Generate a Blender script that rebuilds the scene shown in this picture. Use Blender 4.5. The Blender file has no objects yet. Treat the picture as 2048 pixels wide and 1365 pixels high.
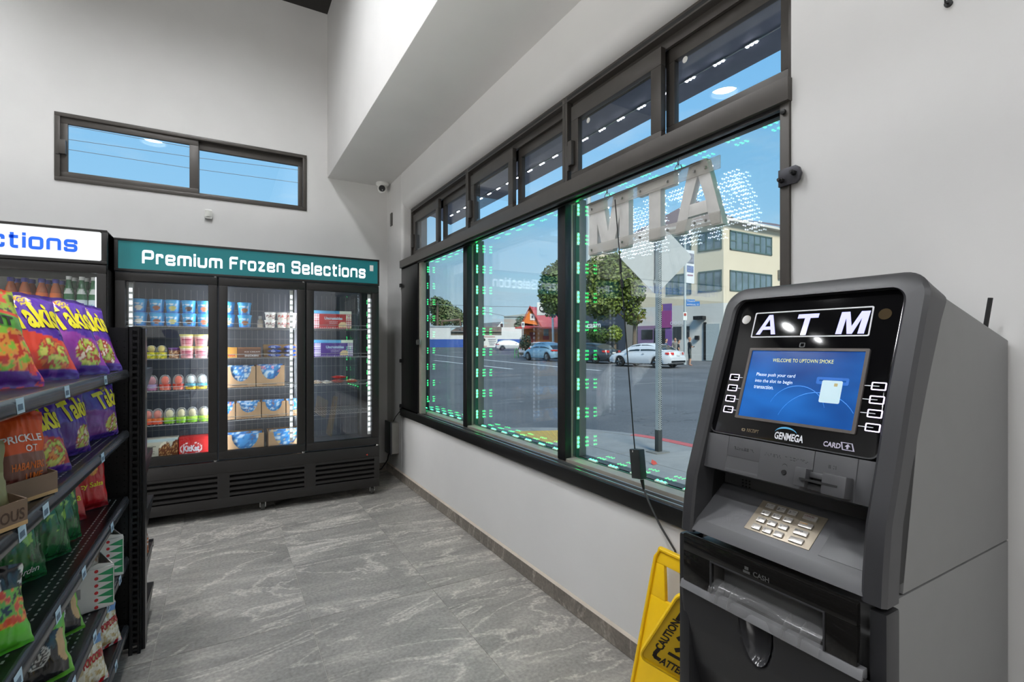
import bpy, bmesh, math, random
from math import sin, cos, pi, radians, sqrt, atan2
from mathutils import Vector, Matrix, noise
random.seed(7)
SC = bpy.context.scene
COL = SC.collection

# ------------------------------------------------------------------ camera, sky, sun, exposure
F_PX, YAW, V0, EYE = 998.0, radians(29.963), 690.0, 1.30
cam = bpy.data.cameras.new('camera'); co = bpy.data.objects.new('camera', cam); COL.objects.link(co)
co.location = (0, 0, EYE); co.rotation_euler = (pi/2, 0, -YAW)
cam.sensor_width = 36.0; cam.lens = F_PX*36.0/2048; cam.shift_y = (V0-682.5)/2048
cam.clip_start = 0.05; cam.clip_end = 2000
SC.camera = co
SC.view_settings.view_transform = 'Standard'; SC.view_settings.look = 'None'
SC.view_settings.exposure = 0.0; SC.view_settings.gamma = 1.0; SC.view_settings.use_curve_mapping = False
cy = SC.cycles
cy.use_denoising = True; cy.max_bounces = 10; cy.diffuse_bounces = 5; cy.glossy_bounces = 5
cy.transmission_bounces = 8; cy.transparent_max_bounces = 24; cy.caustics_reflective = False; cy.caustics_refractive = False
cy.sample_clamp_indirect = 6.0

def lin(c):
    c = c/255.0
    return c/12.92 if c <= 0.04045 else ((c+0.055)/1.055)**2.4
def rgb(c): return (lin(c[0]), lin(c[1]), lin(c[2]), 1.0)

W = bpy.data.worlds.new('sky'); SC.world = W; W.use_nodes = True
nt = W.node_tree; nt.nodes.clear()
wo = nt.nodes.new('ShaderNodeOutputWorld'); bg = nt.nodes.new('ShaderNodeBackground')
tc = nt.nodes.new('ShaderNodeTexCoord'); sx = nt.nodes.new('ShaderNodeSeparateXYZ'); rp = nt.nodes.new('ShaderNodeValToRGB')
nz = nt.nodes.new('ShaderNodeTexNoise'); mp = nt.nodes.new('ShaderNodeMapping'); cr = nt.nodes.new('ShaderNodeValToRGB'); mx = nt.nodes.new('ShaderNodeMix')
mx.data_type = 'RGBA'
nt.links.new(tc.outputs['Generated'], sx.inputs[0]); nt.links.new(sx.outputs['Z'], rp.inputs[0])
el = rp.color_ramp.elements
el[0].position = 0.0; el[0].color = rgb((206, 226, 238)); el[1].position = 1.0; el[1].color = rgb((92, 158, 226))
for p_, c_ in ((0.10, (186, 216, 238)), (0.24, (150, 203, 242)), (0.5, (122, 186, 238))):
    e = el.new(p_); e.color = rgb(c_)
mp.inputs['Scale'].default_value = (1.6, 1.6, 7.0)
nt.links.new(tc.outputs['Generated'], mp.inputs[0]); nt.links.new(mp.outputs[0], nz.inputs['Vector'])
nz.inputs['Scale'].default_value = 2.3; nz.inputs['Detail'].default_value = 6; nz.inputs['Roughness'].default_value = 0.6
cr.color_ramp.elements[0].position = 0.52; cr.color_ramp.elements[0].color = (0, 0, 0, 1)
cr.color_ramp.elements[1].position = 0.85; cr.color_ramp.elements[1].color = (0.45, 0.45, 0.45, 1)
nt.links.new(nz.outputs[0], cr.inputs[0]); nt.links.new(cr.outputs[0], mx.inputs['Factor'])
nt.links.new(rp.outputs[0], mx.inputs['A']); mx.inputs['B'].default_value = rgb((225, 235, 242))
nt.links.new(mx.outputs['Result'], bg.inputs[0]); bg.inputs[1].default_value = 1.12; nt.links.new(bg.outputs[0], wo.inputs[0])

su = bpy.data.lights.new('sun', 'SUN'); su.energy = 5.2; su.angle = radians(20); su.color = (1.0, 0.90, 0.78)
so = bpy.data.objects.new('sun', su); COL.objects.link(so)
so.rotation_euler = Vector((0.22, 0.80, -0.70)).to_track_quat('-Z', 'Y').to_euler()
LAMP_STRENGTH = 190.0
def area(name, loc, aim, sx, sy, watts, c=(1.0, 0.99, 0.97)):
    l = bpy.data.lights.new(name, 'AREA'); l.shape = 'RECTANGLE'; l.size = sx; l.size_y = sy; l.energy = watts; l.color = c
    o = bpy.data.objects.new(name, l); COL.objects.link(o); o.location = loc; o.rotation_euler = Vector(aim).to_track_quat('-Z', 'Y').to_euler()
area('fill_low_behind_camera', (0.3, -0.9, 0.12), (0.0, -0.22, 1.0), 1.6, 1.2, 14.0)  # added fill aimed up at the soffit, not a lamp of the shop
area('fill_behind_shelving', (-2.7, 1.3, 0.1), (1.0, -0.45, 0.85), 1.6, 2.2, 270.0)  # unseen fill added to brighten the soffit and upper walls
area('fill_high_behind_camera', (-1.2, -3.2, 4.4), (0.0, 0.9, -0.75), 4.0, 1.6, 8.0)  # soft fill added near the ceiling; no light panel hangs there

# ------------------------------------------------------------------ projection helpers: a pixel's ray meets a real plane of the room
SY, CY = sin(YAW), cos(YAW)
def ray(u, v):
    a = (u-1024)/F_PX; b = (V0-v)/F_PX
    return Vector((SY+a*CY, CY-a*SY, b))
def at_x(u, v, X):
    r = ray(u, v); return Vector((0, 0, EYE))+r*(X/r.x)
def at_y(u, v, Y):
    r = ray(u, v); return Vector((0, 0, EYE))+r*(Y/r.y)
def at_z(u, v, Z):
    r = ray(u, v); return Vector((0, 0, EYE))+r*((Z-EYE)/r.z)
def at_d(u, v, d):
    return Vector((0, 0, EYE))+ray(u, v)*d

# ------------------------------------------------------------------ materials
MATS = {}
def nodes(name):
    m = bpy.data.materials.new(name); m.use_nodes = True
    t = m.node_tree; t.nodes.clear()
    out = t.nodes.new('ShaderNodeOutputMaterial'); b = t.nodes.new('ShaderNodeBsdfPrincipled')
    t.links.new(b.outputs[0], out.inputs[0])
    return m, t, b, out
def mat(name, c, r=0.5, m=0.0, var=0.06, scale=18.0, bump=0.0, bscale=60.0, emit=0.0, coat=0.0, spec=0.5, ec=None):
    """principled surface with a noise-driven tone variation and fine relief"""
    if name in MATS: return MATS[name]
    M, t, b, out = nodes(name); N, L = t.nodes, t.links
    c = rgb(c)
    b.inputs['Roughness'].default_value = r; b.inputs['Metallic'].default_value = m
    b.inputs['Specular IOR Level'].default_value = spec; b.inputs['Coat Weight'].default_value = coat; b.inputs['Coat Roughness'].default_value = 0.08
    tx = N.new('ShaderNodeTexCoord'); n = N.new('ShaderNodeTexNoise'); n.inputs['Scale'].default_value = scale; n.inputs['Detail'].default_value = 4
    L.new(tx.outputs['Object'], n.inputs['Vector'])
    k = N.new('ShaderNodeValToRGB'); k.color_ramp.elements[0].position = 0.3; k.color_ramp.elements[1].position = 0.7
    k.color_ramp.elements[0].color = tuple(x*(1-var) for x in c[:3])+(1,); k.color_ramp.elements[1].color = tuple(min(1, x*(1+var)) for x in c[:3])+(1,)
    L.new(n.outputs[0], k.inputs[0]); L.new(k.outputs[0], b.inputs['Base Color'])
    if bump:
        n2 = N.new('ShaderNodeTexNoise'); n2.inputs['Scale'].default_value = bscale; n2.inputs['Detail'].default_value = 5
        L.new(tx.outputs['Object'], n2.inputs['Vector'])
        bp = N.new('ShaderNodeBump'); bp.inputs['Strength'].default_value = bump; bp.inputs['Distance'].default_value = 0.01
        L.new(n2.outputs[0], bp.inputs['Height']); L.new(bp.outputs[0], b.inputs['Normal'])
    if emit:
        b.inputs['Emission Color'].default_value = rgb(ec) if ec else c; b.inputs['Emission Strength'].default_value = emit
    MATS[name] = M
    return M
def glow(name, c, s, r=0.4):
    return mat(name, c, r, emit=s, var=0.02)
def printed(name, r=0.35, coat=0.0, bump=0.0, emit=0.0, bscale=40):
    """flat print carried by the mesh's own colour attribute"""
    if name in MATS: return MATS[name]
    M, t, b, out = nodes(name); N, L = t.nodes, t.links
    a = N.new('ShaderNodeAttribute'); a.attribute_name = 'Col'; L.new(a.outputs['Color'], b.inputs['Base Color'])
    b.inputs['Roughness'].default_value = r; b.inputs['Coat Weight'].default_value = coat
    if emit:
        L.new(a.outputs['Color'], b.inputs['Emission Color']); b.inputs['Emission Strength'].default_value = emit
    if bump:
        tx = N.new('ShaderNodeTexCoord'); n2 = N.new('ShaderNodeTexNoise'); n2.inputs['Scale'].default_value = bscale; n2.inputs['Detail'].default_value = 3
        L.new(tx.outputs['Object'], n2.inputs['Vector'])
        bp = N.new('ShaderNodeBump'); bp.inputs['Strength'].default_value = bump; bp.inputs['Distance'].default_value = 0.012
        L.new(n2.outputs[0], bp.inputs['Height']); L.new(bp.outputs[0], b.inputs['Normal'])
    MATS[name] = M
    return M
def glass(name, tint=(245, 250, 250), f0=0.045, gain=1.0):
    """thin pane: see-through with a mirror share that grows towards grazing angles"""
    if name in MATS: return MATS[name]
    M, t, b, out = nodes(name); N, L = t.nodes, t.links; N.remove(b)
    tr = N.new('ShaderNodeBsdfTransparent'); tr.inputs[0].default_value = rgb(tint)
    gl = N.new('ShaderNodeBsdfGlossy'); gl.inputs['Roughness'].default_value = 0.0; gl.inputs[0].default_value = (1, 1, 1, 1)
    lw = N.new('ShaderNodeLayerWeight'); lw.inputs[0].default_value = 0.5
    p = N.new('ShaderNodeMath'); p.operation = 'POWER'; p.inputs[1].default_value = 5.0; L.new(lw.outputs['Facing'], p.inputs[0])
    s = N.new('ShaderNodeMath'); s.operation = 'MULTIPLY_ADD'; s.inputs[1].default_value = (1-f0)*gain; s.inputs[2].default_value = f0*gain; L.new(p.outputs[0], s.inputs[0])
    n = N.new('ShaderNodeTexNoise'); n.inputs['Scale'].default_value = 3.0; tx = N.new('ShaderNodeTexCoord'); L.new(tx.outputs['Object'], n.inputs['Vector'])
    s2 = N.new('ShaderNodeMath'); s2.operation = 'MULTIPLY'; L.new(s.outputs[0], s2.inputs[0])
    mr = N.new('ShaderNodeMapRange'); mr.inputs['To Min'].default_value = 0.94; mr.inputs['To Max'].default_value = 1.06; L.new(n.outputs[0], mr.inputs[0]); L.new(mr.outputs[0], s2.inputs[1])
    mxs = N.new('ShaderNodeMixShader'); L.new(s2.outputs[0], mxs.inputs[0]); L.new(tr.outputs[0], mxs.inputs[1]); L.new(gl.outputs[0], mxs.inputs[2])
    L.new(mxs.outputs[0], out.inputs[0])
    MATS[name] = M
    return M
def plastic_clear(name, tint, rough=0.15, alpha=0.35):
    """translucent moulded plastic"""
    if name in MATS: return MATS[name]
    M, t, b, out = nodes(name); N, L = t.nodes, t.links
    b.inputs['Base Color'].default_value = rgb(tint); b.inputs['Roughness'].default_value = rough
    tr = N.new('ShaderNodeBsdfTransparent'); tr.inputs[0].default_value = (0.95, 0.95, 0.95, 1)
    lw = N.new('ShaderNodeLayerWeight'); lw.inputs[0].default_value = 0.35
    mr = N.new('ShaderNodeMapRange'); mr.inputs['To Min'].default_value = alpha; mr.inputs['To Max'].default_value = min(1, alpha+0.5); L.new(lw.outputs['Facing'], mr.inputs[0])
    mxs = N.new('ShaderNodeMixShader'); L.new(mr.outputs[0], mxs.inputs[0]); L.new(tr.outputs[0], mxs.inputs[1]); L.new(b.outputs[0], mxs.inputs[2]); L.new(mxs.outputs[0], out.inputs[0])
    MATS[name] = M
    return M

# ------------------------------------------------------------------ mesh builder
_TXT = {}
def text_geo(s, bold=0.0, cut=0.0, shear=0.0):
    key = (s, bold, cut, shear)
    if key in _TXT: return _TXT[key]
    cu = bpy.data.curves.new('t', 'FONT'); cu.body = s; cu.size = 1.0; cu.offset = bold; cu.resolution_u = 3; cu.shear = shear
    o = bpy.data.objects.new('t', cu); COL.objects.link(o)
    dg = bpy.context.evaluated_depsgraph_get(); me = bpy.data.meshes.new_from_object(o.evaluated_get(dg))
    bm = bmesh.new(); bm.from_mesh(me)
    if cut and bm.faces:
        bmesh.ops.triangulate(bm, faces=bm.faces[:])
        for _ in range(2):
            ed = [e for e in bm.edges if e.calc_length() > cut]
            if ed: bmesh.ops.subdivide_edges(bm, edges=ed, cuts=1); bmesh.ops.triangulate(bm, faces=bm.faces[:])
    bm.verts.index_update()
    V = [(v.co.x, v.co.y) for v in bm.verts]; Fc = [[v.index for v in f.verts] for f in bm.faces]
    nrm = [f.normal.z for f in bm.faces]
    Fc = [f if z >= 0 else f[::-1] for f, z in zip(Fc, nrm)]
    bm.free(); bpy.data.objects.remove(o); bpy.data.curves.remove(cu); bpy.data.meshes.remove(me)
    if V:
        x0 = min(v[0] for v in V); x1 = max(v[0] for v in V); y0 = min(v[1] for v in V); y1 = max(v[1] for v in V)
        V = [((x-x0)/(x1-x0), (y-y0)/(y1-y0)) for x, y in V]; asp = (x1-x0)/(y1-y0)
    else: asp = 1
    _TXT[key] = (V, Fc, asp)
    return _TXT[key]

class G:
    def __init__(s): s.v = []; s.f = []; s.mi = []; s.c = None; s.m = 0; s.xf = None
    def add(s, vs, fs):
        k = len(s.v)
        s.v += [tuple(s.xf @ Vector(p)) if s.xf else tuple(p) for p in vs]
        for f in fs: s.f.append([i+k for i in f]); s.mi.append(s.m)
        return s
    def box(s, x0, x1, y0, y1, z0, z1):
        x0, x1 = min(x0, x1), max(x0, x1); y0, y1 = min(y0, y1), max(y0, y1); z0, z1 = min(z0, z1), max(z0, z1)
        return s.add([(x0,y0,z0),(x1,y0,z0),(x1,y1,z0),(x0,y1,z0),(x0,y0,z1),(x1,y0,z1),(x1,y1,z1),(x0,y1,z1)],
                     [(0,3,2,1),(4,5,6,7),(0,1,5,4),(1,2,6,5),(2,3,7,6),(3,0,4,7)])
    def hexa(s, p):
        return s.add(p, [(0,3,2,1),(4,5,6,7),(0,1,5,4),(1,2,6,5),(2,3,7,6),(3,0,4,7)])
    def prism(s, poly, ax, lo, hi):
        ar = sum(poly[i][0]*poly[(i+1) % len(poly)][1]-poly[(i+1) % len(poly)][0]*poly[i][1] for i in range(len(poly)))
        if ar < 0: poly = poly[::-1]
        n = len(poly)
        def P(a, b, h): return (h, a, b) if ax == 'x' else ((a, h, b) if ax == 'y' else (a, b, h))
        if ax == 'y': lo, hi = hi, lo
        vs = [P(a, b, lo) for a, b in poly]+[P(a, b, hi) for a, b in poly]
        return s.add(vs, [list(range(n))[::-1], list(range(n, 2*n))]+[[i, (i+1) % n, n+(i+1) % n, n+i] for i in range(n)])
    def frame(s, ax, pos, dep, o, i):
        """rectangular frame in a plane: o,i = (a0,a1,b0,b1) outer and inner rectangles; pos..pos+dep along ax"""
        rs = [(o[0], o[1], o[2], i[2]), (o[0], o[1], i[3], o[3]), (o[0], i[0], i[2], i[3]), (i[1], o[1], i[2], i[3])]
        for a0, a1, b0, b1 in rs:
            if a1-a0 < 1e-6 or b1-b0 < 1e-6: continue
            if ax == 'x': s.box(pos, pos+dep, a0, a1, b0, b1)
            elif ax == 'y': s.box(a0, a1, pos, pos+dep, b0, b1)
            else: s.box(a0, a1, b0, b1, pos, pos+dep)
        return s
    def cyl(s, p0, p1, r0, r1=None, n=12, cap=True):
        r1 = r0 if r1 is None else r1
        p0, p1 = Vector(p0), Vector(p1); d = (p1-p0).normalized()
        a = d.orthogonal().normalized(); b = d.cross(a)
        vs = [p0+(a*cos(2*pi*i/n)+b*sin(2*pi*i/n))*r0 for i in range(n)]+[p1+(a*cos(2*pi*i/n)+b*sin(2*pi*i/n))*r1 for i in range(n)]
        fs = [[i, (i+1) % n, n+(i+1) % n, n+i] for i in range(n)]
        if cap: fs += [list(range(n))[::-1], list(range(n, 2*n))]
        return s.add(vs, fs)
    def tube(s, pts, r, n=8):
        pts = [Vector(p) for p in pts]; vs = []; fs = []
        ref = None
        for k, p in enumerate(pts):
            d = (pts[min(k+1, len(pts)-1)]-pts[max(k-1, 0)]).normalized()
            a = d.orthogonal().normalized() if ref is None else (ref-d*ref.dot(d)).normalized()
            ref = a; b = d.cross(a); rr = r[k] if isinstance(r, (list, tuple)) else r
            vs += [p+(a*cos(2*pi*i/n)+b*sin(2*pi*i/n))*rr for i in range(n)]
        for k in range(len(pts)-1):
            fs += [[k*n+i, k*n+(i+1) % n, (k+1)*n+(i+1) % n, (k+1)*n+i] for i in range(n)]
        fs += [list(range(n))[::-1], [(len(pts)-1)*n+i for i in range(n)]]
        return s.add(vs, fs)
    def lathe(s, prof, base=(0, 0, 0), ax='z', n=20, sx=1.0, sy=1.0, cap=True):
        bx, by, bz = base; vs = []; fs = []
        for r, h in prof:
            for i in range(n):
                a = 2*pi*i/n; p, q = r*cos(a)*sx, r*sin(a)*sy
                vs.append((bx+p, by+q, bz+h) if ax == 'z' else ((bx+h, by+p, bz+q) if ax == 'x' else (bx+q, by+h, bz+p)))
        m = len(prof)
        for k in range(m-1): fs += [[k*n+i, k*n+(i+1) % n, (k+1)*n+(i+1) % n, (k+1)*n+i] for i in range(n)]
        if cap and prof[0][0] > 1e-5: fs.append(list(range(n))[::-1])
        if cap and prof[-1][0] > 1e-5: fs.append([(m-1)*n+i for i in range(n)])
        return s.add(vs, fs)
    def ball(s, c, r, n=10, m=6, sz=1.0):
        return s.lathe([(max(1e-6, r*sin(pi*k/m)), -r*sz*cos(pi*k/m)) for k in range(m+1)], c, 'z', n)
    def grid(s, fn, nu, nv, flip=False, wrap=False):
        vs = [fn(i/nu, j/nv) for j in range(nv+1) for i in range(nu+1)]
        w = nu+1; fs = [[j*w+i, j*w+i+1, (j+1)*w+i+1, (j+1)*w+i] for j in range(nv) for i in range(nu)]
        return s.add(vs, [f[::-1] for f in fs] if flip else fs)
    def text(s, t, o, xd, yd, w=None, h=None, bold=0.0, lift=0.0006, align='l', shear=0.0, thick=0.0):
        V, Fc, asp = text_geo(t, bold, 0.0, shear)
        if w is None: w = h*asp
        if h is None: h = w/asp
        xd = Vector(xd).normalized(); yd = Vector(yd).normalized(); n = xd.cross(yd).normalized(); o = Vector(o)
        if align == 'c': o = o-xd*(w/2)
        if align == 'r': o = o-xd*w
        return s.add([o+xd*(x*w)+yd*(y*h)+n*lift for x, y in V], Fc)
    def text_on(s, t, fn, u0, v0, u1, v1, bold=0.0, shear=0.0, cut=0.25, rot=0.0):
        """text laid on a surface fn(u,v)->point"""
        V, Fc, asp = text_geo(t, bold, cut, shear)
        return s.add([fn(u0+(u1-u0)*x+(rot*(v1-v0)*0 if not rot else 0), v0+(v1-v0)*y+rot*x) for x, y in V], Fc)
    def build(s, name, mats, bev=0.0, seg=2, smooth=35, cols=None):
        me = bpy.data.meshes.new(name); me.from_pydata(s.v, [], s.f)
        if not isinstance(mats, (list, tuple)): mats = [mats]
        for m in mats: me.materials.append(m)
        if len(mats) > 1: me.polygons.foreach_set('material_index', s.mi)
        if cols:
            ca = me.color_attributes.new('Col', 'FLOAT_COLOR', 'POINT')
            flat = []
            for c in cols: flat += rgb(c)
            ca.data.foreach_set('color', flat)
        if bev:
            bm = bmesh.new(); bm.from_mesh(me)
            ed = [e for e in bm.edges if len(e.link_faces) == 2 and e.calc_face_angle(0) > radians(32)]
            bmesh.ops.bevel(bm, geom=ed, offset=bev, segments=seg, affect='EDGES', profile=0.6, clamp_overlap=True)
            bm.to_mesh(me); bm.free()
        if bev and smooth == 35: smooth = 17
        if smooth:
            me.polygons.foreach_set('use_smooth', [True]*len(me.polygons)); me.set_sharp_from_angle(angle=radians(smooth))
        me.update()
        return me

def link(name, me): o = bpy.data.objects.new(name, me); COL.objects.link(o); return o
def props(o, label=None, cat=None, group=None, kind=None):
    if label: o['label'] = label
    if cat: o['category'] = cat
    if group: o['group'] = group
    if kind: o['kind'] = kind
    return o
def thing(name, label, cat, loc=(0, 0, 0), group=None, kind=None):
    o = link(name, None); o.location = loc; o.empty_display_size = 0.05
    return props(o, label, cat, group, kind)
def wloc(o):
    v = Vector((0, 0, 0))
    while o: v = v+Vector(o.location); o = o.parent
    return v
def part(name, g, m, parent, label=None, bev=0.0, kind=None, cols=None, smooth=35, seg=2, local=False, mesh=None):
    """one mesh under its thing; the builder works in world coordinates"""
    if mesh is None:
        if not local:
            w = wloc(parent)
            if w.length > 0: g.v = [(p[0]-w.x, p[1]-w.y, p[2]-w.z) for p in g.v]
        mesh = g.build(name, m, bev, seg, smooth, cols)
    o = link(name, mesh); o.parent = parent
    return props(o, label, kind=kind)
def solo(name, g, m, label, cat, group=None, bev=0.0, cols=None, smooth=35, kind=None):
    c = Vector((sum(p[0] for p in g.v)/len(g.v), sum(p[1] for p in g.v)/len(g.v), min(p[2] for p in g.v)))
    g.v = [(p[0]-c.x, p[1]-c.y, p[2]-c.z) for p in g.v]
    o = link(name, g.build(name, m, bev, 2, smooth, cols)); o.location = c
    return props(o, label, cat, group, kind)
def struct(name, g, m, parent=None, bev=0.0, smooth=35):
    o = link(name, g.build(name, m, bev, 2, smooth))
    if parent: o.parent = parent
    else: o['kind'] = 'structure'
    return o
def dup(root, loc, rot=None, label=None, group=None):
    r = root.copy(); COL.objects.link(r); r.location = loc
    if rot is not None: r.rotation_euler = rot
    if label: r['label'] = label
    if group: r['group'] = group
    for ch in root.children:
        c = ch.copy(); COL.objects.link(c); c.parent = r
        for gch in ch.children:
            d = gch.copy(); COL.objects.link(d); d.parent = c
    return r

# ------------------------------------------------------------------ shared materials
M_WALL = mat('painted_plaster', (212, 211, 209), 0.6, var=0.025, scale=3.0, bump=0.10, bscale=9.0)
M_CEIL = mat('black_ceiling_paint', (38, 36, 34), 0.8)
M_BRONZE = mat('dark_bronze_aluminium', (74, 70, 66), 0.38, 0.25, var=0.05)
M_BLACKM = mat('black_powder_coat', (22, 22, 22), 0.38, 0.1)
M_TAN = mat('tan_aluminium', (150, 145, 135), 0.45, 0.2)
M_STEEL = mat('brushed_steel', (170, 170, 168), 0.28, 0.9)
M_BLACK = mat('matt_black', (20, 20, 21), 0.5)
M_WHITE = mat('white_plastic', (226, 226, 222), 0.4)
M_PANE = glass('window_pane', (250, 253, 253), 0.04)
M_DOORGLASS = glass('cooler_door_pane', (248, 250, 250), 0.05)
# ------------------------------------------------------------------ room shell
XW, YB, ZC, ZS, XS = 1.467, 5.141, 4.54, 2.936, 0.875
XO = 1.72                                   # outer face of the window wall
OY0, OY1, OZ0, OZ1 = 0.875, 4.65, 0.63, 2.60    # storefront opening
YF, XL = -5.0, -6.0
def arc(cx, cz, r, a0, a1, n=8): return [(cx+r*cos(radians(a0+(a1-a0)*i/n)), cz+r*sin(radians(a0+(a1-a0)*i/n))) for i in range(n+1)]
g = G()
g.prism([(XO, OZ1), (XO, ZC+0.2), (XW, ZC+0.2), (XW, 2.70)]+arc(XW+0.09, 2.69, 0.09, 180, 270)[1:], 'y', OY0, OY1)      # head with rounded soffit edge
g.prism([(XW, 0), (XO, 0), (XO, OZ0)]+arc(XW+0.02, OZ0-0.02, 0.02, 90, 180, 4), 'y', OY0, OY1)
g.box(XW, XO, YF, OY0, 0, ZC+0.2)
g.prism([(XW, YB+0.2), (XW, OY1+0.03)]+arc(XW+0.03, OY1+0.03, 0.03, 180, 270, 5)+[(XO, OY1), (XO, YB+0.2)], 'z', 0, ZC+0.2)
wall_right = struct('wall_right', g, M_WALL)
BW = (-1.145, 0.685, 2.585, 3.117)
g = G()
for a in ((XL, XW+0.01, 0, BW[2]), (XL, XW+0.01, BW[3], ZC+0.2), (XL, BW[0], BW[2], BW[3]), (BW[1], XW+0.01, BW[2], BW[3])):
    g.box(a[0], a[1], YB, YB+0.2, a[2], a[3])
struct('wall_back', g, M_WALL)
struct('wall_left', G().box(XL-0.2, XL, YF, YB+0.2, 0, ZC+0.2), M_WALL)
struct('wall_front', G().box(XL, XO, YF-0.2, YF, 0, ZC+0.2), M_WALL)
lamps = [(-0.15, 2.1), (-0.15, 3.3), (-0.98, 0.55), (-2.31, 4.18), (-0.95, 2.55), (-2.77, 3.45), (-2.6, 0.9), (-0.98, -2.5), (-2.31, -2.5), (-4.7, 1.9), (-3.9, 0.0), (0.2, -2.5), (-3.9, -2.5)]  # second one added unseen to brighten the floor and lower wall
def holed(xa, xb, ya, yb, holes):
    """ceiling plates left between the square lamp cut-outs"""
    g = G(); ys_ = sorted(set([ya, yb]+[v for (hx, hy) in holes for v in (hy-0.156, hy+0.156)]))
    for y0, y1 in zip(ys_, ys_[1:]):
        cut = sorted((hx-0.156, hx+0.156) for hx, hy in holes if hy-0.157 < (y0+y1)/2 < hy+0.157); x = xa
        for a, b in cut:
            if a > x: g.box(x, a, y0, y1, ZC, ZC+0.25)
            x = max(x, b)
        if x < xb: g.box(x, xb, y0, y1, ZC, ZC+0.25)
    return g
struct('ceiling', holed(XL-0.2, XO, YF-0.2, YB+0.2, lamps), M_CEIL)
struct('roof_slab', G().box(XL-0.2, XO, YF-0.2, YB+0.2, ZC+0.25, ZC+0.30), M_CEIL)
struct('ceiling_soffit', G().box(XS, XW+0.02, YF, YB+0.02, ZS, ZC+0.02), M_WALL, bev=0.014)

# floor: every slate tile is a piece
def slate(name, dark, light, vein):
    M, t, b, out = nodes(name); N, L = t.nodes, t.links
    tx = N.new('ShaderNodeTexCoord'); oi = N.new('ShaderNodeObjectInfo')
    ml = N.new('ShaderNodeVectorMath'); ml.operation = 'SCALE'; cb = N.new('ShaderNodeCombineXYZ')
    for i in range(3): L.new(oi.outputs['Random'], cb.inputs[i])
    L.new(cb.outputs[0], ml.inputs[0]); ml.inputs['Scale'].default_value = 37.0
    ad = N.new('ShaderNodeVectorMath'); ad.operation = 'ADD'; L.new(tx.outputs['Object'], ad.inputs[0]); L.new(ml.outputs[0], ad.inputs[1])
    mpn = N.new('ShaderNodeMapping'); mpn.inputs['Rotation'].default_value = (0, 0, radians(-38)); mpn.inputs['Scale'].default_value = (1.0, 3.4, 1.0); L.new(ad.outputs[0], mpn.inputs[0])
    n1 = N.new('ShaderNodeTexNoise'); n1.inputs['Scale'].default_value = 1.5; n1.inputs['Detail'].default_value = 9; n1.inputs['Roughness'].default_value = 0.62; n1.inputs['Distortion'].default_value = 0.9
    L.new(mpn.outputs[0], n1.inputs['Vector'])
    k = N.new('ShaderNodeValToRGB'); e = k.color_ramp.elements
    e[0].position = 0.25; e[0].color = rgb(dark); e[1].position = 0.80; e[1].color = rgb(light)
    e2 = e.new(0.55); e2.color = rgb(tuple((a*0.55+b_*0.45) for a, b_ in zip(dark, light)))
    L.new(n1.outputs[0], k.inputs[0])
    wv = N.new('ShaderNodeTexNoise'); wv.inputs['Scale'].default_value = 1.15; wv.inputs['Detail'].default_value = 7; wv.inputs['Roughness'].default_value = 0.58; wv.inputs['Distortion'].default_value = 1.6
    mp2 = N.new('ShaderNodeMapping'); mp2.inputs['Rotation'].default_value = (0, 0, radians(-42)); mp2.inputs['Scale'].default_value = (0.8, 2.3, 1.0); mp2.inputs['Location'].default_value = (7, 3, 1); L.new(ad.outputs[0], mp2.inputs[0]); L.new(mp2.outputs[0], wv.inputs['Vector'])
    vk = N.new('ShaderNodeValToRGB'); ve = vk.color_ramp.elements
    ve[0].position = 0.475; ve[0].color = (0, 0, 0, 1); ve[1].position = 0.535; ve[1].color = (0, 0, 0, 1)
    vm = ve.new(0.505); vm.color = (0.75, 0.75, 0.75, 1)
    L.new(wv.outputs[0], vk.inputs[0])
    fn = N.new('ShaderNodeTexNoise'); fn.inputs['Scale'].default_value = 70; fn.inputs['Detail'].default_value = 6; L.new(ad.outputs[0], fn.inputs['Vector'])
    vs = N.new('ShaderNodeMath'); vs.operation = 'MULTIPLY'; L.new(vk.outputs[0], vs.inputs[0]); L.new(fn.outputs[0], vs.inputs[1])
    mxv = N.new('ShaderNodeMix'); mxv.data_type = 'RGBA'; L.new(vs.outputs[0], mxv.inputs['Factor']); L.new(k.outputs[0], mxv.inputs['A']); mxv.inputs['B'].default_value = rgb(vein)
    hs = N.new('ShaderNodeMix'); hs.data_type = 'RGBA'; hs.blend_type = 'OVERLAY'; hs.inputs['Factor'].default_value = 0.55; L.new(mxv.outputs['Result'], hs.inputs['A']); L.new(fn.outputs[0], hs.inputs['B'])
    L.new(hs.outputs['Result'], b.inputs['Base Color'])
    b.inputs['Roughness'].default_value = 0.42
    bp = N.new('ShaderNodeBump'); bp.inputs['Strength'].default_value = 0.18; bp.inputs['Distance'].default_value = 0.004
    L.new(n1.outputs[0], bp.inputs['Height']); L.new(bp.outputs[0], b.inputs['Normal'])
    MATS[name] = M
    return M
M_SLATE = slate('slate_tile', (112, 110, 107), (184, 179, 170), (216, 209, 198))
M_SLATEB = slate('slate_skirting', (98, 92, 85), (142, 134, 124), (190, 180, 168))
M_GROUT = mat('pale_grout', (168, 164, 158), 0.8)
floor = struct('floor', G().box(XL, XW+0.05, YF, YB+0.05, -0.12, -0.0035), M_GROUT)
tx_, ty_ = 0.6075, 1.183
xs = [-0.257+tx_*i for i in range(-9, 4)]; ys = [2.515+ty_*i for i in range(-6, 4)]
xs[0] = XL; ys[0] = YF; xs[-1] = XW; ys[-1] = YB
shared = {}
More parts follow.
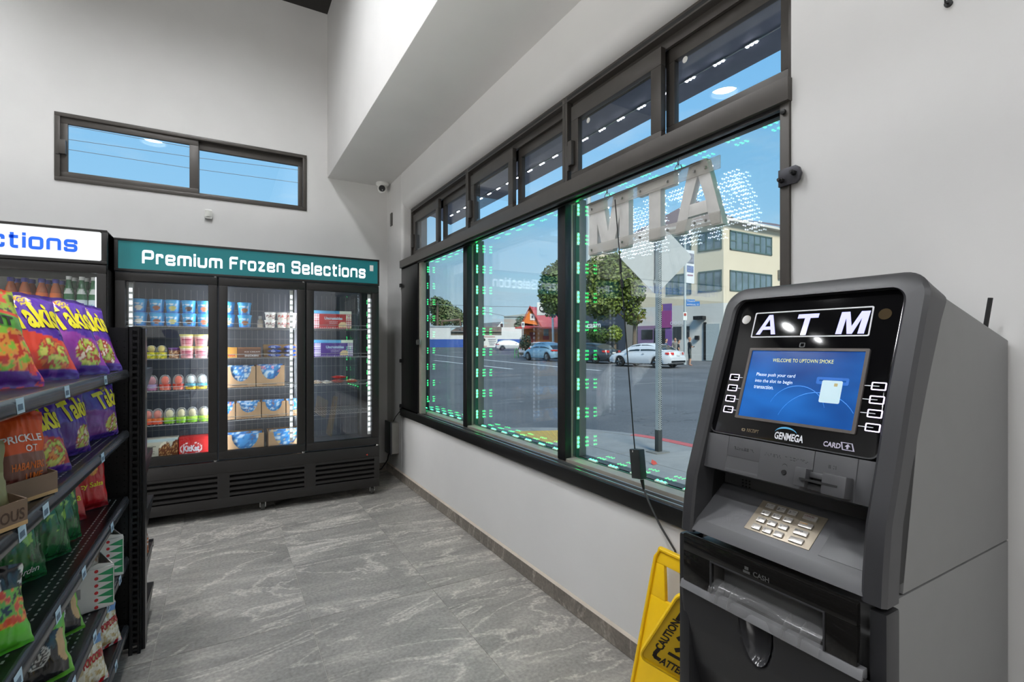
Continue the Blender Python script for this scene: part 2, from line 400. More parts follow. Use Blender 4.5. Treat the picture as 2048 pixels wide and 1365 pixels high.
for i in range(len(xs)-1):
    for j in range(len(ys)-1):
        w_, d_ = xs[i+1]-xs[i], ys[j+1]-ys[j]
        if w_ < 0.02 or d_ < 0.02: continue
        k = (round(w_, 3), round(d_, 3))
        if k not in shared: shared[k] = G().box(-w_/2+0.0014, w_/2-0.0014, -d_/2+0.0014, d_/2-0.0014, -0.012, 0.0).build('floor_tile', M_SLATE, 0.0008, 1)
        o = link('floor_tile', shared[k]); o.location = ((xs[i]+xs[i+1])/2, (ys[j]+ys[j+1])/2, 0); o.parent = floor
bb = struct('baseboard_right', G().box(XW-0.008, XW+0.01, YF, YB, 0, 0.076), M_GROUT)
for k in range(17):
    y1 = YB-0.01-0.607*k; o = link('skirting_tile', shared.get('sk') or G().box(-0.006, 0.006, -0.3025, 0.3025, 0, 0.078).build('skirting_tile', M_SLATEB, 0.001, 1))
    shared['sk'] = o.data; o.location = (XW-0.006, y1-0.3035, 0.0015); o.parent = bb
bk = struct('baseboard_back', G().box(XL, XW, YB-0.008, YB+0.01, 0, 0.076), M_GROUT)
for k in range(12):
    o = link('skirting_tile', shared.get('sk2') or G().box(-0.3025, 0.3025, -0.006, 0.006, 0, 0.078).build('skirting_tile', M_SLATEB, 0.001, 1))
    shared['sk2'] = o.data; o.location = (XW-0.32-0.607*k, YB-0.006, 0.0015); o.parent = bk
struct('trim_1', G().prism([(XW-0.012, 0.0795), (XW+0.005, 0.0795), (XW+0.005, 0.094)], 'y', OY0-3, YB-0.02), mat('beige_caulk', (182, 172, 158), 0.7))

# ceiling lamps: recessed round lights, two of them mirrored in the panes
M_LENS = glow('lamp_lens', (250, 252, 255), LAMP_STRENGTH)
def ceiling_light(x, y, label, k=1.0):
    t = thing('ceiling_light', label, 'ceiling light', (x, y, ZC), 'round recessed ceiling lights')
    part('trim_ring', G().lathe([(0.155*k, 0.0), (0.225 if k < 1 else 0.185, 0.0), (0.225 if k < 1 else 0.185, -0.012), (0.165*k, -0.02), (0.155*k, -0.012), (0.155*k, 0.0)], (x, y, ZC), 'z', 32, cap=False), M_WHITE, t)
    part('baffle', G().lathe([(0.155*k, 0.0), (0.152*k, 0.055*k), (0.156*k, 0.055*k), (0.1555*k, 0.0)], (x, y, ZC), 'z', 32, cap=False), M_CEIL, t)
    part('lens', G().lathe([(0.153*k, 0.052*k), (0.1*k, 0.046*k), (0.0001, 0.044*k)], (x, y, ZC), 'z', 32), M_LENS, t)
for i, (x, y) in enumerate(lamps):
    if (x, y) == (-2.77, 3.45): ceiling_light(x, y, 'small recessed ceiling light mirrored over the lit letter T of the cash machine', 0.58)
    else: ceiling_light(x, y, 'round recessed white light in the black ceiling of the shop')

# ------------------------------------------------------------------ high window in the back wall
w2 = thing('window_2', None, None, (0, 0, 0), kind='structure')
yo = YB-0.012
g = G().frame('y', yo, 0.13, BW, (BW[0]+0.035, BW[1]-0.035, BW[2]+0.03, BW[3]-0.03))
part('window_frame', g, M_BRONZE, w2, bev=0.003)
s1 = part('sash', G().frame('y', YB+0.005, 0.03, (BW[0]+0.03, -0.195, BW[2]+0.025, BW[3]-0.025), (BW[0]+0.078, -0.262, BW[2]+0.078, BW[3]-0.078)), M_BRONZE, w2, bev=0.003)
part('pane', G().box(BW[0]+0.075, -0.26, YB+0.018, YB+0.024, BW[2]+0.075, BW[3]-0.075), M_PANE, s1)
s2 = part('sash', G().frame('y', YB+0.045, 0.03, (-0.25, BW[1]-0.03, BW[2]+0.025, BW[3]-0.025), (-0.19, BW[1]-0.07, BW[2]+0.055, BW[3]-0.095)), M_BRONZE, w2, bev=0.003)
part('pane', G().box(-0.195, BW[1]-0.067, YB+0.058, YB+0.064, BW[2]+0.05, BW[3]-0.09), M_PANE, s2)
l = G().box(BW[0]+0.03, BW[0]+0.072, YB-0.03, YB+0.006, 2.79, 2.90).box(BW[0]+0.01, BW[0]+0.03, YB-0.02, YB, 2.785, 2.905)
part('latch', l, M_BRONZE, w2, bev=0.003)

# ------------------------------------------------------------------ storefront window
w1 = thing('window_1', None, None, (0, 0, 0), kind='structure')
RZ0, RZ1 = 2.028, 2.098
part('head_rail', G().box(1.445, 1.56, 0.872, 4.652, RZ0, RZ1), M_BRONZE, w1, bev=0.002)
part('rail_track', G().box(1.462, 1.478, 0.9, 4.62, RZ0-0.014, RZ0+0.002).box(1.50, 1.512, 0.9, 4.62, RZ0-0.014, RZ0+0.002), M_BLACKM, w1)
part('sill', G().prism([(1.447, 0.628), (1.56, 0.628), (1.56, 0.694), (1.447, 0.694)], 'y', 0.872, 4.655), M_BLACKM, w1, bev=0.004)
part('sill_track', G().box(1.462, 1.470, 0.9, 4.62, 0.692, 0.703).box(1.500, 1.508, 0.9, 4.62, 0.692, 0.703), M_STEEL, w1)
part('inner_sill', G().box(1.53, 1.66, 0.9, 4.6, 0.64, 0.712), M_TAN, w1, bev=0.004)
part('side_post', G().box(1.458, 1.50, 0.876, 0.905, 0.69, RZ0), M_BRONZE, w1, bev=0.002)
part('post_bolt', G().lathe([(0.008, 0), (0.008, -0.008), (0.004, -0.010)], (1.458, 0.892, 2.0), 'x', 8), M_BLACK, w1)
c = part('clamp', G().prism([(0.905, 1.775), (0.905, 1.826), (0.852, 1.828), (0.842, 1.82), (0.836, 1.802), (0.842, 1.784), (0.852, 1.776)], 'x', 1.450, 1.459), mat('dark_zinc', (70, 70, 74), 0.35, 0.7), w1, bev=0.001)
for y_, z_ in ((0.893, 1.793), (0.856, 1.806)):
    part('bolt', G().cyl((1.45, y_, z_), (1.437, y_, z_), 0.008, 0.008, 6).cyl((1.437, y_, z_), (1.43, y_, z_), 0.0045, 0.0045, 8), M_BLACK, c)
part('gate_panel', G().box(1.462, 1.50, 4.185, 4.648, 0.69, RZ0), mat('black_gate_panel', (17, 17, 18), 0.32, 0.2), w1, bev=0.003)
part('gate_stile', G().box(1.475, 1.52, 4.135, 4.185, 0.70, RZ0).box(1.47, 1.478, 4.15, 4.158, 0.70, RZ0), M_TAN, w1, bev=0.002)
part('gate_rod', G().tube([(1.535, 4.10, 0.82), (1.535, 4.10, 1.9)], 0.006), M_BLACK, w1)
part('latch_tab', G().prism([(4.10, 1.30), (4.10, 1.345), (4.185, 1.345), (4.20, 1.335), (4.20, 1.31), (4.185, 1.30)], 'x', 1.452, 1.458).lathe([(0.007, 0), (0.007, -0.001)], (1.452, 4.183, 1.322), 'x', 8), M_STEEL, w1)
for z_ in (0.70, 1.13, 1.85): part('hinge_pin', G().lathe([(0.016, 0), (0.016, 0.03), (0.010, 0.034)], (1.462, 4.66, z_), 'z', 10), M_BLACK, w1)
for yc in (3.335, 2.130):
    part('mullion', G().box(1.525, 1.565, yc-0.034, yc+0.034, 0.70, RZ0+0.01), M_BLACKM, w1, bev=0.003)
    part('rear_mullion', G().box(1.565, 1.665, yc-0.032, yc+0.032, 0.70, RZ0+0.04), M_TAN, w1, bev=0.003)
    part('gasket', G().box(1.578, 1.60, yc-0.036, yc-0.030, 0.72, RZ0), mat('green_gasket', (52, 70, 64), 0.5), w1)
part('rear_frame', G().frame('x', 1.60, 0.07, (0.90, 4.62, 0.66, 2.115), (0.935, 4.46, 0.715, 2.085)), M_BRONZE, w1, bev=0.003)
bays = [(3.37, 4.46), (2.165, 3.30), (0.935, 2.095)]
for y0, y1 in bays:
    part('pane', G().box(1.628, 1.634, y0-0.004, y1+0.004, 0.705, 2.09), M_PANE, w1)
    part('outer_pane', G().box(1.656, 1.662, y0-0.004, y1+0.004, 0.705, 2.09), M_PANE, w1)
# transom lights above the rail: a sliding and a fixed sash in each bay
tb = [(3.352, 4.628), (2.132, 3.352), (0.912, 2.132)]
TZ0, TZ1 = 2.098, 2.60
for k, (y0, y1) in enumerate(tb):
    part('transom_frame', G().frame('x', 1.548, 0.10, (y0, y1, TZ0, TZ1), (y0+0.022, y1-0.022, TZ0+0.012, TZ1-0.035)), M_BRONZE, w1, bev=0.003)
    part('head_groove', G().box(1.5475, 1.56, y0+0.022, y1-0.022, TZ1-0.027, TZ1-0.012), M_BLACKM, w1)
    part('head_track', G().box(1.585, 1.60, y0+0.022, y1-0.022, TZ1-0.075, TZ1-0.03), M_BRONZE, w1)
    part('head_black_strip', G().box(1.645, 1.65, y0+0.022, y1-0.022, TZ1-0.11, TZ1-0.03), M_BLACKM, w1)  # black strip standing in for a groove of the frame head
    ym = (y0+y1)/2-0.02
    a0, a1 = ym-0.03, y1-0.045
    s = part('sash', G().frame('x', 1.556, 0.028, (a0, a1, TZ0+0.010, TZ1-0.07), (a0+0.058, a1-0.058, TZ0+0.085, TZ1-0.145)), M_BRONZE, w1, bev=0.003)
    part('pane', G().box(1.568, 1.573, a0+0.055, a1-0.055, TZ0+0.08, TZ1-0.14), M_PANE, s)
    part('catch', G().lathe([(0.009, 0), (0.009, -0.01)], (1.556, a1-0.19, TZ0+0.012), 'x', 8), M_BLACK, s)
    part('latch', G().box(1.530, 1.556, a1-0.035, a1-0.004, 2.22, 2.345).box(1.538, 1.556, a1-0.002, a1+0.012, 2.20, 2.33), M_BRONZE, s, bev=0.003)
    part('slot_cap', G().box(1.55, 1.60, a0-0.012, a0+0.002, TZ0+0.008, TZ0+0.03), M_BLACK, s)
    b0, b1 = y0+0.02, ym-0.01
    s = part('sash', G().frame('x', 1.606, 0.028, (b0, b1, TZ0+0.010, TZ1-0.07), (b0+0.062, b1-0.045, TZ0+0.112, TZ1-0.128)), M_BRONZE, w1, bev=0.003)
    part('pane', G().box(1.618, 1.623, b0+0.058, b1-0.042, TZ0+0.107, TZ1-0.123), M_PANE, s)
part('sticker', G().lathe([(0.013, 0), (0.013, -0.001)], (1.566, 1.957, 2.415), 'x', 16), M_WHITE, w1)
part('sticker', G().lathe([(0.013, 0), (0.013, -0.001)], (1.616, 1.40, 2.455), 'x', 16), M_WHITE, w1)

# LED lights strung round each bay between mullion and pane
M_LEDG = glow('green_led', (34, 255, 118), 22.0)
M_LEDT = mat('led_tape', (40, 90, 70), 0.5)
mod = G(); mod.m = 0; mod.box(-0.032, 0.032, -0.007, 0.007, 0, 0.006); mod.m = 1
for q in (-0.021, 0, 0.021): mod.lathe([(0.0052, 0.006), (0.0045, 0.009), (0.0001, 0.0105)], (q, 0, 0), 'z', 8)
ME_LED = mod.build('led_module', [M_WHITE, M_LEDG])
def led_at(parent, p, xdir, nrm):
    x = Vector(xdir); z = Vector(nrm); y = z.cross(x)
    o = link('led_module', ME_LED); o.matrix_basis = Matrix(((x.x, y.x, z.x, p[0]), (x.y, y.y, z.y, p[1]), (x.z, y.z, z.z, p[2]), (0, 0, 0, 1))); o.parent = parent
    return o
names = ['green lit LED strip round the window bay next to the black gate panel', 'green lit LED strip round the middle window bay', 'green lit LED strip round the window bay with the hanging letters']
for (y0, y1), nm in zip(bays, names):
    t = thing('led_strip_light', nm, 'light strip', (0, 0, 0), 'green LED strips round the window bays')
    g = G().frame('x', 1.592, 0.022, (y0, y1, 0.712, 2.083), (y0+0.003, y1-0.003, 0.715, 2.080))
    part('wire', g, M_LEDT, t)
    n = int((y1-y0)/0.15); off = (y1-y0-0.15*(n-1))/2
    for i in range(n):
        yy = y0+off+0.15*i
        led_at(t, (1.603, yy, 0.715), (0, 1, 0), (0, 0, 1)); led_at(t, (1.603, yy, 2.080), (0, 1, 0), (0, 0, -1))
    for i in range(9):
        zz = 0.79+0.152*i
        led_at(t, (1.603, y1-0.003, zz), (0, 0, 1), (0, -1, 0)); led_at(t, (1.603, y0+0.003, zz), (0, 0, 1), (0, 1, 0))

# hanging illuminated letters, seen from behind
M_LETTER = mat('letter_back', (205, 204, 200), 0.42, 0.0)
M_LEDW = glow('white_led', (235, 240, 255), 26.0)
def letter_sign():
    t = thing('hanging_letter_sign', 'grey backed lit letter sign hanging by chains in the window', 'sign', (1.53, 1.53, 1.727))
    Z0, Z1, XA, XB = 1.727, 1.982, 1.522, 1.550
    def lt(name, y0, y1, polys):
        g = G()
        for poly in polys: g.prism([(y0+(y1-y0)*a, Z0+(Z1-Z0)*b) for a, b in poly], 'x', XA, XB)
        l = part(name, g, M_LETTER, t, bev=0.0015)
        d = G()
        def inside(a, b):
            r = False
            for poly in polys:
                n = len(poly); c = False
                for i in range(n):
                    (x1, y1_), (x2, y2) = poly[i], poly[(i+1) % n]
                    if (y1_ > b) != (y2 > b) and a < (x2-x1)*(b-y1_)/(y2-y1_)+x1: c = not c
                r = r or c
            return r
        nu, nv = 12, 15
        for i in range(nu):
            for j in range(nv):
                a, b = (i+0.5+(0.25 if j % 2 else -0.25))/nu, (j+0.5)/nv
                if inside(a, b): d.lathe([(0.0031, 0), (0.0026, 0.003), (0.0001, 0.004)], (XB, y0+(y1-y0)*a, Z0+(Z1-Z0)*b), 'x', 6)
        part('led_dots', d, M_LEDW, l, kind='stuff', label='white LED dots on the street side of the letter')
        return l
    # seen from inside the row reads M, T, A from the far end towards the camera (y falls to the right)
    lt('letter', 1.625, 1.896, [[(0, 0), (0, 1), (0.46, 1), (0.46, 0.6), (0.27, 0)][:0] or [(0, 0), (0, 1), (0.36, 1), (0.5, 0.36), (0.64, 1), (1, 1), (1, 0), (0.78, 0), (0.78, 0.55), (0.62, 0), (0.38, 0), (0.22, 0.55), (0.22, 0)]])
    lt('letter', 1.375, 1.574, [[(0, 0.79), (0, 1), (1, 1), (1, 0.79), (0.66, 0.79), (0.66, 0), (0.34, 0), (0.34, 0.79)]])
    lt('letter', 1.150, 1.372, [[(0, 0), (0.33, 1), (0.67, 1), (0.5, 0.80), (0.34, 0.40), (0.30, 0.22), (0.22, 0)],
                                [(0.67, 1), (1, 0), (0.78, 0), (0.70, 0.22), (0.66, 0.40), (0.5, 0.80)],
                                [(0.30, 0.22), (0.34, 0.40), (0.66, 0.40), (0.70, 0.22)]])
    ac = plastic_clear('clear_acrylic', (215, 212, 204), 0.1, 0.22)
    for z0, z1 in ((1.925, 1.972), (1.732, 1.775)):
        part('acrylic_rail', G().box(1.516, 1.521, 1.16, 1.895, z0, z1), ac, t, bev=0.001)
    part('hanging_rod', G().tube([(1.512, 1.90, 1.972), (1.512, 1.24, 1.972)], 0.004), M_STEEL, t)
    for y_ in (1.87, 1.66, 1.55, 1.40, 1.27, 1.22):
        for z_ in (1.945, 1.752): part('screw', G().lathe([(0.006, 0), (0.004, -0.006)], (1.516, y_, z_), 'x', 8), M_STEEL, t)
    for y_ in (1.755, 1.343):
        c = G()
        for k in range(5): c.tube([(1.512+0.004*sin(a)*(k % 2), y_+0.004*sin(a)*((k+1) % 2), 1.99+0.008*k+0.0065*cos(a)) for a in [2*pi*i/10 for i in range(11)]], 0.0012, 5)
        part('chain', c, M_STEEL, t)
        part('hook', G().tube([(1.512, y_+0.016*sin(a), 1.978+0.016*cos(a)) for a in [2*pi*i/16 for i in range(15)]], 0.0018, 6), M_STEEL, t)
    return t
letter_sign()

# power adapter hanging on its cord in front of the sill
t = thing('power_adapter', 'black power brick hanging on its cord before the window sill', 'power adapter', (1.44, 1.49, 0.77))
p0 = [at_x(1230, 400, 1.50), at_x(1240, 520, 1.47), at_x(1254, 700, 1.45), at_x(1267, 870, 1.435), at_x(1270, 902, 1.43)]
part('upper_cord', G().tube(p0, 0.0028, 6), M_BLACK, t)
part('inline_plug', G().tube([at_x(1240, 518, 1.468), at_x(1242, 545, 1.466)], [0.006, 0.005], 8), M_BLACK, t)
part('inline_plug', G().tube([at_x(1243, 560, 1.465), at_x(1245, 575, 1.464)], [0.007, 0.006], 8), M_BLACK, t)
q = G(); c0 = at_x(1276, 928, 1.43); rot = Matrix.Translation(c0) @ Matrix.Rotation(radians(-7), 4, 'X')
q.xf = rot; q.box(-0.016, 0.016, -0.027, 0.027, -0.058, 0.058)
part('brick', q, mat('adapter_plastic', (40, 44, 44), 0.4), t, bev=0.004)
part('strain_relief', G().tube([at_x(1284, 960, 1.432), at_x(1288, 982, 1.432)], [0.008, 0.004], 8), M_BLACK, t)
part('lower_cord', G().tube([at_x(1288, 980, 1.432), at_x(1300, 1010, 1.43), at_x(1322, 1055, 1.43), at_x(1350, 1102, 1.43), at_x(1362, 1150, 1.43)], 0.004, 8), mat('grey_cord', (60, 60, 60), 0.5), t)
part('indicator', G().box(c0.x-0.017, c0.x-0.0155, c0.y+0.012, c0.y+0.014, c0.z+0.045, c0.z+0.053), M_WHITE, t)

# small fittings on the walls
t = thing('security_camera', 'white dome security camera under the soffit in the corner', 'camera', (1.385, 5.03, ZS))
part('base', G().lathe([(0.0001, 0.0), (0.062, 0.0), (0.064, -0.018), (0.05, -0.03), (0.04, -0.034), (0.0001, -0.034)][::-1], (1.385, 5.03, ZS), 'z', 24), M_WHITE, t)
g = G().ball((1.378, 5.015, ZS-0.062), 0.045, 20, 12)
part('housing', g, M_WHITE, t)
ld = (Vector((0, 0, EYE+0.9))-Vector((1.378, 5.015, ZS-0.062))).normalized()
c0 = Vector((1.378, 5.015, ZS-0.062))
part('lens', G().cyl(c0+ld*0.030, c0+ld*0.0485, 0.033, 0.026, 20), mat('camera_lens', (18, 18, 20), 0.08), t)
part('led_window', G().cyl(c0+ld*0.045+Vector((0.004, 0, -0.018)), c0+ld*0.05+Vector((0.004, 0, -0.018)), 0.006, 0.006, 10), M_STEEL, t)
t = thing('motion_sensor', 'small white motion sensor on the wall below the high window', 'sensor', (-0.121, YB, 2.40))
part('housing', G().prism([(-0.152, 2.42), (-0.145, 2.405), (-0.097, 2.405), (-0.09, 2.42), (-0.09, 2.475), (-0.1, 2.487), (-0.142, 2.487), (-0.152, 2.475)], 'y', YB-0.035, YB), M_WHITE, t, bev=0.006)
part('lens', G().grid(lambda u, v: (-0.147+0.052*u, YB-0.035-0.010*sin(pi*u), 2.422+0.052*v), 10, 6), mat('milky_lens', (214, 214, 208), 0.3), t)
t = thing('wall_plate', 'narrow dark wall plate beside the corner near the window', 'wall plate', (XW, 4.975, 2.50))
part('cover', G().box(XW-0.012, XW, 4.945, 5.005, 2.50, 2.63), mat('grey_plate', (78, 76, 74), 0.4), t, bev=0.004)
for z_ in (2.62, 2.51): part('screw', G().lathe([(0.005, 0), (0.004, -0.002)], (XW-0.012, 4.975, z_), 'x', 8), M_STEEL, t)
t = thing('power_supply_box', 'grey metal power box on the wall beside the freezer', 'electrical box', (1.43, 4.83, 0.24))
part('case', G().box(1.395, XW, 4.735, 4.915, 0.245, 0.545), mat('box_grey', (150, 148, 142), 0.45, 0.3), t, bev=0.004)
part('lid', G().box(1.380, 1.396, 4.728, 4.925, 0.24, 0.552), mat('box_lid', (70, 72, 76), 0.4, 0.3), t, bev=0.003)
part('cable', G().tube([(1.42, 4.90, 0.25), (1.41, 4.93, 0.15), (1.36, 4.97, 0.06), (1.25, 5.0, 0.02), (1.1, 5.02, 0.015)], 0.006), M_BLACK, t)
part('cable', G().tube([(1.43, 4.80, 0.55), (1.44, 4.76, 0.60), (1.448, 4.70, 0.64), (1.448, 4.66, 0.66)], 0.004), M_BLACK, t)
p = at_x(1898, 8, XW)
t = thing('wall_hook', 'tiny dark metal hook screwed high on the plain wall', 'hook', p)
part('plate', G().cyl((XW, p.y, p.z), (XW-0.006, p.y, p.z), 0.008, 0.008, 10), M_BLACK, t)
part('hook', G().tube([(XW-0.004, p.y, p.z), (XW-0.02, p.y, p.z-0.004), (XW-0.022, p.y, p.z+0.008)], 0.002, 6), M_BLACK, t)
# ------------------------------------------------------------------ cash machine
M_BEZ = mat('charcoal_plastic', (52, 52, 54), 0.42, var=0.03, bump=0.02, bscale=900)
M_CAB = mat('grey_steel_cabinet', (120, 120, 120), 0.5, 0.1, var=0.02)
M_GLOSS = mat('black_gloss_fascia', (9, 9, 11), 0.07, var=0.02)
M_PANEL = mat('grey_moulded_plastic', (78, 78, 80), 0.45, var=0.03)
M_DARK = mat('dark_recess', (18, 18, 19), 0.6)
M_KEYPAD = mat('keypad_bronze', (140, 130, 114), 0.38, 0.45)
M_KEY = mat('key_steel', (196, 192, 186), 0.3, 0.6)
M_INK = mat('dark_ink', (38, 36, 36), 0.6)
M_PRINT = mat('white_print', (214, 216, 222), 0.5)
M_LETGLOW = glow('atm_letter_glow', (190, 190, 250), 0.72, 0.06)
M_BORDER = mat('border_print', (206, 206, 210), 0.4, emit=0.12)
M_BTN = glow('button_outline_glow', (236, 224, 255), 1.25)
M_SCREEN_TXT = glow('screen_text', (206, 220, 240), 0.75)
M_SCREEN_Y = glow('screen_title', (190, 196, 120), 0.7)
def M_SCREEN():
    M, t, b, out = nodes('lit_screen'); N, L = t.nodes, t.links
    tx = N.new('ShaderNodeTexCoord'); sp = N.new('ShaderNodeSeparateXYZ'); L.new(tx.outputs['Generated'], sp.inputs[0])
    nz_ = N.new('ShaderNodeTexNoise'); nz_.inputs['Scale'].default_value = 1.4; L.new(tx.outputs['Generated'], nz_.inputs['Vector'])
    k = N.new('ShaderNodeValToRGB'); k.color_ramp.elements[0].color = rgb((12, 66, 142)); k.color_ramp.elements[1].color = rgb((32, 112, 204)); k.color_ramp.elements[0].position = 0.3; k.color_ramp.elements[1].position = 0.7
    L.new(nz_.outputs[0], k.inputs[0]); b.inputs['Base Color'].default_value = rgb((8, 16, 30)); b.inputs['Roughness'].default_value = 0.18
    L.new(k.outputs[0], b.inputs['Emission Color']); b.inputs['Emission Strength'].default_value = 0.95
    return M
atm = thing('cash_machine', 'grey and charcoal cash machine with lit blue screen against the window wall', 'cash machine', (1.17, 0.568, 0))
YN, YFAR = 0.372, 0.765                     # near and far edge of the fascia
PROF = [(0.867, 0.897), (0.871, 0.95), (0.882, 1.02), (0.907, 1.09), (0.930, 1.16), (0.957, 1.24), (0.985, 1.31), (1.004, 1.36), (1.022, 1.405), (1.034, 1.428), (1.04, 1.435)]
def px(z):
    for (x0, z0), (x1, z1) in zip(PROF, PROF[1:]):
        if z <= z1: return x0+(x1-x0)*max(0.0, (z-z0)/(z1-z0))
    return PROF[-1][0]
def outline(y0, y1, ztop, r, zbot, n=8):
    """far bottom -> up -> over the top -> near bottom"""
    zs = [zbot+(ztop-r-zbot)*i/12 for i in range(12)]
    p = [(y1, z) for z in zs]
    p += [(y1-r+r*cos(a), ztop-r+r*sin(a)) for a in [pi/2*i/n for i in range(n+1)]]
    p += [(y0+r+r*cos(a), ztop-r+r*sin(a)) for a in [pi/2+pi/2*i/n for i in range(n+1)]]
    p += [(y0, z) for z in zs[::-1]]
    return p
oo = outline(YN, YFAR, 1.428, 0.045, 0.897); oi = outline(YN+0.036, YFAR-0.030, 1.402, 0.028, 0.897)
om = outline(YN+0.006, YFAR-0.006, 1.424, 0.042, 0.897)
bk_ = lambda z: px(z)+0.042+0.026*max(0, (z-1.1)/0.3)
loops = [[(bk_(z), y, z-0.03*max(0, (z-1.36)/0.07)) for y, z in oo], [(px(z)+0.006, y, z) for y, z in oo], [(px(z), y, z) for y, z in om],
         [(px(z)+0.001, y+(0.005 if y > 0.57 else -0.005), z) for y, z in oi], [(px(z)+0.006, y, z) for y, z in oi], [(px(z)+0.06, y, z) for y, z in oi]]
g = G(); n_ = len(oo)
vs = [p for lp in loops for p in lp]; fs = []
for k in range(len(loops)-1):
    for i in range(n_-1): fs.append([k*n_+i, k*n_+i+1, (k+1)*n_+i+1, (k+1)*n_+i])
for i in (0, n_-1): fs.append([k*n_+i for k in range(len(loops))])
g.add(vs, fs); part('bezel', g, M_BEZ, atm, smooth=40)
# fascia plate: its own slanted frame  A + y, T along the slope
FA, FT, FN = Vector((0.932, 0, 1.11)), Vector((0.104, 0, 0.29)).normalized(), Vector((-0.29, 0, 0.104)).normalized()
fa = lambda y, t, o=0.0: Vector((FA.x, y, FA.z))+FT*t+FN*o
def fbox(g, y0, y1, t0, t1, o0, o1):
    P = [fa(y0, t0, o0), fa(y1, t0, o0), fa(y1, t1, o0), fa(y0, t1, o0), fa(y0, t0, o1), fa(y1, t0, o1), fa(y1, t1, o1), fa(y0, t1, o1)]
    return g.hexa([P[1], P[0], P[3], P[2], P[5], P[4], P[7], P[6]])
def rrect(y0, y1, t0, t1, r, n=5):
    c = [(y1-r, t1-r, 0), (y0+r, t1-r, 90), (y0+r, t0+r, 180), (y1-r, t0+r, 270)]
    return [(cy_+r*cos(radians(a+90*i/n)), ct+r*sin(radians(a+90*i/n))) for cy_, ct, a in c for i in range(n+1)]
def fplate(g, loop, o0, o1):
    n = len(loop); g.add([fa(y, t, o0) for y, t in loop]+[fa(y, t, o1) for y, t in loop], [list(range(n)), list(range(n, 2*n))[::-1]]+[[(i+1) % n, i, n+i, n+(i+1) % n] for i in range(n)])
    return g
def fring(g, lo, li, o0, o1):
    n = len(lo); g.add([fa(*p, o0) for p in lo]+[fa(*p, o1) for p in lo]+[fa(*p, o1) for p in li]+[fa(*p, o0) for p in li],
        [[i, (i+1) % n, n+(i+1) % n, n+i][::-1] for i in range(n)]+[[n+i, n+(i+1) % n, 2*n+(i+1) % n, 2*n+i][::-1] for i in range(n)]+[[2*n+i, 2*n+(i+1) % n, 3*n+(i+1) % n, 3*n+i][::-1] for i in range(n)])
    return g
part('fascia_back', fbox(G(), 0.395, 0.745, -0.004, 0.318, -0.03, -0.008), M_DARK, atm)
fas = part('fascia', fplate(G(), rrect(0.411, 0.735, 0.0, 0.306, 0.014), -0.006, 0.002), M_GLOSS, atm, bev=0.0012)
part('fascia_trim', fring(G(), rrect(0.4085, 0.7375, -0.002, 0.3085, 0.016), rrect(0.411, 0.735, 0.0005, 0.306, 0.014), -0.006, 0.003), M_BEZ, atm)
txt = lambda g, s, y, t, h, bold=0.0, al='l', w=None, sh=0.0, o=0.0026: g.text(s, fa(y, t, o), (0, -1, 0), FT, w=w, h=h, bold=bold, lift=0.0, align=al, shear=sh)
part('logo_border', fring(G(), rrect(0.456, 0.689, 0.2175, 0.276, 0.003), rrect(0.4585, 0.6865, 0.220, 0.2735, 0.002), 0.002, 0.0028), M_BORDER, fas)
for s_, y0, y1, z0, z1 in (('A', 0.676, 0.632, 0.2245, 0.269), ('T', 0.594, 0.553, 0.222, 0.267), ('M', 0.512, 0.463, 0.2225, 0.267)):
    g = G()
    for poly in {'A': [[(0, 0), (.40, 1), (.60, 1), (.5, .78), (.36, .40), (.30, .24), (.22, 0)], [(.60, 1), (1, 0), (.78, 0), (.70, .24), (.64, .40), (.5, .78)], [(.30, .24), (.36, .40), (.64, .40), (.70, .24)]],
                 'T': [[(0, .80), (0, 1), (1, 1), (1, .80), (.63, .80), (.63, 0), (.37, 0), (.37, .80)]],
                 'M': [[(0, 0), (0, 1), (.30, 1), (.22, .72), (.22, 0)], [(1, 0), (.78, 0), (.78, .72), (.70, 1), (1, 1)], [(.30, 1), (.50, .34), (.70, 1), (.78, .72), (.59, 0), (.41, 0), (.22, .72)]]}[s_]:
        fplate(g, [(y0+(y1-y0)*(a+0.10*b-0.05), z0+(z1-z0)*b) for a, b in poly], 0.0022, 0.0027)
    part('lit_letter', g, M_LETGLOW, fas, smooth=0)
for y, t_ in ((0.709, 0.261), (0.437, 0.259)):
    part('camera_lens', G().cyl(fa(y, t_, 0.0015), fa(y, t_, 0.0027), 0.0105, 0.0105, 20), mat('smoked_lens', (70, 58, 40), 0.12), fas)
part('screen_frame', fring(G(), rrect(0.449, 0.682, 0.036, 0.1925, 0.002), rrect(0.455, 0.676, 0.0415, 0.187, 0.001), 0.0015, 0.006), mat('screen_frame_grey', (88, 82, 78), 0.35), atm)
scr = part('screen', fbox(G(), 0.454, 0.677, 0.041, 0.1875, 0.001, 0.0032), M_SCREEN(), atm)
o_ = 0.0036
part('screen_title', txt(G(), 'WELCOME TO UPTOWN SMOKE', 0.626, 0.163, 0.0075, 0.0, w=0.119, o=o_), M_SCREEN_Y, scr)
for i, s_ in enumerate(('Please push your card', 'into the slot to begin', 'transaction.')):
    part('screen_text', txt(G(), s_, 0.655, 0.131-0.0135*i-(0.0018 if i != 2 else 0), 0.0092 if i != 2 else 0.0078, 0.0, w=(0.082, 0.079, 0.043)[i], o=o_), M_SCREEN_TXT, scr)
part('card_slot_picture', fring(G(), rrect(0.474, 0.531, 0.122, 0.136, 0.003), rrect(0.479, 0.526, 0.128, 0.131, 0.001), o_, o_+0.0002), glow('slot_blue', (20, 84, 160), 0.8), scr)
part('card_picture', fplate(G(), rrect(0.484, 0.520, 0.087, 0.130, 0.003), o_, o_+0.0004), glow('card_grey', (156, 178, 186), 0.85), scr)
